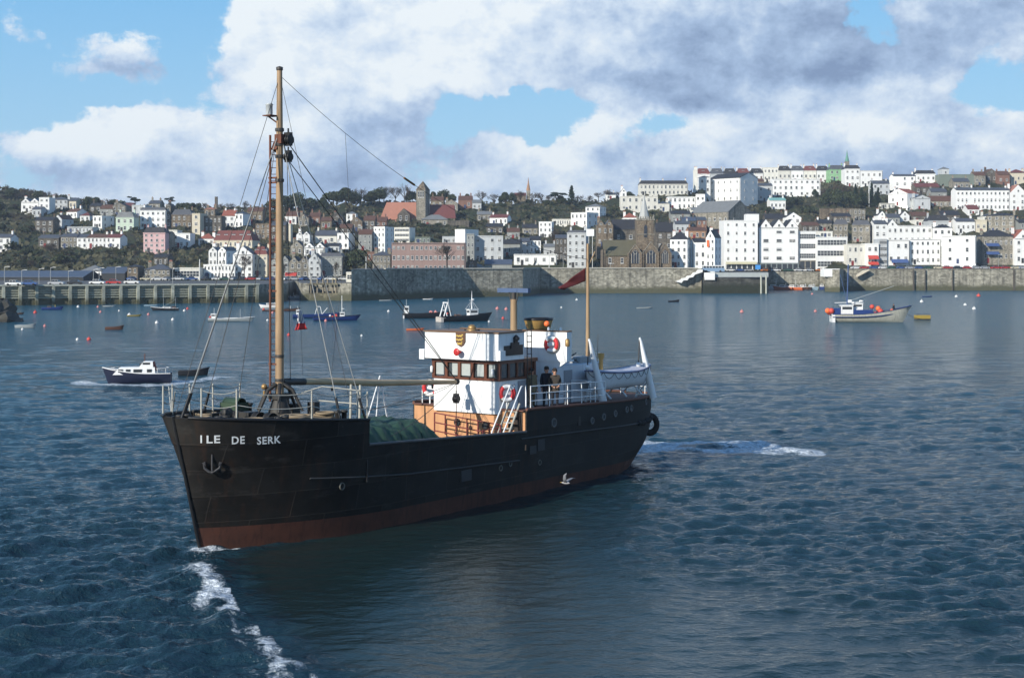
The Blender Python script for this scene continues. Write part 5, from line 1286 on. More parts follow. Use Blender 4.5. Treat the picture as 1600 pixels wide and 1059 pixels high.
H(612,727,380,426,'rose','lslate','f',2,16,3,'long pink brown office block above the dark harbour wall',cat='office block',name='office_block',wsz=(.6,.42),chim=0)
H(691,712,370,382,'cool','lslate','f',2,3,1,'low grey white building behind the pink brown office')
H(711,727,359,384,'white','lslate','f',2,0,0,'tall blank white tower block at the right end of the pink brown office',x2=747,dep=13,cat='office block',name='office_block',chim=0)
H(729,741,366,412,'grey','slate','f',2,2,4,'shaded grey block between the blank white tower and the lilac building')
H(741,786,369,410,'cool','slate','f',2,4,3,'pale grey four window wide building in the town centre',cat='office block',name='office_block')
H(786,813,381,402,'grey','dark','g',7,4,1,'dark slated house right of the pale grey centre building',x2=816)
H(812,828,378,398,'cool','slate','g',6,2,2,'pale house with three chimneys in the town centre')
H(828,845,375,396,'white','dark','g',6,3,2,'white house with three tall windows in the town centre')
H(842,862,347,372,'white','slate','f',2,3,3,'narrow white house with iron balcony high in the town centre',x2=866)
H(868,886,372,408,'dstone','slate','g',5,3,3,'shaded town house behind the bare tree')
H(886,915,364,418,'cool','slate','m',4,3,5,'tall pale grey five storey house left of the sign board',x2=922)
H(803,870,398,414,'white','dark','f',2,5,1,'low white pavilion with black roof line above the harbour wall',cat='pavilion',name='pavilion',chim=0)
H(718,757,417,421,'white','lslate','p',9,0,0,'white pyramid roofed kiosk behind the harbour wall',cat='kiosk',name='kiosk',chim=0)
H(757,800,413,421,'grey','blue','g',7,0,0,'blue grey shed roof behind the harbour wall',cat='shed',name='shed',chim=0)
H(728,745,411,421,'brown','dark','G',5,1,1,'small dark gable with white vents beside the white kiosk',cat='shed',name='shed')
H(541,579,426,440,'white2','lslate','f',2,1,1,'small cream kiosk at the left end of the high dark harbour wall',cat='kiosk',name='kiosk',win='b',chim=0,D=430)
H(765,793,340,351,'white','red','g',5,4,1,'long white cottage with red roof on the green hillside',x2=799)
H(658,700,343,354,'stone','lslate','h',8,4,1,'low stone chapel with hipped roof below the brown church nave',chim=0,cat='chapel',name='chapel')
H(700,733,345,354,'dstone','dark','f',2,0,0,'dark walled yard building beside the low stone chapel',chim=0)
H(673,693,313,325,'brown','brownr','g',6,2,1,'brown tiled house close behind the church tower')
H(695,715,318,330,'stone','brownr','G',6,2,1,'stone gable on the ridge right of the church tower')
H(716,738,312,326,'brick','brownr','g',6,2,1,'brick house on the ridge under bare trees')
H(738,752,317,328,'cool','lslate','g',5,2,1,'pale house on the ridge under bare trees')
H(745,768,335,346,'stone','lslate','g',5,3,1,'grey stone house left of the long white cottage')
H(863,892,343,352,'white2','lslate','f',2,8,1,'low balustraded cream wall building on the hillside')
H(892,916,333,354,'white','lslate','f',3,4,2,'white villa with shaded flank above the town centre',x2=935)
H(915,937,323,340,'white','lslate','p',5,3,2,'white villa with wide pyramid roof above the town centre',x2=948)
H(947,962,304,312,'white','slate','g',3,2,1,'tiny white house on the ridge among trees left of the cream terrace')
# landmark church with red roof (far)
def church_far():
    D = depth(650, 345); s = D / F; zb = CH + (HZ - 350) * s
    r = empty('church', ((593 - 800) * s, D, zb), 0, 'big church with orange red tiled nave and square spired tower on the hill', 'church')
    st = WALL['brown']; u = lambda px: (px - 593) * s; v = lambda py: (350 - py) * s
    k = MB(); k.prism([(u(594), 0), (u(650), 0), (u(650), 16), (u(594), 16)], -5, v(346)); k.prism([(u(650), 1), (u(711), 1), (u(711), 14), (u(650), 14)], -5, v(341)); k.build('wall', st, r)
    k = MB(); k.add([(u(592), -.3, v(346)), (u(651), -.3, v(346)), (u(651), 8, v(315)), (u(602), 8, v(315)), (u(592), 16, v(346)), (u(651), 16, v(346))], [(0, 1, 2, 3), (0, 3, 4), (3, 2, 5, 4), (1, 5, 2)]); k.build('nave_roof', ROOF['orange'], r)
    k = MB(); k.add([(u(650), .7, v(341)), (u(712), .7, v(341)), (u(709), 7.5, v(319)), (u(650), 7.5, v(319)), (u(650), 14, v(341)), (u(712), 14, v(341))], [(0, 1, 2, 3), (3, 2, 5, 4), (1, 5, 2), (0, 3, 4)]); k.build('chancel_roof', ROOF['red'], r)  # shade on the chancel roof put into its darker red tile colour
    k = MB(); k.prism([(u(622), -4), (u(641), -4), (u(641), 5), (u(622), 5)], -5, v(336)); k.extr([(u(622), -4, v(336)), (u(641), -4, v(336)), (u(631.5), -4, v(326))], (0, 10, 0)); t_ = k.build('transept', WALL['dstone'], r)
    for q in (627, 636): inst('window', WIN, t_, (u(q), -4.05, v(341)), 0, (1.0, 1, 2.4))
    k = MB(); tw = [(u(650.5), -1.5), (u(665), -1.5), (u(671), 3.5), (u(656), 5)]; k.prism(tw, -5, v(297)); tr = k.build('tower', WALL['stone'], r)
    cx_ = sum(p[0] for p in tw) / 4; cy_ = sum(p[1] for p in tw) / 4
    k = MB(); k.add([(p[0] + (p[0] - cx_) * .08, p[1] + (p[1] - cy_) * .08, v(297)) for p in tw] + [(cx_, cy_, v(282.5))], [(0, 1, 4), (1, 2, 4), (2, 3, 4), (3, 0, 4), (3, 2, 1, 0)]); k.build('spire', WALL['brown'], tr)
    for q in (654.5, 658, 661.5): inst('window', WIN, tr, (u(q), -1.6, v(304)), 0, (.7, 1, 3.2))
    for q in (598, 606, 614, 646): inst('window', WIN, r, (u(q), -.06, v(348.5)), 0, (.8, 1, .9))
church_far()
def spire_far(x, yb, yt, w, m, label, body=None):
    D = depth(x, yb) + 30; s = D / F; zb = CH + (HZ - yb) * s
    r = empty('church', ((x - 800) * s, D, zb), 0, label, 'church')
    k = MB(); h = (yb - yt) * s; k.prism([(-w, -w), (w, -w), (w, w), (-w, w)], -8, h * .35); k.build('tower', WALL['stone'], r)
    k = MB(); k.lathe([(w * 1.15, h * .35), (w * .35, h * .72), (.05, h)], (0, 0, 0), 8, sm=False); k.build('spire', m, r)
    if body:
        x0, x1, y1 = body; k = MB(); a = (x0 - x) * s; b = (x1 - x) * s; hh = (yb - y1) * s
        k.prism([(a, -2), (b, -2), (b, 6), (a, 6)], -8, hh * .4); k.build('wall', WALL['brown'], r)
        k = MB(); k.extr([(a, -2.3, hh * .4), (a, 2, hh), (a, 6.3, hh * .4)], (b - a, 0, 0)); k.build('roof', ROOF['red'], r)
spire_far(825.5, 309, 277, 1.1, WALL['orange'], 'slender pinkish church spire with red nave on the middle ridge', (804, 822, 301))
spire_far(1323.5, 262, 234, 1.3, ROOF['copper'], 'thin green copper spire rising behind the roofs of the hilltop terrace')
# parish church
def parish():
    D = 552; s = D / F; zb = 8.2
    r = empty('parish_church', ((944 - 800) * s, D, zb), 0, 'granite parish church with square tower short pale spire and pointed gables behind the harbour wall', 'church')
    st = WALL['brown']; u = lambda px: (px - 944) * s; v = lambda py: CH + (HZ - py) * s - zb
    k = MB(); k.prism([(u(944), 0), (u(990), 0), (u(990), 14), (u(944), 14)], -4, v(400)); k.prism([(u(942), -.3), (u(946), -.3), (u(946), 14.3), (u(942), 14.3)], -4, v(390)); k.build('nave_wall', st, r)
    k = MB(); k.extr([(u(943), -.4, v(400)), (u(943), 7, v(376)), (u(943), 14.4, v(400)), (u(943), 14.4, v(397)), (u(943), 7, v(374.5)), (u(943), -.4, v(398.5))], (u(998) - u(943), 0, 0)); k.build('roof', ROOF['moss'], r)
    for q in (953, 972): inst('window', WIN, r, (u(q), -.06, v(407)), 0, (1.1, 1, 2.2))
    for (a, b, ap, ev) in ((980, 1003, 383, 398), (1003, 1029, 379, 396), (1029, 1047, 380, 396)):
        k = MB(); k.prism([(u(a), -3), (u(b), -3), (u(b), 12), (u(a), 12)], -4, v(ev)); k.extr([(u(a), -3, v(ev)), (u(b), -3, v(ev)), (u((a + b) / 2), -3, v(ap))], (0, 15, 0))
        for q in (a + .7, b - .7): k.box((u(q), -3.3, v(407)), (.7, .8, (419 - 396) * s))
        g = k.build('gable', st, r)
        k = MB()
        for (e, f) in ((a - .4, (a + b) / 2), (b + .4, (a + b) / 2)): k.extr([(u(e), -3.15, v(ev + .4)), (u(f), -3.15, v(ap - .2)), (u(f), -3.15, v(ap - 1.4)), (u(e), -3.15, v(ev - .8))], (0, 1.2, 0))
        k.build('gable_coping', WALL['stone'], g)
        c = u((a + b) / 2); wd = (b - a) * s * .24
        def arch(w_, y_): return [(c - w_, y_, v(412)), (c + w_, y_, v(412)), (c + w_, y_, v(396)), (c + w_ * .6, y_, v(392.5)), (c, y_, v(389.8)), (c - w_ * .6, y_, v(392.5)), (c - w_, y_, v(396))]
        k = MB(); k.extr(arch(wd, -3.1), (0, .12, 0)); w0_ = k.build('arched_window', mat('dark_church_glass', (.03, .035, .045), .3, .2, 1), g)
        k = MB()
        for q in (-.35, .35): k.box((c + wd * q, -3.16, v(403)), (.14, .1, 17 * s))
        for q in (-1.08, 1.08): k.box((c + wd * q, -3.16, v(404)), (.2, .1, 15 * s))
        k.torus((c, -3.14, v(394.5)), wd * .5, .08, 14, 5, 0, 'y'); k.build('tracery', mat('pale_tracery', (.38, .36, .31), .9), w0_)
    k = MB(); k.prism([(u(996), 2), (u(1022), 2), (u(1025), 9), (u(1022), 12), (u(996), 12)], -4, v(342)); tw = k.build('tower', st, r)
    k = MB(); n_ = 7
    for q in range(n_): k.box((u(996) + (u(1023) - u(996)) * (q + .5) / n_, 1.9, v(340)), (.5, .4, .9))
    k.box(((u(996) + u(1023)) / 2, 2.0, v(343)), (u(1024) - u(995), .5, .5)); k.box(((u(996) + u(1023)) / 2, 1.95, v(366)), (u(1024) - u(995), .3, .3))
    for q in (996.5, 1022.5): k.tube([(u(q), 2.2, v(342)), (u(q), 2.2, v(337)), (u(q), 2.2, v(334))], [.35, .3, .05], 6)
    k.build('parapet', WALL['stone'], tw)
    k = MB(); k.extr([(u(1007), 1.95, v(371)), (u(1012), 1.95, v(371)), (u(1012), 1.95, v(354)), (u(1009.5), 1.95, v(350.5)), (u(1007), 1.95, v(354))], (0, .1, 0)); k.build('belfry_window', MC['dark_church_glass'], tw)
    k = MB(); k.lathe([(.55, 0), (.6, .12), (.001, .14)], (u(1003.5), 1.9, v(348)), 16, 0, True, 'y'); k.build('clock_face', mat('clock_white', (.5, .48, .42), .6), tw)
    k = MB(); k.lathe([(8.2 * s, v(341)), (7.6 * s, v(336)), (3.5 * s, v(318)), (.06, v(303))], (u(1009), 7, 0), 8, sm=False); k.build('spire', mat('pale_lead_spire', (.38, .39, .37), .6, .12, .4), tw)
parish()
H(957,995,358,384,'dstone','dark','g',15,2,1,'dark slated market hall behind the parish church nave',chim=0,cat='market hall',name='market_hall',D=590)
H(933,958,352,386,'brown','slate','G',8,3,2,'ornate brown stone market front left of the parish church tower',n=2,D=584)
H(1025,1052,362,392,'dstone','dark','g',15,2,2,'dark roofed building right behind the parish church tower',D=590)
# town right of the church
H(1047,1073,374,418,'white','dark','h',13,3,4,'narrow white four storey house right beside the parish church',x2=1083,D=556)
H(1084,1103,378,418,'white','dark','g',5,2,3,'white three storey house between the church side house and the lantern fronted one',D=558)
H(1103,1116,372,418,'white','dark','G',12,2,4,'narrow white gabled house with orange lamp sign left of the big hotel',x2=1131,D=556)
H(1131,1184,345,424,'white','lslate','f',2,4,6,'tall plain white hotel block left of the three gables',cat='hotel',name='hotel',D=610,dep=14,wsz=(.24,.40),chim=0)
H(1166,1186,334,346,'white','dark','p',4,0,0,'roof house on top of the tall plain white hotel',cat='roof house',name='roof_house',D=616,base=1,dep=6,chim=0)
H(1186.5,1248,356,424,'white','dark','G',13,3,5,'white hotel building with three pointed gables facing the harbour',n=3,cat='hotel',name='hotel',D=612,dep=14,wsz=(.5,.38),chim=0,win='w')
H(1248.5,1275,362,423,'white','slate','f',2,1,4,'narrow white block with ribbon windows right of the three gables',cat='hotel',name='hotel',D=613,win='b',chim=0)
H(1275.5,1324,371,421,'white','lslate','f',2,1,3,'wide modern white building with long green glazed band',cat='shop',name='shop',D=611,win='b',chim=0)
H(1279,1301,362,372,'white2','slate','f',2,2,1,'set back top storey on the wide modern white building',cat='roof house',name='roof_house',D=618,base=1,chim=0)
H(1302,1324,351,376,'stone','slate','m',8,3,2,'granite house with dormers behind the wide modern white building',dorm=2,x2=1331)
H(1331,1358,352,380,'stone','slate','m',8,3,2,'shaded granite house with white dormers right of centre',dorm=2,x2=1366)
H(1324,1358,382,415,'white2','lslate','f',2,4,2,'low white and stone house with arched windows on the quay',D=604)
H(1354,1373,381,415,'white','lslate','f',2,2,2,'narrow white shop with red blinds on the quay',D=602,cat='shop',name='shop')
H(1373.5,1386,374,414,'cool','slate','f',2,1,4,'narrow glass fronted building right of the shop with red blinds',D=603,win='b',chim=0)
H(1386.5,1421,375,414,'white','lslate','f',2,3,2,'white restaurant with blue awning over stone ground floor',D=604,cat='restaurant',name='restaurant')
H(1421.5,1470,374,413,'white','lslate','f',2,6,3,'wide white quay building with three rows of windows',D=606,cat='shop',name='shop')
H(1471,1519,369,412,'white','lslate','f',2,2,3,'square white building with brown shaded flank on the quay',D=602,x2=1535,dep=13,cat='shop',name='shop')
H(1536,1584,369,411,'stone','dark','h',10,6,2,'grey stone hotel with blue awnings and dark hipped roof at right',D=606,cat='hotel',name='hotel',chim=2)
H(1585,1612,373,411,'white','brightred','G',14,2,3,'tall white gabled house at the right edge of the quay',D=604)
H(1366,1386,350,382,'white','slate','g',6,2,3,'white house joined left of the tall white gable above the quay')
H(1386,1403,353,382,'white','slate','G',10,2,2,'tall white gable above the quay shops')
H(1403,1457,353,382,'white','lslate','f',2,6,2,'long white building with small windows above the quay shops')
H(1429,1465,344,354,'white2','lslate','f',2,4,1,'flat roofed upper white block above the long white building')
H(1457,1485,356,384,'white','dark','h',6,3,2,'white and shaded house with dark roof behind the quay shops',x2=1494)
H(1451,1483,345,362,'cool','dark','m',9,3,1,'pale house with dark dormer roof above the quay at right',dorm=1)
H(1494,1524,346,364,'white','slate','g',5,4,1,'white building with small windows behind the square white one')
H(1524,1542,344,364,'cream','lslate','f',2,2,1,'cream block left of the big granite house at right')
H(1541,1578,337,363,'stone','dark','h',4,4,3,'big granite house with dark shaded side at right',x2=1592)
H(1592,1615,348,368,'grey','dark','g',5,2,2,'grey house beyond the big granite house at the right edge')
H(1372,1385,337,348,'white','dark','G',7,1,1,'left of two small white gables with brown chimneys')
H(1407,1421,337,348,'white','dark','G',7,1,1,'right of two small white gables with brown chimneys')
H(1386,1406,340,350,'grey','slate','g',6,2,1,'grey roofed house between the two small white gables')
H(1425,1450,337,348,'dstone','brownr','g',6,3,1,'brown roofed house above the flat roofed white block')
H(1388,1410,304,322,'white','brightred','G',8,2,1,'white gabled house with orange red roofs on the right hillside',x2=1431)
H(1375,1398,318,326,'white2','lslate','f',2,4,1,'white conservatory below the gabled house with orange red roofs')
H(1429,1454,310,328,'cool','slate','G',5,1,1,'pale lilac grey gable wall on the right hillside')
H(1454,1494,314,324,'stone','brownr','g',8,6,1,'long stone building with reddish roof on the right hillside')
H(1494,1578,297,329,'white','slate','g',4,13,3,'very long white building with many windows near the right edge',cat='school',name='school',chim=4)
H(1578,1604,302,329,'white','orange','G',13,2,3,'white gabled wing at the end of the very long white building')
H(1512,1530,327,336,'white','red','g',7,2,1,'small white house with bright red roof below the very long white building')
H(1536,1562,338,347,'white2','slate','h',5,3,1,'low white house below the white gabled wing')
H(1470,1500,336,350,'dstone','dark','g',7,4,1,'dark roofed house left of the red roofed small white one')
H(1396,1431,275,300,'white','slate','g',3,3,3,'white three storey house on the ridge right of the dark pines')
H(1431,1462,272,285,'white','dark','m',6,4,1,'white ridge house with flat dark roof and dormers',dorm=3)
H(1430,1468,292,304,'dstone','red','g',6,4,1,'red brown roofed house below the white ridge house')
H(1363,1390,287,306,'cool','slate','g',5,3,2,'pale house half hidden right of the pines')
H(1344,1379,267,292,'white','slate','f',2,4,2,'square white hotel at the right end of the hilltop terrace',cat='hotel',name='hotel')
H(1320,1344,264,292,'white','dark','m',6,3,3,'white end house of the hilltop terrace under the green spire')
H(1468,1522,273,290,'sage','slate','f',2,0,0,'big plain grey green hall on the right ridge',cat='hall',name='hall',chim=0)
H(1472,1483,264,276,'cool','lslate','p',4,1,1,'little pale turret house behind the grey green hall')
H(1522,1540,274,290,'stone','brownr','g',6,2,1,'brown roofed house right of the grey green hall')
H(1541,1558,270,288,'dstone','brownr','G',6,2,1,'dark gable on the right ridge skyline')
H(1559,1578,273,290,'brick','brownr','g',6,2,1,'brick house on the right ridge skyline')
H(1579,1604,270,288,'cream','red','h',6,3,1,'cream house with red roof at the right end of the skyline')
H(1455,1480,300,312,'grey','slate','g',6,3,1,'grey house on the hillside above the long reddish roof')
H(1490,1515,284,296,'stone','slate','g',6,3,1,'slate roofed stone house behind the very long white building')
# hilltop terraces
H(1088,1110,272,292,'white','red','m',9,3,1,'red roofed left end house of the hilltop terrace',dorm=1)
H(1110,1131,272,290,'cool','slate','m',9,3,1,'grey roofed house second from the left end of the hilltop terrace',dorm=1)
H(1131,1151,272,290,'cool','dark','m',9,3,1,'dark roofed house in the left half of the hilltop terrace',dorm=1)
H(1151,1172,272,288,'white','red','m',9,3,1,'red roofed house with white dormer in the left half of the hilltop terrace',dorm=1)
H(1172,1193,271,284,'white','dark','m',8,3,1,'last dark red house before the round turret of the hilltop terrace',dorm=1)
H(1193,1216,262,284,'white2','slate','f',3,4,2,'pale bow fronted turret house in the hilltop terrace')
for i, (rc, q) in enumerate((('dark', 'dark roofed terrace house right of the bow fronted turret'), ('slate', 'slate roofed terrace house second right of the bow fronted turret'), ('red', 'red roofed terrace house in the middle of the right hilltop row'), ('dark', 'dark roofed terrace house left of the green scaffolding'))):
    H(1216 + i * 20, 1236 + i * 20, 267, 284, 'white' if i % 2 else 'white2', rc, 'm', 8, 3, 1, q, dorm=1)
H(1296,1320,265,282,'green','slate','m',7,3,2,'hilltop house wrapped in pale green scaffold netting')
H(1084.5,1090,266,300,'white2','slate','f',2,0,0,'tall pale chimney tower at the left end of the hilltop terrace',dep=5,chim=1)
H(1093,1110,277,303,'white','slate','h',3,2,2,'white wing left of the big white block with dark gable')
H(1108,1150,280,318,'white','dark','g',8,5,3,'big white block with dark windowless right gable on the hill',x2=1182,dep=17,cat='school',name='school',chim=0,wsz=(.18,.5))
H(1207,1282,280,307,'white','red','f',2,9,3,'long white nine window building below the hilltop terrace',cat='school',name='school')
H(1183,1207,290,315,'cool','slate','g',4,2,2,'pale house left of the long white nine window building')
H(1177,1194,283,297,'brown','brownr','g',4,2,1,'small brown house behind the big white block')
H(1203,1228,313,329,'white','aqua','g',4,4,1,'white house with pale green roof below the long white building')
H(1228,1252,340,360,'white','dark','G',8,2,2,'narrow white gabled house behind the three gables hotel')
H(1196,1226,342,356,'dstone','dark','g',8,3,1,'dark roofed house behind the three gables hotel')
H(1253,1280,352,364,'dstone','brownr','g',5,3,1,'brown roofed house with chimneys above the ribbon window block')
H(1278,1300,349,362,'stone','dark','g',6,2,1,'stone house with tall white chimney above the modern white building',cw='white')
H(1334,1352,327,345,'stone','slate','f',2,3,2,'square stone house below the dark pines')
H(1282,1333,326,334,'brown','lslate','f',2,0,0,'long brown retaining wall below the bare hilltop wood',cat='retaining wall',name='retaining_wall',dep=3,chim=0)
H(1300,1330,338,350,'dstone','dark','g',5,3,1,'dark house under the long brown retaining wall')
# slate hall with dark gable
H(1080,1130,333,356,'stone','lslate','g',18,7,1,'large granite hall with broad pale slate roof and dark gable end',x2=1172,dep=19,cat='hall',name='hall',chim=0)
H(999,1075,288,305,'white2','dark','m',6,12,2,'long pale terrace of twelve bays with dark roof left of the hilltop row',dorm=5,chim=3)
H(970,1028,307,330,'white2','lslate','f',3,6,2,'cream two storey terrace with corner gable',chim=1)
H(970,979,300,328,'white','slate','G',6,1,3,'white corner gable at the left of the cream terrace')
H(1044,1087,308,327,'white','lslate','f',2,6,2,'white stepped terrace left of the big white block')
H(1087,1101,304,330,'white','slate','f',2,2,2,'white square house between the stepped terrace and big white block',x2=1107)
H(974,995,340,350,'white','brightred','h',8,3,1,'white bungalow with orange red roof behind the parish church spire')
H(1048,1079,334,348,'grey','dark','g',5,3,1,'grey house with dark roof right of the parish church spire')
H(1028,1046,318,330,'white2','slate','h',4,2,1,'small white house with garden right of the parish church spire')
H(1055,1078,350,366,'cool','slate','g',5,3,1,'pale house under slate roof right of the parish church tower')
H(1066,1088,345,362,'dstone','blue','g',6,2,1,'blue grey roofed house above the orange brick one')
H(1089,1104,344,362,'brick','slate','g',5,2,2,'red brick chimney house above the orange brick one')
H(1076,1103,360,374,'orange','brownr','g',5,3,1,'orange brick house behind the white three storey house')
H(1108,1130,368,384,'dstone','red','g',10,2,1,'house with red brown roof left of the tall plain hotel')
H(1080,1100,328,336,'white2','lslate','g',4,3,1,'low white cottage above the granite hall roof')
H(1142,1160,326,340,'cool','slate','g',5,2,1,'pale house tucked right of the granite hall gable',x2=1164)
H(850,870,386,402,'cool','lslate','g',5,3,1,'pale house behind the bare tree in the town centre')
H(760,786,354,366,'dstone','dark','g',5,3,1,'dark house under the long white cottage')
H(792,812,362,374,'grey','brownr','g',6,2,1,'grey house with brown roof left of the white three window house')
H(816,840,356,368,'stone','dark','g',6,3,1,'stone house below the balustraded wall at town centre')
H(936,956,362,380,'dstone','brownr','g',6,2,2,'dark house between the sign board and the market front',D=596)
H(60,92,372,388,'dstone','slate','g',5,3,1,'dim stone house at the left end of the quayside row in trees')
H(140,158,322,332,'dstone','dark','g',5,2,1,'dark house in the trees on the left ridge')
H(232,250,318,328,'stone','slate','g',5,2,1,'stone house behind the big square white villa on the ridge')
H(240,262,402,416,'dstone','dark','g',5,3,1,'dark stone house hidden on the slope under the pink house')
# hotel ground floor awnings and signs (parts would hang from the fronts: separate canopies)
def awning(x0, x1, y0, y1, D, m, label, dep=1.6):
    s = D / F; k = MB(); k.extr([(0, 0, 0), (0, -dep, -(y1 - y0) * s), (0, -dep, -(y1 - y0) * s - .25), (0, .0, -.25)], ((x1 - x0) * s, 0, 0)); o = k.build('awning', m); o.location = ((x0 - 800) * s, D - .2, CH + (HZ - y0) * s); tag(o, label, 'awning'); return o
def shopfront(x0, x1, y0, y1, D, n, label, fr=FRAME):
    s = D / F; r = empty('shopfront', ((x0 - 800) * s, D - .25, CH + (HZ - y1) * s), 0, label, 'shopfront'); w = (x1 - x0) * s; h = (y1 - y0) * s
    k = MB(); k.box((w / 2, 0, h / 2), (w, .2, h)); k.build('glazing', GLASS, r); k = MB()
    for i in range(n + 1): k.box((w * i / n, -.16, h / 2), (.45, .2, h))
    k.box((w / 2, -.17, h - .15), (w, .22, .5)); k.build('frame', fr, r)
shopfront(1134, 1184, 412, 424, 610, 6, 'shop windows under the tall plain white hotel'); shopfront(1188, 1247, 411, 424, 612, 7, 'long glazed ground floor of the three gabled hotel', mat('grey_green_frame', (.2, .23, .22), .6))
shopfront(1249, 1275, 407, 423, 613, 3, 'dark stone ground floor below the ribbon windows', WALL['stone'])
awning(1134, 1182, 409, 412, 610, mat('cream_awning', (.5, .46, .3), .8), 'striped cream awning along the tall plain white hotel'); awning(1392, 1418, 405, 410, 603.6, mat('blue_awning', (.05, .09, .22), .7), 'blue awning on the white restaurant')
awning(1356, 1372, 399, 404, 601.5, mat('red_awning', (.5, .06, .04), .7), 'upper red blind on the narrow white shop'); awning(1356, 1372, 409, 413, 601.5, MC['red_awning'], 'lower red blind on the narrow white shop')
awning(1540, 1560, 380, 384, 605.5, MC['blue_awning'], 'upper blue awning on the grey stone hotel'); awning(1540, 1560, 393, 397, 605.5, MC['blue_awning'], 'lower blue awning on the grey stone hotel')
awning(1104, 1108, 375, 385, 555.5, mat('orange_panel', (.7, .16, .05), .6), 'orange hanging sign on the narrow gabled house', .4)
awning(1424, 1446, 427, 431, 470, MC['red_awning'], 'r') if False else None
awning(446, 464, 426, 430, 498, MC['red_awning'], 'red awning on the quay just right of the mast')
awning(1180, 1188, 414, 420, 608, mat('bright_blue_board', (.05, .25, .6), .6), 'bright blue hoarding beside the hotel shop windows', .3)
# sign board on posts
s = 545 / F; r = empty('sign_board', ((916 - 800) * s, 545, 8.6), 0, 'blank white square board on two tall posts left of the parish church', 'sign')
k = MB(); k.box((1.5, 0, CH + (HZ - 363.5) * s - 8.6), (3.0, .15, 11 * s)); k.build('board', WHITE, r)
for x in (1.0, 2.4): k = MB(); k.tube([(x, .1, 0), (x, .1, CH + (HZ - 360) * s - 8.6)], .12, 6); k.build('post', FRAME, r)
# factory chimney, flag poles, lamp posts
def pole(x, y0, y1, D, r0, m, name, label, lamp=False, group=None):
    s = D / F; h = (y1 - y0) * s; r = empty(name, ((x - 800) * s, D, CH + (HZ - y1) * s), 0, label, name.replace('_', ' '), group)
    k = MB(); k.tube([(0, 0, -3), (0, 0, h)], [r0, r0 * .7], 7); k.build('post', m, r)
    if lamp: k = MB(); k.tube([(0, 0, h - .1), (.9, 0, h + .1)], .07, 5); k.box((1.1, 0, h + .08), (.6, .25, .14)); k.build('lamp_head', FRAME, r)
    return r
H(335.5,339.5,308,330,'dstone','dark','f',1,0,0,'tall dark factory chimney stack on the left ridge',dep=1.6,cat='chimney stack',name='chimney_stack',chim=0,base=14)
pole(1358, 286, 324, depth(1358, 324), .22, FRAME, 'flagpole', 'tall white flagpole in front of the dark pines')
pole(312, 405, 440, 488, .25, FRAME, 'flagpole', 'white pole on the left quay street beside the low cream building')
PG = mat('lamp_post_grey', (.3, .31, .3), .6)
for i, x in enumerate((7, 34, 61, 79, 107, 146, 155, 181, 235, 270)): pole(x, 417 + (i * 5) % 7, 446, 345 + x * .17 + 18, .10, PG, 'lamp_post', order[i] + ' grey lamp post from the left along the ribbed pier', True, 'lamp posts along the ribbed pier')
for i, x in enumerate((1325, 1388, 1452, 1500, 1560)): pole(x, 398, 419, 580, .09, PG, 'lamp_post', order[i] + ' grey lamp post from the left among cars on the right quay', True, 'lamp posts on the right quay')
pole(880, 395, 418, 530, .1, PG, 'lamp_post', 'lamp post by the low white pavilion', True); pole(858, 392, 417, 535, .16, FRAME, 'statue_column', 'slim white monument in front of the low white pavilion')
pole(954, 412, 419, 548, .1, PG, 'lamp_post', 'short lamp post before the parish church nave', True)
pole(572, 401, 430, 440, .14, FRAME, 'signal_mast', 'white signal mast above the round dark tree', False)

# ------------------------------------------------------------------ vehicles on the quays
CARC = {'red': (.40, .03, .025), 'white': (.7, .7, .68), 'blue': (.04, .09, .25), 'dark green': (.03, .09, .06), 'silver': (.4, .41, .42), 'black': (.02, .02, .022), 'cream': (.6, .54, .38), 'orange': (.55, .18, .04)}
CP = {c: mat('car_paint_' + c.replace(' ', '_'), v, .3, .03, 1, spec=.6) for c, v in CARC.items()}
TYRE = mat('tyre_rubber', (.02, .02, .02))
car0 = empty('parked_car')
k = MB(); prof = [(-2.0, .35), (-2.02, .75), (-1.75, .85), (-1.35, .88), (1.15, .88), (1.9, .8), (2.02, .6), (2.02, .35)]
k.extr([(p[0], -.8, p[1]) for p in prof], (0, 1.6, 0)); b_ = k.build('body', CP['red'], car0)
k = MB(); k.add([(-1.35, -.76, .86), (1.0, -.76, .86), (.55, -.62, 1.36), (-1.0, -.62, 1.36), (-1.35, .76, .86), (1.0, .76, .86), (.55, .62, 1.36), (-1.0, .62, 1.36)], [(0, 1, 2, 3), (5, 4, 7, 6), (1, 5, 6, 2), (4, 0, 3, 7), (3, 2, 6, 7)]); k.build('windows', GLASS, car0)
k = MB(); k.extr([(-1.05, -.63, 1.36), (.6, -.63, 1.36), (.6, .63, 1.36), (-1.05, .63, 1.36)], (0, 0, .05))
for x in (-.95, -.2, .5): k.box((x + .05, -.70, 1.1), (.07, .06, .5), 0, 0, 0, .27)
k.build('roof', CP['red'], car0)
wm_ = MB(); wm_.lathe([(.001, -.1), (.3, -.1), (.32, 0), (.3, .1), (.001, .1)], (0, 0, 0), 12, 0, True, 'y'); wme = wm_.mesh('wheel', [TYRE])
for x in (-1.3, 1.25):
    for y in (-.75, .75): inst('wheel', wme, car0, (x, y, .32))
note_kids(car0)
first = [True]
def car(x, y, D, col, label, rz=0, sc=1.0, z=None):
    c = car0 if first[0] else copy_tree(car0); first[0] = False
    c.location = ((x - 800) * D / F, D, z); c.rotation_euler = (0, 0, rz); c.scale = (sc, sc, sc)
    kids = [o for o in bpy.data.objects if o.parent == c and o.name.split('.')[0] in ('body', 'roof')]
    for o in kids: o.material_slots[0].link = 'OBJECT'; o.material_slots[0].material = CP[col]
    tag(c, label, 'car', 'cars parked along the harbour quays')
cc = {}
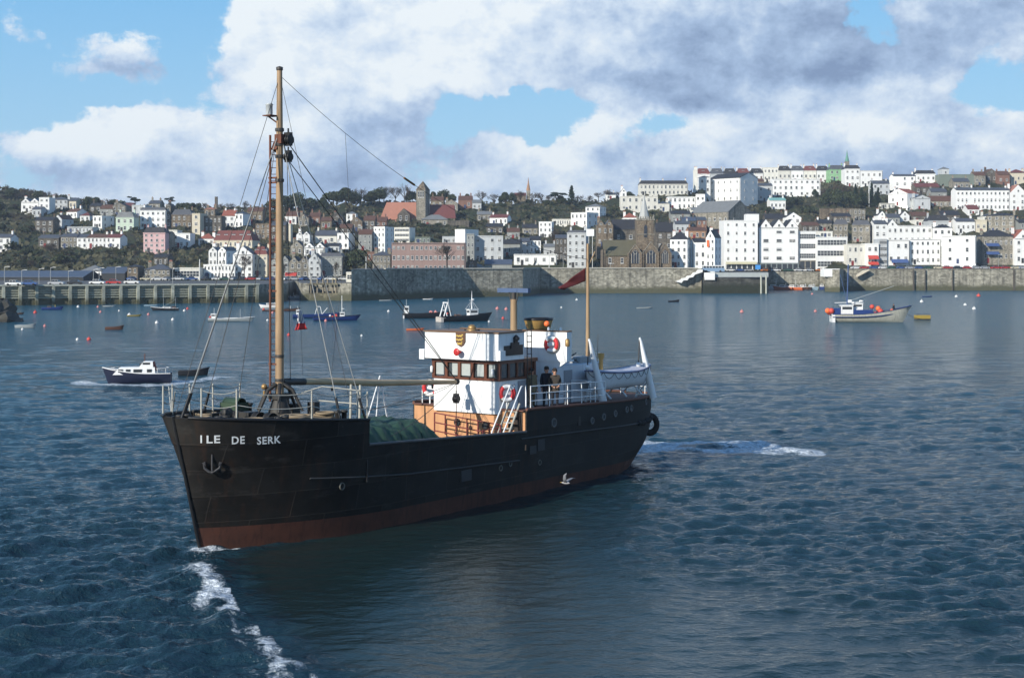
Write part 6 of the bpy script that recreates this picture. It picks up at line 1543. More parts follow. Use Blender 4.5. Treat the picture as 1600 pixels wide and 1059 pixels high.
def row(xs_, D, cols, where, z, rzf=lambda i: 0):
    cnt = {}
    tot = {c: cols.count(c) for c in set(cols)}
    for i, (x, c) in enumerate(zip(xs_, cols)):
        cnt[c] = cnt.get(c, 0) + 1
        o = ('' if tot[c] == 1 else order[cnt[c] - 1] + ' from the left of the ' )
        lab = ('%s car parked %s' % (c, where)) if tot[c] == 1 else ('%s%s cars parked %s' % (o, c, where))
        car(x, 0, D + (x * .17 if D < 400 else 0), c, lab, rzf(i), 1.0, z)
row([22, 46, 88, 118, 152, 178, 206], 350, ['white', 'blue', 'silver', 'black', 'white', 'red', 'white'], 'on the ribbed pier at left', 4.96)
row([206, 228, 246, 262, 278, 300, 322, 340, 352, 366, 380, 392, 408, 424], 482, ['blue', 'cream', 'white', 'silver', 'white', 'blue', 'black', 'white', 'dark green', 'silver', 'black', 'red', 'silver', 'blue'], 'on the left quay street', 4.96, lambda i: R(15 if i % 3 else 70))
row([448, 460, 476, 492, 504, 516, 527, 537], 480, ['white', 'silver', 'blue', 'silver', 'blue', 'white', 'cream', 'white'], 'on the quay right of the mast', 4.96, lambda i: R(10 if i % 2 else 60))
row([1337, 1350, 1365, 1379, 1393, 1407, 1421, 1436, 1450, 1466, 1480, 1496, 1511, 1525, 1538, 1556, 1570, 1586, 1598], 574, ['white', 'red', 'blue', 'white', 'dark green', 'blue', 'silver', 'blue', 'dark green', 'cream', 'red', 'black', 'red', 'silver', 'silver', 'red', 'red', 'cream', 'silver'], 'along the right quay', 8.58, lambda i: R(4 + (i * 37) % 9))
row([1142, 1156, 1170, 1196, 1212, 1232, 1248, 1264, 1282], 606.5, ['white', 'blue', 'silver', 'orange', 'white', 'dark green', 'white', 'white', 'orange'], 'in front of the white hotels', 7.5, lambda i: R(8 * (i % 4)))
# forecourt under those cars
k = MB(); k.prism([wp(1099, 530), wp(1199.5, 530), wp(1199.5, 604.5), wp(1288, 604.5), wp(1288, 612), wp(1099, 612)], 4.0, 7.47); q_ = k.build('hotel_forecourt', [ASPH], None); tag(q_, kind='structure')
# coach
s = 534 / F; r = empty('coach', ((1097.5 - 800) * s, 533, 7.47), 0, 'long pale blue and white coach parked by the quay head steps', 'coach')
k = MB(); k.box((4.1, 1.2, 1.0), (8.2, 2.4, 1.3)); k.build('body', mat('pale_blue_paint', (.2, .3, .42), .4), r); k = MB(); k.box((4.1, 1.2, 2.0), (8.0, 2.3, .75)); k.build('windows', GLASS, r)
k = MB(); k.box((4.1, 1.2, 2.5), (8.2, 2.4, .28))
for i in range(8): k.box((.2 + i * 1.12, .02, 2.0), (.14, .1, .76))
k.build('roof', WPAINT, r)
for x in (1.4, 6.6): inst('wheel', wme, r, (x, .1, .4), 0, (1.4, 1.4, 1.4))

# ------------------------------------------------------------------ trees
def foliage(name, c1, c2):
    m = bpy.data.materials.new(name); m.use_nodes = True; t = m.node_tree; b = t.nodes['Principled BSDF']; b.inputs['Roughness'].default_value = .8; b.inputs['Specular IOR Level'].default_value = .15
    pos = N(t, 'ShaderNodeTexCoord').outputs['Object']; n = noise(t, pos, 3.5, 4, .6); oi = N(t, 'ShaderNodeObjectInfo')
    f = mth(t, 'ADD', mth(t, 'MULTIPLY', mth(t, 'SUBTRACT', n, .5), 2.2), mth(t, 'MULTIPLY_ADD', oi.outputs['Random'], .5, .25)); c = mixc(t, mth(t, 'MINIMUM', mth(t, 'MAXIMUM', f, 0), 1), c1, c2)
    lk(t, c, b.inputs['Base Color']); return m
EV = foliage('evergreen_leaves', (.020, .032, .017), (.075, .09, .042)); BARE = foliage('bare_twigs', (.05, .038, .028), (.10, .078, .055)); PINE = foliage('pine_needles', (.010, .020, .012), (.025, .042, .02)); BUSH = foliage('scrub_leaves', (.035, .042, .022), (.095, .086, .05))
BARK = mat('tree_bark', (.055, .045, .035), .9, .2, 2)
def leafquads(k, c, r, n, sz, rnd, m=0, flat=1.0, shell=.55):
    for _ in range(n):
        while True:
            v = Vector((rnd.uniform(-1, 1), rnd.uniform(-1, 1), rnd.uniform(-1, 1)))
            if .05 < v.length < 1: break
        v = v.normalized() * (shell + (1 - shell) * rnd.random() ** .7); p = Vector(c) + Vector((v.x * r[0], v.y * r[1], v.z * r[2]))
        a = Vector((rnd.gauss(0, 1), rnd.gauss(0, 1), rnd.gauss(0, 1))).normalized(); b = a.cross(Vector((rnd.gauss(0, 1), rnd.gauss(0, 1), rnd.gauss(0, 1)))).normalized()
        s_ = sz * rnd.uniform(.6, 1.4); k.add([p - a * s_ - b * s_ * .6, p + a * s_ - b * s_ * .6, p + a * s_ * .7 + b * s_, p - a * s_ * .8 + b * s_ * .7], [(0, 1, 2, 3)], m)
def trunk_mesh(h, r, rnd, limbs=5):
    k = MB(); k.tube([(0, 0, -.2), (rnd.uniform(-.02, .02), 0, h * .5), (rnd.uniform(-.03, .03), 0, h)], [r, r * .8, r * .5], 6)
    for i in range(limbs):
        a = rnd.uniform(0, 6.28); L = rnd.uniform(.2, .34); z = h * rnd.uniform(.5, 1); k.tube([(0, 0, z), (L * .5 * math.cos(a), L * .5 * math.sin(a), z + L * .4), (L * math.cos(a), L * math.sin(a), z + L * .9)], [r * .5, r * .35, r * .12], 5)
    return k.mesh('trunk', [BARK])
PROTO = {}
def mk(kind, seed):
    rnd = random.Random(seed); k = MB()
    if kind == 'dome':
        for i in range(15):
            a = rnd.uniform(0, 6.28); rr = rnd.uniform(0, .34); z = .28 + .48 * (1 - (rr / .42) ** 2) * rnd.uniform(.45, 1); q = rnd.uniform(.15, .23); leafquads(k, (rr * math.cos(a), rr * math.sin(a), z), (q * 1.2, q * 1.2, q), 210, .03, rnd)
        tr = trunk_mesh(.55, .035, rnd, 7)
    elif kind == 'bare':
        def br(p, d, L, r, lv):
            e = p + d * L; k.tube([p, e], [r, r * .6], 3, 0, False, False)
            if lv == 0: return
            for _ in range(4 if lv > 1 else 5):
                nd = (d + Vector((rnd.gauss(0, .55), rnd.gauss(0, .55), rnd.gauss(.1, .4)))).normalized(); br(p + d * L * rnd.uniform(.45, 1), nd, L * rnd.uniform(.55, .8), r * .55, lv - 1)
        for _ in range(5): br(Vector((0, 0, .25)), Vector((rnd.gauss(0, .5), rnd.gauss(0, .5), 1)).normalized(), .26, .014, 4)
        tr = trunk_mesh(.42, .028, rnd, 5)
    elif kind == 'pine':
        for i in range(13):
            z = .2 + .78 * i / 13; q = .24 * (1 - i / 13.5) + .03
            for _ in range(4): a = rnd.uniform(0, 6.28); leafquads(k, (q * .6 * math.cos(a), q * .6 * math.sin(a), z), (q * .7, q * .7, .05), 40, .022, rnd)
        tr = trunk_mesh(.9, .025, rnd, 2)
    elif kind == 'cedar':
        for i in range(9):
            a = rnd.uniform(0, 6.28); rr = rnd.uniform(.05, .4); z = rnd.uniform(.6, .93); leafquads(k, (rr * math.cos(a), rr * math.sin(a), z), (.2, .2, .05), 110, .026, rnd)
        tr = trunk_mesh(.8, .035, rnd, 7)
    else:
        for i in range(9):
            a = rnd.uniform(0, 6.28); rr = rnd.uniform(0, .4); q = rnd.uniform(.16, .26); leafquads(k, (rr * math.cos(a), rr * math.sin(a), .3 + rnd.uniform(-.1, .3)), (q, q, q), 110, .04, rnd)
        tr = trunk_mesh(.3, .03, rnd, 4)
    cm = k.mesh('crown', [{'dome': EV, 'bare': BARE, 'pine': PINE, 'cedar': PINE, 'bush': BUSH, 'dbush': EV}[kind]])
    return cm, tr
NP = {'dome': 3, 'bare': 4, 'pine': 2, 'cedar': 2, 'bush': 3, 'dbush': 2}
for kd, n_ in NP.items():
    for i in range(n_): PROTO[(kd, i)] = mk(kd, 31 * i + len(kd) * 7)
TN = {'dome': ('evergreen_tree', 'dark evergreen tree'), 'bare': ('bare_tree', 'leafless winter tree'), 'pine': ('conifer', 'pointed conifer'), 'cedar': ('flat_topped_pine', 'dark flat topped pine'), 'bush': ('shrub', 'rough shrub'), 'dbush': ('dark_shrub', 'dark leafy shrub')}
tr_rnd = random.Random(77); ti = [0]
TREES = []
def tree(kind, x, y0, y1, w=None, where='', D=None):
    """x centre, y0 top, y1 base in the view; w width"""
    if D is None: D = depth(x, y1) + tr_rnd.uniform(0, 6)
    s = D / F; h = (y1 - y0) * s; wd = (w or (y1 - y0) * 1.1) * s
    TREES.append((kind, x, y0, y1, w, where, D, h, wd))
def flush_trees():
    # label each by kind, place and its order along that place
    groups = {}
    for i, t in enumerate(TREES): groups.setdefault((t[0], t[5]), []).append(i)
    lab = {}
    for (kd, wh), ids in groups.items():
        ids.sort(key=lambda i: TREES[i][1])
        nm = TN[kd][1]
        for q, i in enumerate(ids):
            if len(ids) == 1: lab[i] = '%s %s' % (nm, wh)
            elif q == 0: lab[i] = 'leftmost %s %s' % (nm, wh)
            elif q == len(ids) - 1: lab[i] = 'rightmost %s %s' % (nm, wh)
            elif len(ids) == 3: lab[i] = 'middle %s %s' % (nm, wh)
            else: lab[i] = '%s %s %s' % (order[q] if q < 10 else '%dth' % (q + 1), nm, wh)
    for i, (kd, x, y0, y1, w, wh, D, h, wd) in enumerate(TREES):
        cm, tr = PROTO[(kd, i % NP[kd])]
        z = CH + (HZ - y1) * D / F
        r = empty(TN[kd][0], ((x - 800) * D / F, D, z - .3), tr_rnd.uniform(0, 6.28), lab[i], 'shrub' if 'shrub' in TN[kd][0] else 'tree', 'trees and shrubs of the town hillside'); r.scale = (wd / .95, wd / .95, h * 1.02)
        inst('crown', cm, r); inst('trunk', tr, r)
RG = 'on the far left ridge'
for x in range(-30, 100, 13): tree(('bare', 'dome', 'bare')[(x // 13) % 3], x + tr_rnd.uniform(-3, 3), 282 + max(0, x) * .17 + tr_rnd.uniform(-2, 3), 306 + max(0, x) * .12, 20, RG)
for x in range(100, 205, 13): tree(('bare', 'dome', 'dbush')[(x // 13) % 3], x, 299 + (x - 100) * .10 + tr_rnd.uniform(-2, 3), 325, 17, 'on the ridge above the pale green house')
for x, y0, w in ((211, 305, 20), (266, 307, 16)): tree('cedar', x, y0, 327, w, 'on the ridge beside the big square white villa')
for x in range(278, 316, 8): tree('dbush', x, 313, 328, 13, 'in the clipped hedge on the left ridge')
for x, y0, w in ((322, 312, 20), (345, 314, 18), (360, 312, 22), (383, 309, 20), (402, 318, 18), (417, 320, 16)): tree('bare', x, y0, 332, w, 'on the ridge left of the mast')
for x, y0, w in ((445, 302, 34), (466, 298, 34), (486, 303, 30), (504, 305, 20), (425, 308, 26)): tree('dome', x, y0, 330, w, 'in the dark clump right of the mast')
for x, y0, w in ((521, 292, 32), (540, 289, 38), (556, 297, 20)): tree('dome', x, y0, 322, w, 'in the big round clump left of the red roofed church')
for x, y0, w in ((563, 286, 30), (600, 284, 30), (618, 283, 28), (632, 281, 28)): tree('bare', x, y0, 320, w, 'standing tall left of the church tower')
for x, y0, w in ((580, 295, 26), (592, 290, 30), (644, 292, 22)): tree('dome', x, y0, 320, w, 'left of the church tower')
for x, y0, w, kd in ((677, 296, 18, 'dome'), (694, 294, 26, 'dome'), (706, 298, 18, 'dome'), (730, 300, 16, 'dome'), (752, 293, 24, 'bare'), (772, 297, 24, 'bare'), (789, 297, 22, 'dome'), (800, 299, 16, 'dome'), (813, 292, 22, 'bare'), (833, 294, 24, 'bare'), (847, 296, 22, 'bare'),
                      (858, 301, 22, 'bare'), (876, 303, 20, 'dome'), (906, 300, 20, 'bare'), (920, 301, 22, 'bare'), (935, 297, 24, 'bare'), (950, 292, 26, 'bare'), (964, 295, 20, 'bare'), (983, 297, 18, 'dome')): tree(kd, x, y0, 320 if x < 930 else 312, w, 'on the middle ridge')
tree('cedar', 869, 299, 320, 30, 'on the middle ridge'); tree('pine', 893, 289, 320, 24, 'on the middle ridge')
# wooded slopes
def patch(n, x0, x1, y0, y1, kinds, where, hs=(10, 17), seed=1):
    rnd = random.Random(seed)
    for _ in range(n): x = rnd.uniform(x0, x1); y = rnd.uniform(y0, y1); h = rnd.uniform(*hs); tree(rnd.choice(kinds), x, y - h, y, h * rnd.uniform(1.2, 1.7), where)
patch(26, -10, 60, 312, 372, ['dome', 'bare', 'dbush', 'bare'], 'on the wooded slope at far left', seed=2)
patch(24, 15, 110, 392, 424, ['bare', 'bare', 'dbush', 'bush'], 'on the bank above the long blue roofed shed', (12, 22), seed=3)
patch(14, 110, 230, 392, 416, ['bush', 'bare', 'dbush'], 'on the bank below the white quayside row', (8, 14), seed=4)
patch(12, 180, 226, 362, 400, ['bush', 'dbush', 'bare'], 'left of the pink house', (7, 13), seed=5)
patch(14, 255, 330, 388, 416, ['bush', 'dbush', 'bare'], 'on the bank right of the pink house', (7, 13), seed=6)
patch(10, 100, 220, 340, 366, ['dbush', 'bush', 'bare'], 'between the houses at upper left', (6, 11), seed=7)
patch(14, 260, 440, 355, 372, ['dbush', 'bush', 'bare'], 'between the houses left of the mast', (6, 12), seed=8)
patch(18, 440, 600, 318, 342, ['bush', 'dbush', 'bare'], 'below the dark clump on the green hill', (6, 11), seed=9)
patch(18, 640, 700, 352, 374, ['dbush', 'dome', 'bush'], 'on the green bank below the low stone chapel', (7, 13), seed=10)
patch(16, 735, 812, 350, 372, ['dbush', 'bush', 'dome'], 'around the long white cottage', (7, 12), seed=11)
patch(34, 745, 960, 318, 345, ['bush', 'dbush', 'bare', 'dome'], 'on the green hillside under the middle ridge', (6, 12), seed=12)
patch(14, 940, 1045, 322, 346, ['bush', 'dbush', 'bare'], 'around the parish church spire', (6, 11), seed=13)
patch(14, 1180, 1345, 318, 340, ['dbush', 'bush', 'dome'], 'along the brown retaining wall', (7, 13), seed=14)
patch(10, 1350, 1500, 320, 342, ['dbush', 'bush'], 'among the roofs on the right hillside', (6, 11), seed=15)
patch(10, 1370, 1600, 286, 306, ['dbush', 'bare', 'dome'], 'between the right ridge houses', (7, 12), seed=16)
patch(12, 590, 900, 372, 392, ['dbush', 'bush', 'bare'], 'between the town centre roofs', (6, 11), seed=17)
for x, y0, w in ((1290, 282, 26), (1303, 278, 28), (1318, 279, 28), (1330, 284, 22)): tree('bare', x, y0, 324, w, 'in the dark hilltop wood')
for x, y0, w in ((1296, 290, 26), (1310, 292, 28), (1324, 290, 26), (1336, 300, 22), (1288, 300, 20)): tree('dome', x, y0, 326, w, 'in the dark hilltop wood')
for x, y0, w in ((1337, 286, 18), (1346, 292, 20), (1362, 284, 18), (1372, 292, 20), (1352, 300, 18), (1368, 300, 18)): tree('pine', x, y0, 325, w, 'in front of the hilltop terrace')
tree('dome', 1240, 303, 324, 28, 'below the long white nine window building'); tree('dome', 1273, 293, 310, 12, 'against the long white nine window building')
tree('dome', 554, 386, 428, 44, 'rounded, beside the granite terrace on the quay', D=516)
tree('bare', 699, 371, 418, 48, 'in front of the pink brown office', D=520); tree('bare', 868, 347, 396, 40, 'in front of the shaded town house'); tree('bare', 382, 388, 430, 30, 'before the white gabled hotel on the left quay', D=494); tree('bare', 524, 402, 432, 20, 'before the granite terrace', D=494)
tree('bare', 444, 404, 434, 22, 'before the double gabled quay house', D=496); tree('bush', 520, 378, 392, 18, 'under the grey slate hall')
tree('dbush', 1054, 312, 326, 12, 'in front of the white stepped terrace'); tree('bare', 322, 378, 394, 20, 'beside the white gables'); tree('dbush', 1262, 318, 334, 22, 'left of the retaining wall')
flush_trees()
# ground cover: rough scrub and ivy over the open slopes
k = MB(); rnd = random.Random(21)
for _ in range(17000):
    x = rnd.uniform(-60, 1660); D = D0(x) + 14 + rnd.random() * 330
    if D > D0(x) + (YS(x) - YR(x)) * 2.2 + 15: continue
    p = Vector(((x - 800) * D / F, D, gz(x, D) + rnd.uniform(0, .7))); a = Vector((rnd.gauss(0, 1), rnd.gauss(0, 1), rnd.gauss(0, .6))).normalized(); b = a.cross(Vector((rnd.gauss(0, .5), 1, rnd.gauss(0, .5)))).normalized(); s_ = rnd.uniform(.5, 1.3)
    k.add([p - a * s_ - b * s_ * .5, p + a * s_ - b * s_ * .6, p + a * s_ * .7 + b * s_, p - a * s_ * .8 + b * s_ * .6], [(0, 1, 2, 3)])
tag(k.build('undergrowth', BUSH, fix=False), 'rough scrub and ivy covering the open slopes between the houses', 'undergrowth', kind='stuff')

# ------------------------------------------------------------------ boats and buoys
def place(px, py, heading, name, label, cat='boat', k_=None):
    D = CH * F / (py - HZ); r = empty(name, ((px - 800) * D / F, D, 0), heading, label, cat)
    q = k_ or (.52 if cat in ('boat', 'fishing boat', 'dinghy') else 1); r.scale = (q, q, q); return r, D / F
BP = lambda n, c: mat('boat_paint_' + n, c, .45, .12, 1.5, streak=.15)
BLUE = BP('blue', (.015, .04, .16)); BLK = BP('black', (.015, .017, .022)); BW = BP('white', (.72, .72, .70)); GRY = BP('grey', (.33, .36, .36)); OR = BP('orange', (.55, .13, .04)); BR = BP('brown', (.09, .045, .03)); YL = BP('yellow', (.25, .2, .05)); DKB = BP('navy', (.009, .013, .035)); PALE = BP('pale_blue', (.3, .42, .5))
def hull_part(r, L, B, H, m, rail=None, transom=.75, name='hull', z=-.25, deckm=None, sheer=.5):
    k = MB(); rw = boat_hull(k, L, B, H + .25, 18, 7, transom, .14, sheer); o = k.build(name, m, r); o.location = (0, 0, z)
    k = MB(); rows_ = [[(q[0][0], q[0][1] * .95 * v, q[0][2] - H * .22) for v in (-1, 0, 1)] for q in rw]; k.grid(rows_); k.build('deck', deckm or GRY, o)
    k = MB()
    for sg in (0, -1): k.tube([q[sg] for q in rw], .05 * max(1, L / 8), 5)
    k.build('gunwale', rail or BW, o); return rw
def cabin(r, x, y, z, lx, ly, lz, m=None, name='wheelhouse'):
    k = MB(); k.box((x, y, z + lz / 2), (lx, ly, lz)); k.box((x, y, z + lz + .04), (lx * 1.12, ly * 1.12, .09)); o = k.build(name, m or BW, r)
    k = MB(); k.box((x, y, z + lz * .68), (lx * .8, ly + .05, lz * .3)); k.box((x, y, z + lz * .68), (lx + .05, ly * .8, lz * .3)); k.build('cabin_window', GLASS, o); return o
def rod(r, a, b, rad, m, name='mast'): k = MB(); k.tube([a, b], rad, 6); return k.build(name, m, r)
# cabin cruiser under way
r, s = place(219, 598, math.pi + R(8), 'cabin_cruiser', 'small blue and white cabin cruiser moving left with a little bow wave', 'motor boat', .88)
rw = hull_part(r, 5.9, 2.1, .95, DKB, BW, .8)
k = MB()
def blk(k, x0, x1, z0, z1, w, sl=.2): k.add([(x0, -w, z0), (x1, -w, z0), (x1 - sl * 1.6, -w * .85, z1), (x0 + .05, -w * .85, z1), (x0, w, z0), (x1, w, z0), (x1 - sl * 1.6, w * .85, z1), (x0 + .05, w * .85, z1)], [(0, 1, 2, 3), (4, 7, 6, 5), (1, 5, 6, 2), (0, 3, 7, 4), (3, 2, 6, 7)])
blk(k, -1.5, 2.5, .85, 1.55, .82, .4); cb = k.build('cabin', BW, r)
k = MB(); 
for x, w_ in ((1.75, .45), (1.05, .42), (.15, .8), (-.95, .45)): k.box((x, 0, 1.22), (w_, 1.60, .30))
k.build('cabin_window', GLASS, cb)
k = MB(); blk(k, -1.3, .1, 1.5, 2.1, .68, .3); wh2 = k.build('wheel_shelter', BW, r); k = MB(); k.box((-.65, 0, 1.85), (.7, 1.26, .3)); k.box((-.2, 0, 1.83), (.4, .9, .28)); k.build('cabin_window', GLASS, wh2)
rod(r, (-.4, 0, 1.5), (-.45, 0, 2.85), .05, WOOD); k = MB(); k.box((-1.35, 0, 1.6), (.25, .9, .9), 0, 0, .3); k.build('canopy', mat('rust_red_canvas', (.2, .05, .04), .8), r)
k = MB(); k.tube([(-1.6, -.7, 1.4), (-2.5, -.75, 1.45), (-2.75, 0, 1.45), (-2.5, .75, 1.45), (-1.6, .7, 1.4)], .03, 5)
for x, y in ((-2.5, -.75), (-2.5, .75), (-1.7, -.7), (-1.7, .7)): k.tube([(x, y, .8), (x, y, 1.45)], .025, 5)
k.tube([(2.4, -.4, 1.5), (2.75, 0, 1.5), (2.4, .4, 1.5)], .02, 5); k.build('guard_rail', BW, r)
def dinghy(px, py, L, m, label, h=0, rail=None, H_=.4, name='dinghy'):
    r, s = place(px, py, h, name, label, 'dinghy', 1.0 if L < 4 else .55); hull_part(r, L, L * .4, H_, m, rail or m, .7, deckm=BR); k = MB()
    for x in (-.2, .15): k.box((L * x, 0, H_ * .75), (L * .07, L * .33, .04))
    k.build('thwart', GRY, r); return r
dinghy(301, 586, 2.5, BLK, 'small dark dinghy towed behind the cabin cruiser', R(5))
dinghy(23, 500, 5.0, BLK, 'low dark boat lying beside the rock outcrop'); dinghy(25, 491, 5.0, BR, 'small brown dinghy just above the dark boat by the rock outcrop')
dinghy(39, 512, 3.0, GRY, 'small pale grey dinghy with a white buoy below it'); dinghy(209, 494, 4.6, YL, 'olive yellow dinghy with white buoy at its bow')
dinghy(178, 515, 2.6, BR, 'tiny brown punt beside a white buoy left of the mast'); dinghy(648, 516, 4.6, OR, 'orange brown dinghy above the bridge roof of the black ship', R(-8))
dinghy(1006, 482, 6.0, GRY, 'pale open dinghy floating right of the ensign pole'); dinghy(1052, 472, 2.8, BLK, 'tiny dark green punt near the long granite wall')
dinghy(1448, 464, 5.5, BLUE, 'small blue dinghy in front of the right quay'); dinghy(602, 470, 6.2, GRY, 'low grey punt under the dark harbour wall'); dinghy(668, 468, 5.0, BW, 'small white dinghy under the dark harbour wall')
dinghy(170, 479, 5, GRY, 'grey dinghy under the ribbed pier'); dinghy(236, 478, 6, PALE, 'pale blue dinghy under the ribbed pier right of the grey one')
def buoyball(r, x, y, z, rad, m): k = MB(); k.sph((x, y, z), rad, 7); k.build('float', m, r)
RED = mat('red_buoy', (.55, .07, .05), .5, .1, 3); PNK = mat('faded_red_buoy', (.55, .22, .20), .6, .1, 3); WB = mat('white_buoy', (.72, .70, .66), .5, .08, 3); DB = mat('dark_buoy', (.03, .04, .03), .7)
# yellow raft
r, s = place(1441, 499, R(3), 'float_raft', 'yellow box shaped raft moored behind the fishing boat at right', 'raft'); k = MB(); k.box((0, 0, .35), (2.6, 1.6, .9)); k.build('pontoon', mat('mustard_paint', (.32, .23, .04), .7, .2, 2), r)
k = MB(); k.tube([(-1.2, -.7, .8), (-1.2, -.7, 1.0), (1.2, -.7, 1.0), (1.2, -.7, .8)], .05, 5); k.box((0, 0, .0), (2.65, 1.65, .3)); k.build('skirt', BLK, r)
# blue open boat and dark yacht by the pier
r, s = place(81, 484, R(0), 'open_boat', 'blue open boat moored under the ribbed pier at left'); hull_part(r, 8.5, 2.6, 1.0, BLUE, BLUE, .8, deckm=BR); cabin(r, -1.0, 0, .9, 1.6, 1.5, .7, BR); rod(r, (1.5, 0, .6), (1.5, 0, 2.2), .2, YL, 'post')
r, s = place(259, 485, R(180), 'sailing_boat', 'dark hulled two masted boat moored right of the blue open boat'); hull_part(r, 11, 2.8, 1.0, BLK, BW, .6); cabin(r, -.5, 0, .9, 3.2, 1.5, .6); cabin(r, -3.6, 0, .9, 1.5, 1.4, .8, BR)
rod(r, (1.0, 0, .8), (1.0, 0, 9.0), .07, GRY); rod(r, (-4.2, 0, .8), (-4.2, 0, 6.0), .06, GRY); rod(r, (-4, 0, 4.5), (.8, 0, 1.8), .04, GRY, 'boom')
# white workboat left of mast
r, s = place(359, 502, R(0), 'work_boat', 'long pale grey workboat with white wheelhouse at its left end'); hull_part(r, 14.5, 3.4, 1.0, GRY, BW, .8); cabin(r, -5.6, 0, .9, 1.6, 1.6, 1.7); buoyball(r, -6.6, -.8, 1.5, .38, RED)
rod(r, (-5.4, 0, 2.5), (-5.4, 0, 4.6), .06, BW); rod(r, (3.6, 0, .8), (3.6, 0, 4.2), .08, GRY); k = MB(); k.box((4.6, 0, 1.1), (1.2, 1.2, .5)); k.box((3.2, 0, 1.05), (.8, 1, .6)); k.build('engine_box', BLK, r)
# small craft in the gap behind the mast
r, s = place(425, 481, R(180), 'motor_cruiser', 'white motor cruiser just left of the mast in the boat basin mouth'); hull_part(r, 10, 3, 1.1, BW, BLUE, .8); cabin(r, .2, 0, 1.0, 4.4, 2, 1.1); k = MB(); k.box((-2.4, 0, 2.2), (2.4, 1.8, .6)); k.build('canopy', GRY, r)
dinghy(428, 486, 9, BR, 'low brown open boat below the white motor cruiser')
r, s = place(453, 486, R(0), 'open_boat', 'red brown open boat right beside the mast'); hull_part(r, 7.0, 2.4, .9, BR, BLK, .8, deckm=BLK); cabin(r, -1, 0, .7, 1.4, 1.2, .6, BLK); rod(r, (.2, 0, .6), (.2, 0, 2.2), .1, BW, 'post')
for i, (px, py, m, lb_) in enumerate([(418, 468, BW, 'white motor boat at the left in the small boat basin'), (431, 469, BW, 'white motor boat against the mast in the small boat basin'), (449, 468, BLUE, 'blue motor boat in the small boat basin right of the mast'), (464, 468, PALE, 'pale blue motor boat at the right in the small boat basin')]):
    r, s = place(px, py, R(10 * i - 15), 'motor_boat', lb_, 'boat', .62); hull_part(r, 7.5, 2.6, 1.2, m, BW, .8); cabin(r, .2, 0, 1.0, 2.8, 1.8, .9); rod(r, (-1.6, 0, 1), (-1.6, 0, 3.2), .06, BW)
# blue fishing boats
r, s = place(492, 497, R(6), 'fishing_boat', 'blue fishing boat behind the one with the tall white mast', 'fishing boat'); hull_part(r, 16, 3.8, 1.3, BLUE, BLUE, .8); cabin(r, -6, 0, 1.2, 1.5, 1.8, 1.8); rod(r, (-6, 0, 3), (-6.3, 0, 4.4), .06, BW)
rod(r, (0, -1, 1.2), (.9, -.8, 4.3), .12, BW, 'gallows'); rod(r, (.9, -.8, 4.3), (2.0, -.8, 4.2), .12, BW, 'gallows'); rod(r, (2.0, -.8, 4.2), (2.6, -1, 1.3), .12, BW, 'gallows'); rod(r, (2.6, -1, 1.4), (4.6, -.8, 3.8), .12, BW, 'derrick')
r, s = place(523, 501, R(10), 'fishing_boat', 'blue fishing boat with tall white mast right of the foremast', 'fishing boat'); hull_part(r, 15, 3.6, 1.3, BLUE, BLK, .9); cabin(r, 2.6, 0, 1.2, 1.6, 1.6, 1.7); rod(r, (2.5, 0, 2.5), (2.5, 0, 8.8), .13, BW)
k = MB(); k.box((-7.3, -.8, .7), (.12, 1.0, 1.1)); k.box((-7.3, .8, .7), (.12, 1.0, 1.1)); k.build('transom_plate', PALE, r); k = MB(); k.lathe([(.6, 0), (.65, .12), (.1, .2)], (2.9, 0, 4.1), 10); k.build('radar', BW, r); k = MB(); k.box((.4, 0, 1.9), (.8, .8, .8)); k.box((-1.2, 0, 1.5), (1.4, 1.1, .5)); k.build('gear', RED, r)
k = MB(); k.sph((-1.6, -.5, 1.8), .4, 7); k.build('float', BW, r)
# black boat and trawler, centre
r, s = place(664, 497, R(8), 'fishing_boat', 'black open fishing boat with white box house at its stern left of the trawler', 'fishing boat'); hull_part(r, 16.5, 3.6, 1.7, BLK, BLK, .9, deckm=BR)
k = MB(); k.box((-7.9, 0, .75), (.5, 3.2, 1.5)); k.build('transom', BW, r); cabin(r, -6.8, 0, 1.5, 1.7, 2.1, 2.9); rod(r, (-6.8, 0, 3), (-6.8, 0, 6.9), .10, GRY)
k = MB(); rr = random.Random(1)
for i in range(7): k.sph((3.2 + rr.uniform(-1.4, 1.4), rr.uniform(-.8, .8), 2.0 + rr.uniform(0, .6)), .34, 6)
k.build('floats', PNK, r)
r, s = place(724, 502, R(27), 'trawler', 'dark trawler with white stern gantry and white wheelhouse', 'fishing boat', .56); hull_part(r, 17, 4.2, 1.75, BLK, BLK, .95)
k = MB(); k.box((-8.3, 0, .65), (.9, 4.2, 1.3)); k.box((-7.9, 0, 1.4), (1.8, 4.0, .3)); k.build('transom', mat('rust_white_paint', (.5, .45, .4), .7, .2, 2, streak=.4), r)
k = MB()
for y in (-1.55, 1.55):
    k.tube([(-7.6, y, 1.4), (-6.2, y, 6.0)], .2, 6); k.tube([(-5.0, y, 1.6), (-6.1, y, 6.0)], .15, 6)
k.tube([(-6.2, -2.0, 6.05), (-6.2, 2.0, 6.05)], .22, 6); k.tube([(-6.6, -1.55, 3.6), (-6.6, 1.55, 3.6)], .1, 6); k.tube([(-6.2, -1.9, 6.0), (-6.2, -1.9, 7.2)], .06, 5); k.build('gantry', BW, r)
cabin(r, 3.2, 0, 1.6, 3.0, 2.5, 2.2); k = MB(); k.tube([(3.0, 0, 3.8), (3.0, 0, 7.5), (3.0, 0, 9.8)], [.25, .16, .05], 7); k.box((3.0, 0, 6.7), (1.6, .3, .15)); k.lathe([(.5, 0), (.5, .25), (.1, .3)], (3.4, 0, 6.9), 10); k.build('mast', BW, r)
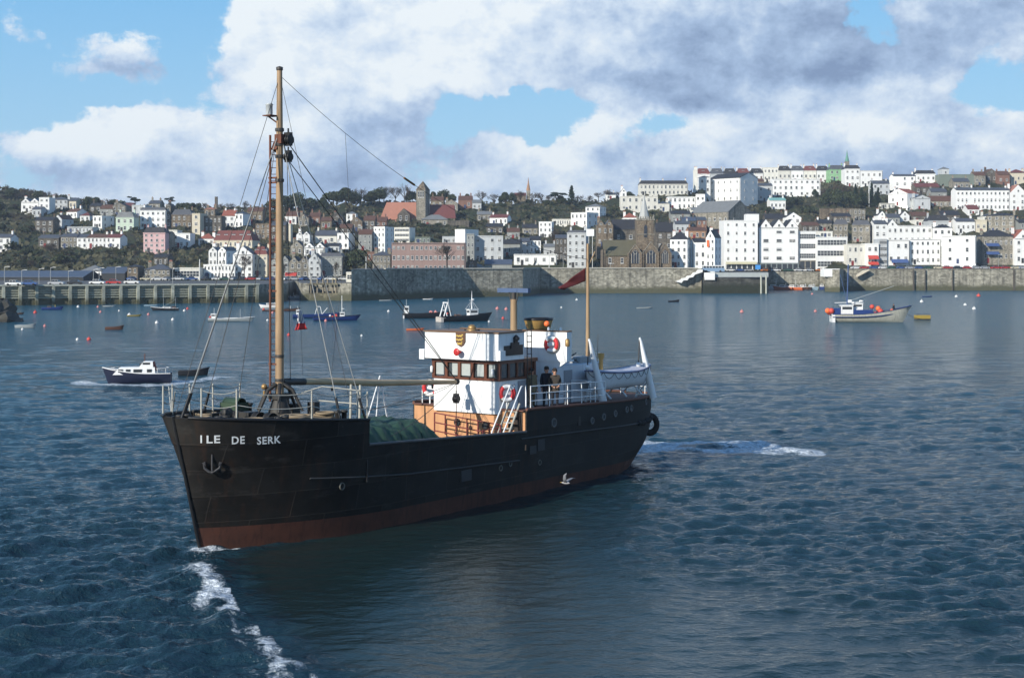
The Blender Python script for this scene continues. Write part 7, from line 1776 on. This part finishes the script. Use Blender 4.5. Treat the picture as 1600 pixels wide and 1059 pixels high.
for q in ((1.2, -1.2), (4.8, 1.2), (1.2, 1.2), (4.8, -1.2)): rod(r, (3, 0, 6.6), (q[0], q[1], 3.8), .04, BW, 'stay')
k = MB(); rr = random.Random(6)
for i in range(6): k.box((-2.5 + rr.uniform(-1.5, 1.8), rr.uniform(-1, 1), 1.9), (.9, .7, .8), 0, rr.random())
k.build('deck_gear', BR, r); buoyball(r, -5.4, .4, 2.6, .3, RED); k = MB(); k.tube([(8.4, 0, 1.9), (12, 0, .8), (16, 0, 0)], .04, 4); k.build('mooring_rope', DW, r)
# right-hand fishing boat
r, s = place(1354, 503, R(-4), 'fishing_boat', 'white and blue fishing boat with orange floats moored at right', 'fishing boat', 1.0)
STR = mat('boat_stained_white', (.42, .41, .34), .7, .2, 1, streak=.45)
rw = hull_part(r, 12.4, 3.6, 1.4, STR, mat('boat_blue_rail', (.02, .04, .12), .6), .95, deckm=BR, sheer=.95)
k = MB(); k.box((-6.0, 0, .7), (.5, 3.5, 1.45)); o = k.build('transom', BW, r)
k = MB()
for sg in (-1, 1): k.tube([(q[7][0], q[0 if sg < 0 else -1][1] * 1.01, q[0][2] * .55) for q in rw], .10, 5)
k.build('blue_band', MC['boat_blue_rail'], r)
k = MB()
for i in range(6): k.box((-6.27, 1.0 - i * .36, 1.15), (.04, .24, .16))
for i in range(3): k.box((-6.27, .5 - i * .4, .75), (.04, .2, .12))
k.build('registration_marks', BLK, o)
cabin(r, -3.6, -.3, 1.4, 2.1, 1.9, 1.6); k = MB(); k.box((-5.3, .2, 1.9), (1.2, 2.4, 1.1)); k.box((-1.0, 0, 1.75), (3.8, 2.3, .85)); k.build('tarpaulin_shelter', BLUE, r)
cabin(r, -1.6, .4, 2.1, 1.8, 1.5, 1.2); rod(r, (-3.4, 0, 3.0), (-3.2, 0, 10.2), .12, mat('boat_blue_mast', (.05, .09, .2), .6)); rod(r, (-3.4, 0, 3.6), (4.8, 0, 6.4), .05, GRY, 'derrick'); rod(r, (-3.4, 0, 3.4), (-4.6, 0, 8.4), .05, MC['boat_blue_mast'], 'derrick')
k = MB(); k.tube([(-5.6, 0, 3.4), (-1.2, 0, 3.5)], .06, 5); k.lathe([(.35, 0), (.35, .3)], (-2.4, -.3, 3.3), 10); k.lathe([(.4, 0), (.4, .25)], (-.9, .1, 3.6), 10); k.box((-3.0, -.4, 3.7), (.6, .6, .5)); k.build('radar_and_lamps', BW, r)
for i, (x, y, z, q) in enumerate([(-6.9, -.7, 2.0, .5), (-6.3, -1.0, 2.0, .5), (-6.6, -.4, 1.7, .45), (2.0, -.2, 2.4, .45), (2.3, -.8, 1.9, .5), (1.0, .2, 2.7, .42), (4.4, -.2, 2.0, .35), (1.4, -.8, 1.5, .35)]): buoyball(r, x, y, z, q, RED if i % 3 else mat('orange_float', (.8, .16, .04)))
p_ = person((r.location.x + 4.9 * math.cos(R(-4)), r.location.y + .3, 1.45), R(30), BLK, TRO, 'person in dark clothes standing in the bow of the right hand fishing boat', 'stand', 1.75)
k = MB(); k.tube([(6.4, 0, 1.9), (8, 0, .9), (11, 0, .2)], .04, 4); k.build('mooring_rope', DW, r)
# inner basin boats
for i, (px, py, m, lb_, L) in enumerate([(1209, 453, BW, 'white boat with mast at the left of the inner basin', 9), (1224, 453.5, OR, 'orange boat second from left in the inner basin', 9), (1240, 453.5, OR, 'orange and white workboat in the middle of the inner basin', 11), (1256, 453, BR, 'rusty boat right of the middle in the inner basin', 9), (1270, 453, PALE, 'pale boat near the right of the inner basin', 9), (1284, 452.5, BLUE, 'blue boat at the right end of the inner basin', 6)]):
    r, s = place(px, py, R(180 - 20 * i), 'moored_boat', lb_, 'boat', .8); hull_part(r, L, 3, 1.6, m, BW, .8); cabin(r, .5, 0, 1.4, 2.6, 1.8, 1.3); rod(r, (-1.2, 0, 1), (-1.2, 0, 5.2 if i in (0, 2) else 3.4), .09, BW)
# buoys
BU = {'red': RED, 'pink': PNK, 'white': WB, 'dark': DB}
bm = {}
for c, m in BU.items():
    k = MB(); k.sph((0, 0, .12), .5, 9, 0, .95); k.tube([(0, 0, .5), (0, 0, .72)], .09, 6); k.torus((0, 0, .76), .09, .03, 8, 5, 0, 'y'); bm[c] = k.mesh('mooring_buoy', [m])
BUOYS = [(55,489,'red',3,'red buoy in line below the left part of the ribbed pier'),(70,510,'pink',2.5,'faded red buoy right of the small pale grey dinghy'),(35,515,'white',2.2,'white buoy just under the small pale grey dinghy'),(121,531,'white',2.6,'white buoy beside the large red one above the cabin cruiser'),(139,531,'red',3.6,'large red buoy above the cabin cruiser'),
 (179,514,'pink',2,'pink buoy touching the tiny brown punt'),(122,480,'white',2.2,'white buoy right of the blue open boat'),(153,480,'pink',2,'upper of two pink buoys below the middle of the ribbed pier'),(157,488,'pink',2.2,'lower of two pink buoys below the middle of the ribbed pier'),(202,493,'white',3,'white buoy at the bow of the olive yellow dinghy'),
 (232,492,'pink',2.4,'pink buoy right of the olive yellow dinghy'),(245,505,'white',3,'white buoy below the two masted boat'),(270,500,'white',2.6,'white buoy right below the two masted boat'),(288,486,'white',2.2,'white buoy right of the two masted boat'),(293,483,'red',2.2,'red buoy right of the two masted boat'),(186,486,'white',1.6,'tiny white buoy below the ribbed pier'),
 (426,489,'pink',2.4,'pink buoy left of the mast below the motor cruiser'),(412,484,'red',2.2,'red buoy at the left of the motor cruiser'),(418,501,'white',2,'white buoy left of the mast'),(451,524,'red',2.8,'red buoy right of the mast beside the small flag'),(509,502,'pink',2.6,'pale orange buoy under the blue boat with tall mast'),(565,525,'white',2,'white buoy right of the blue fishing boats'),
 (607,487,'white',2.2,'white buoy left of the black open fishing boat'),(777,483,'pink',3,'left of two pink buoys right of the trawler'),(791,484,'pink',3,'right of two pink buoys right of the trawler'),(786,498,'red',2.6,'red buoy under the pair right of the trawler'),(764,503,'white',1.8,'white buoy under the bow of the trawler'),(901,469,'white',2,'white buoy below the long granite wall by the ensign'),
 (877,481,'white',1.6,'tiny white buoy left of the ensign pole'),(1159,488,'pink',3.2,'pink buoy alone right of the ship stern in open water'),(1274,487,'pink',2.6,'pink buoy left of the right hand fishing boat'),(1269,460,'pink',2,'pink buoy near the right pier head'),(1440,472,'white',2.8,'white buoy above the yellow raft'),(1494,464,'white',2.4,'white buoy near the right quay'),
 (1529,463,'red',3.2,'red buoy nearest the right quay'),(1508,477,'white',2.6,'left of two white buoys at the right'),(1522,483,'white',3,'right of two white buoys at the right')]
for px, py, c, rp, lab in BUOYS:
    D = CH * F / (py - HZ); o = inst('mooring_buoy', bm[c], None, ((px - 800) * D / F, D, 0)); q = rp * D / F / .5 * .95; o.scale = (q, q, q); tag(o, lab, 'buoy', 'mooring buoys in the harbour')

for o in bpy.data.objects:
    if o.parent is None and 'label' in o and not 4 <= len(o['label'].split()) <= 16: print('LABEL LENGTH', o.name, o['label'])

# sea air between the harbour and the hill
k = MB(); k.box((0, 450, 47), (7800, 3600, 110)); hz = k.build('haze', None or [bpy.data.materials.new('haze_air')])
hm = hz.data.materials[0]; hm.use_nodes = True; t = hm.node_tree; t.nodes.clear(); o_ = N(t, 'ShaderNodeOutputMaterial'); v_ = N(t, 'ShaderNodeVolumePrincipled')
v_.inputs['Color'].default_value = (.80, .88, 1, 1); v_.inputs['Density'].default_value = .00015; v_.inputs['Anisotropy'].default_value = .2; lk(t, v_.outputs[0], o_.inputs['Volume'])
tag(hz, 'thin blue sea haze over the harbour and town', kind='stuff')
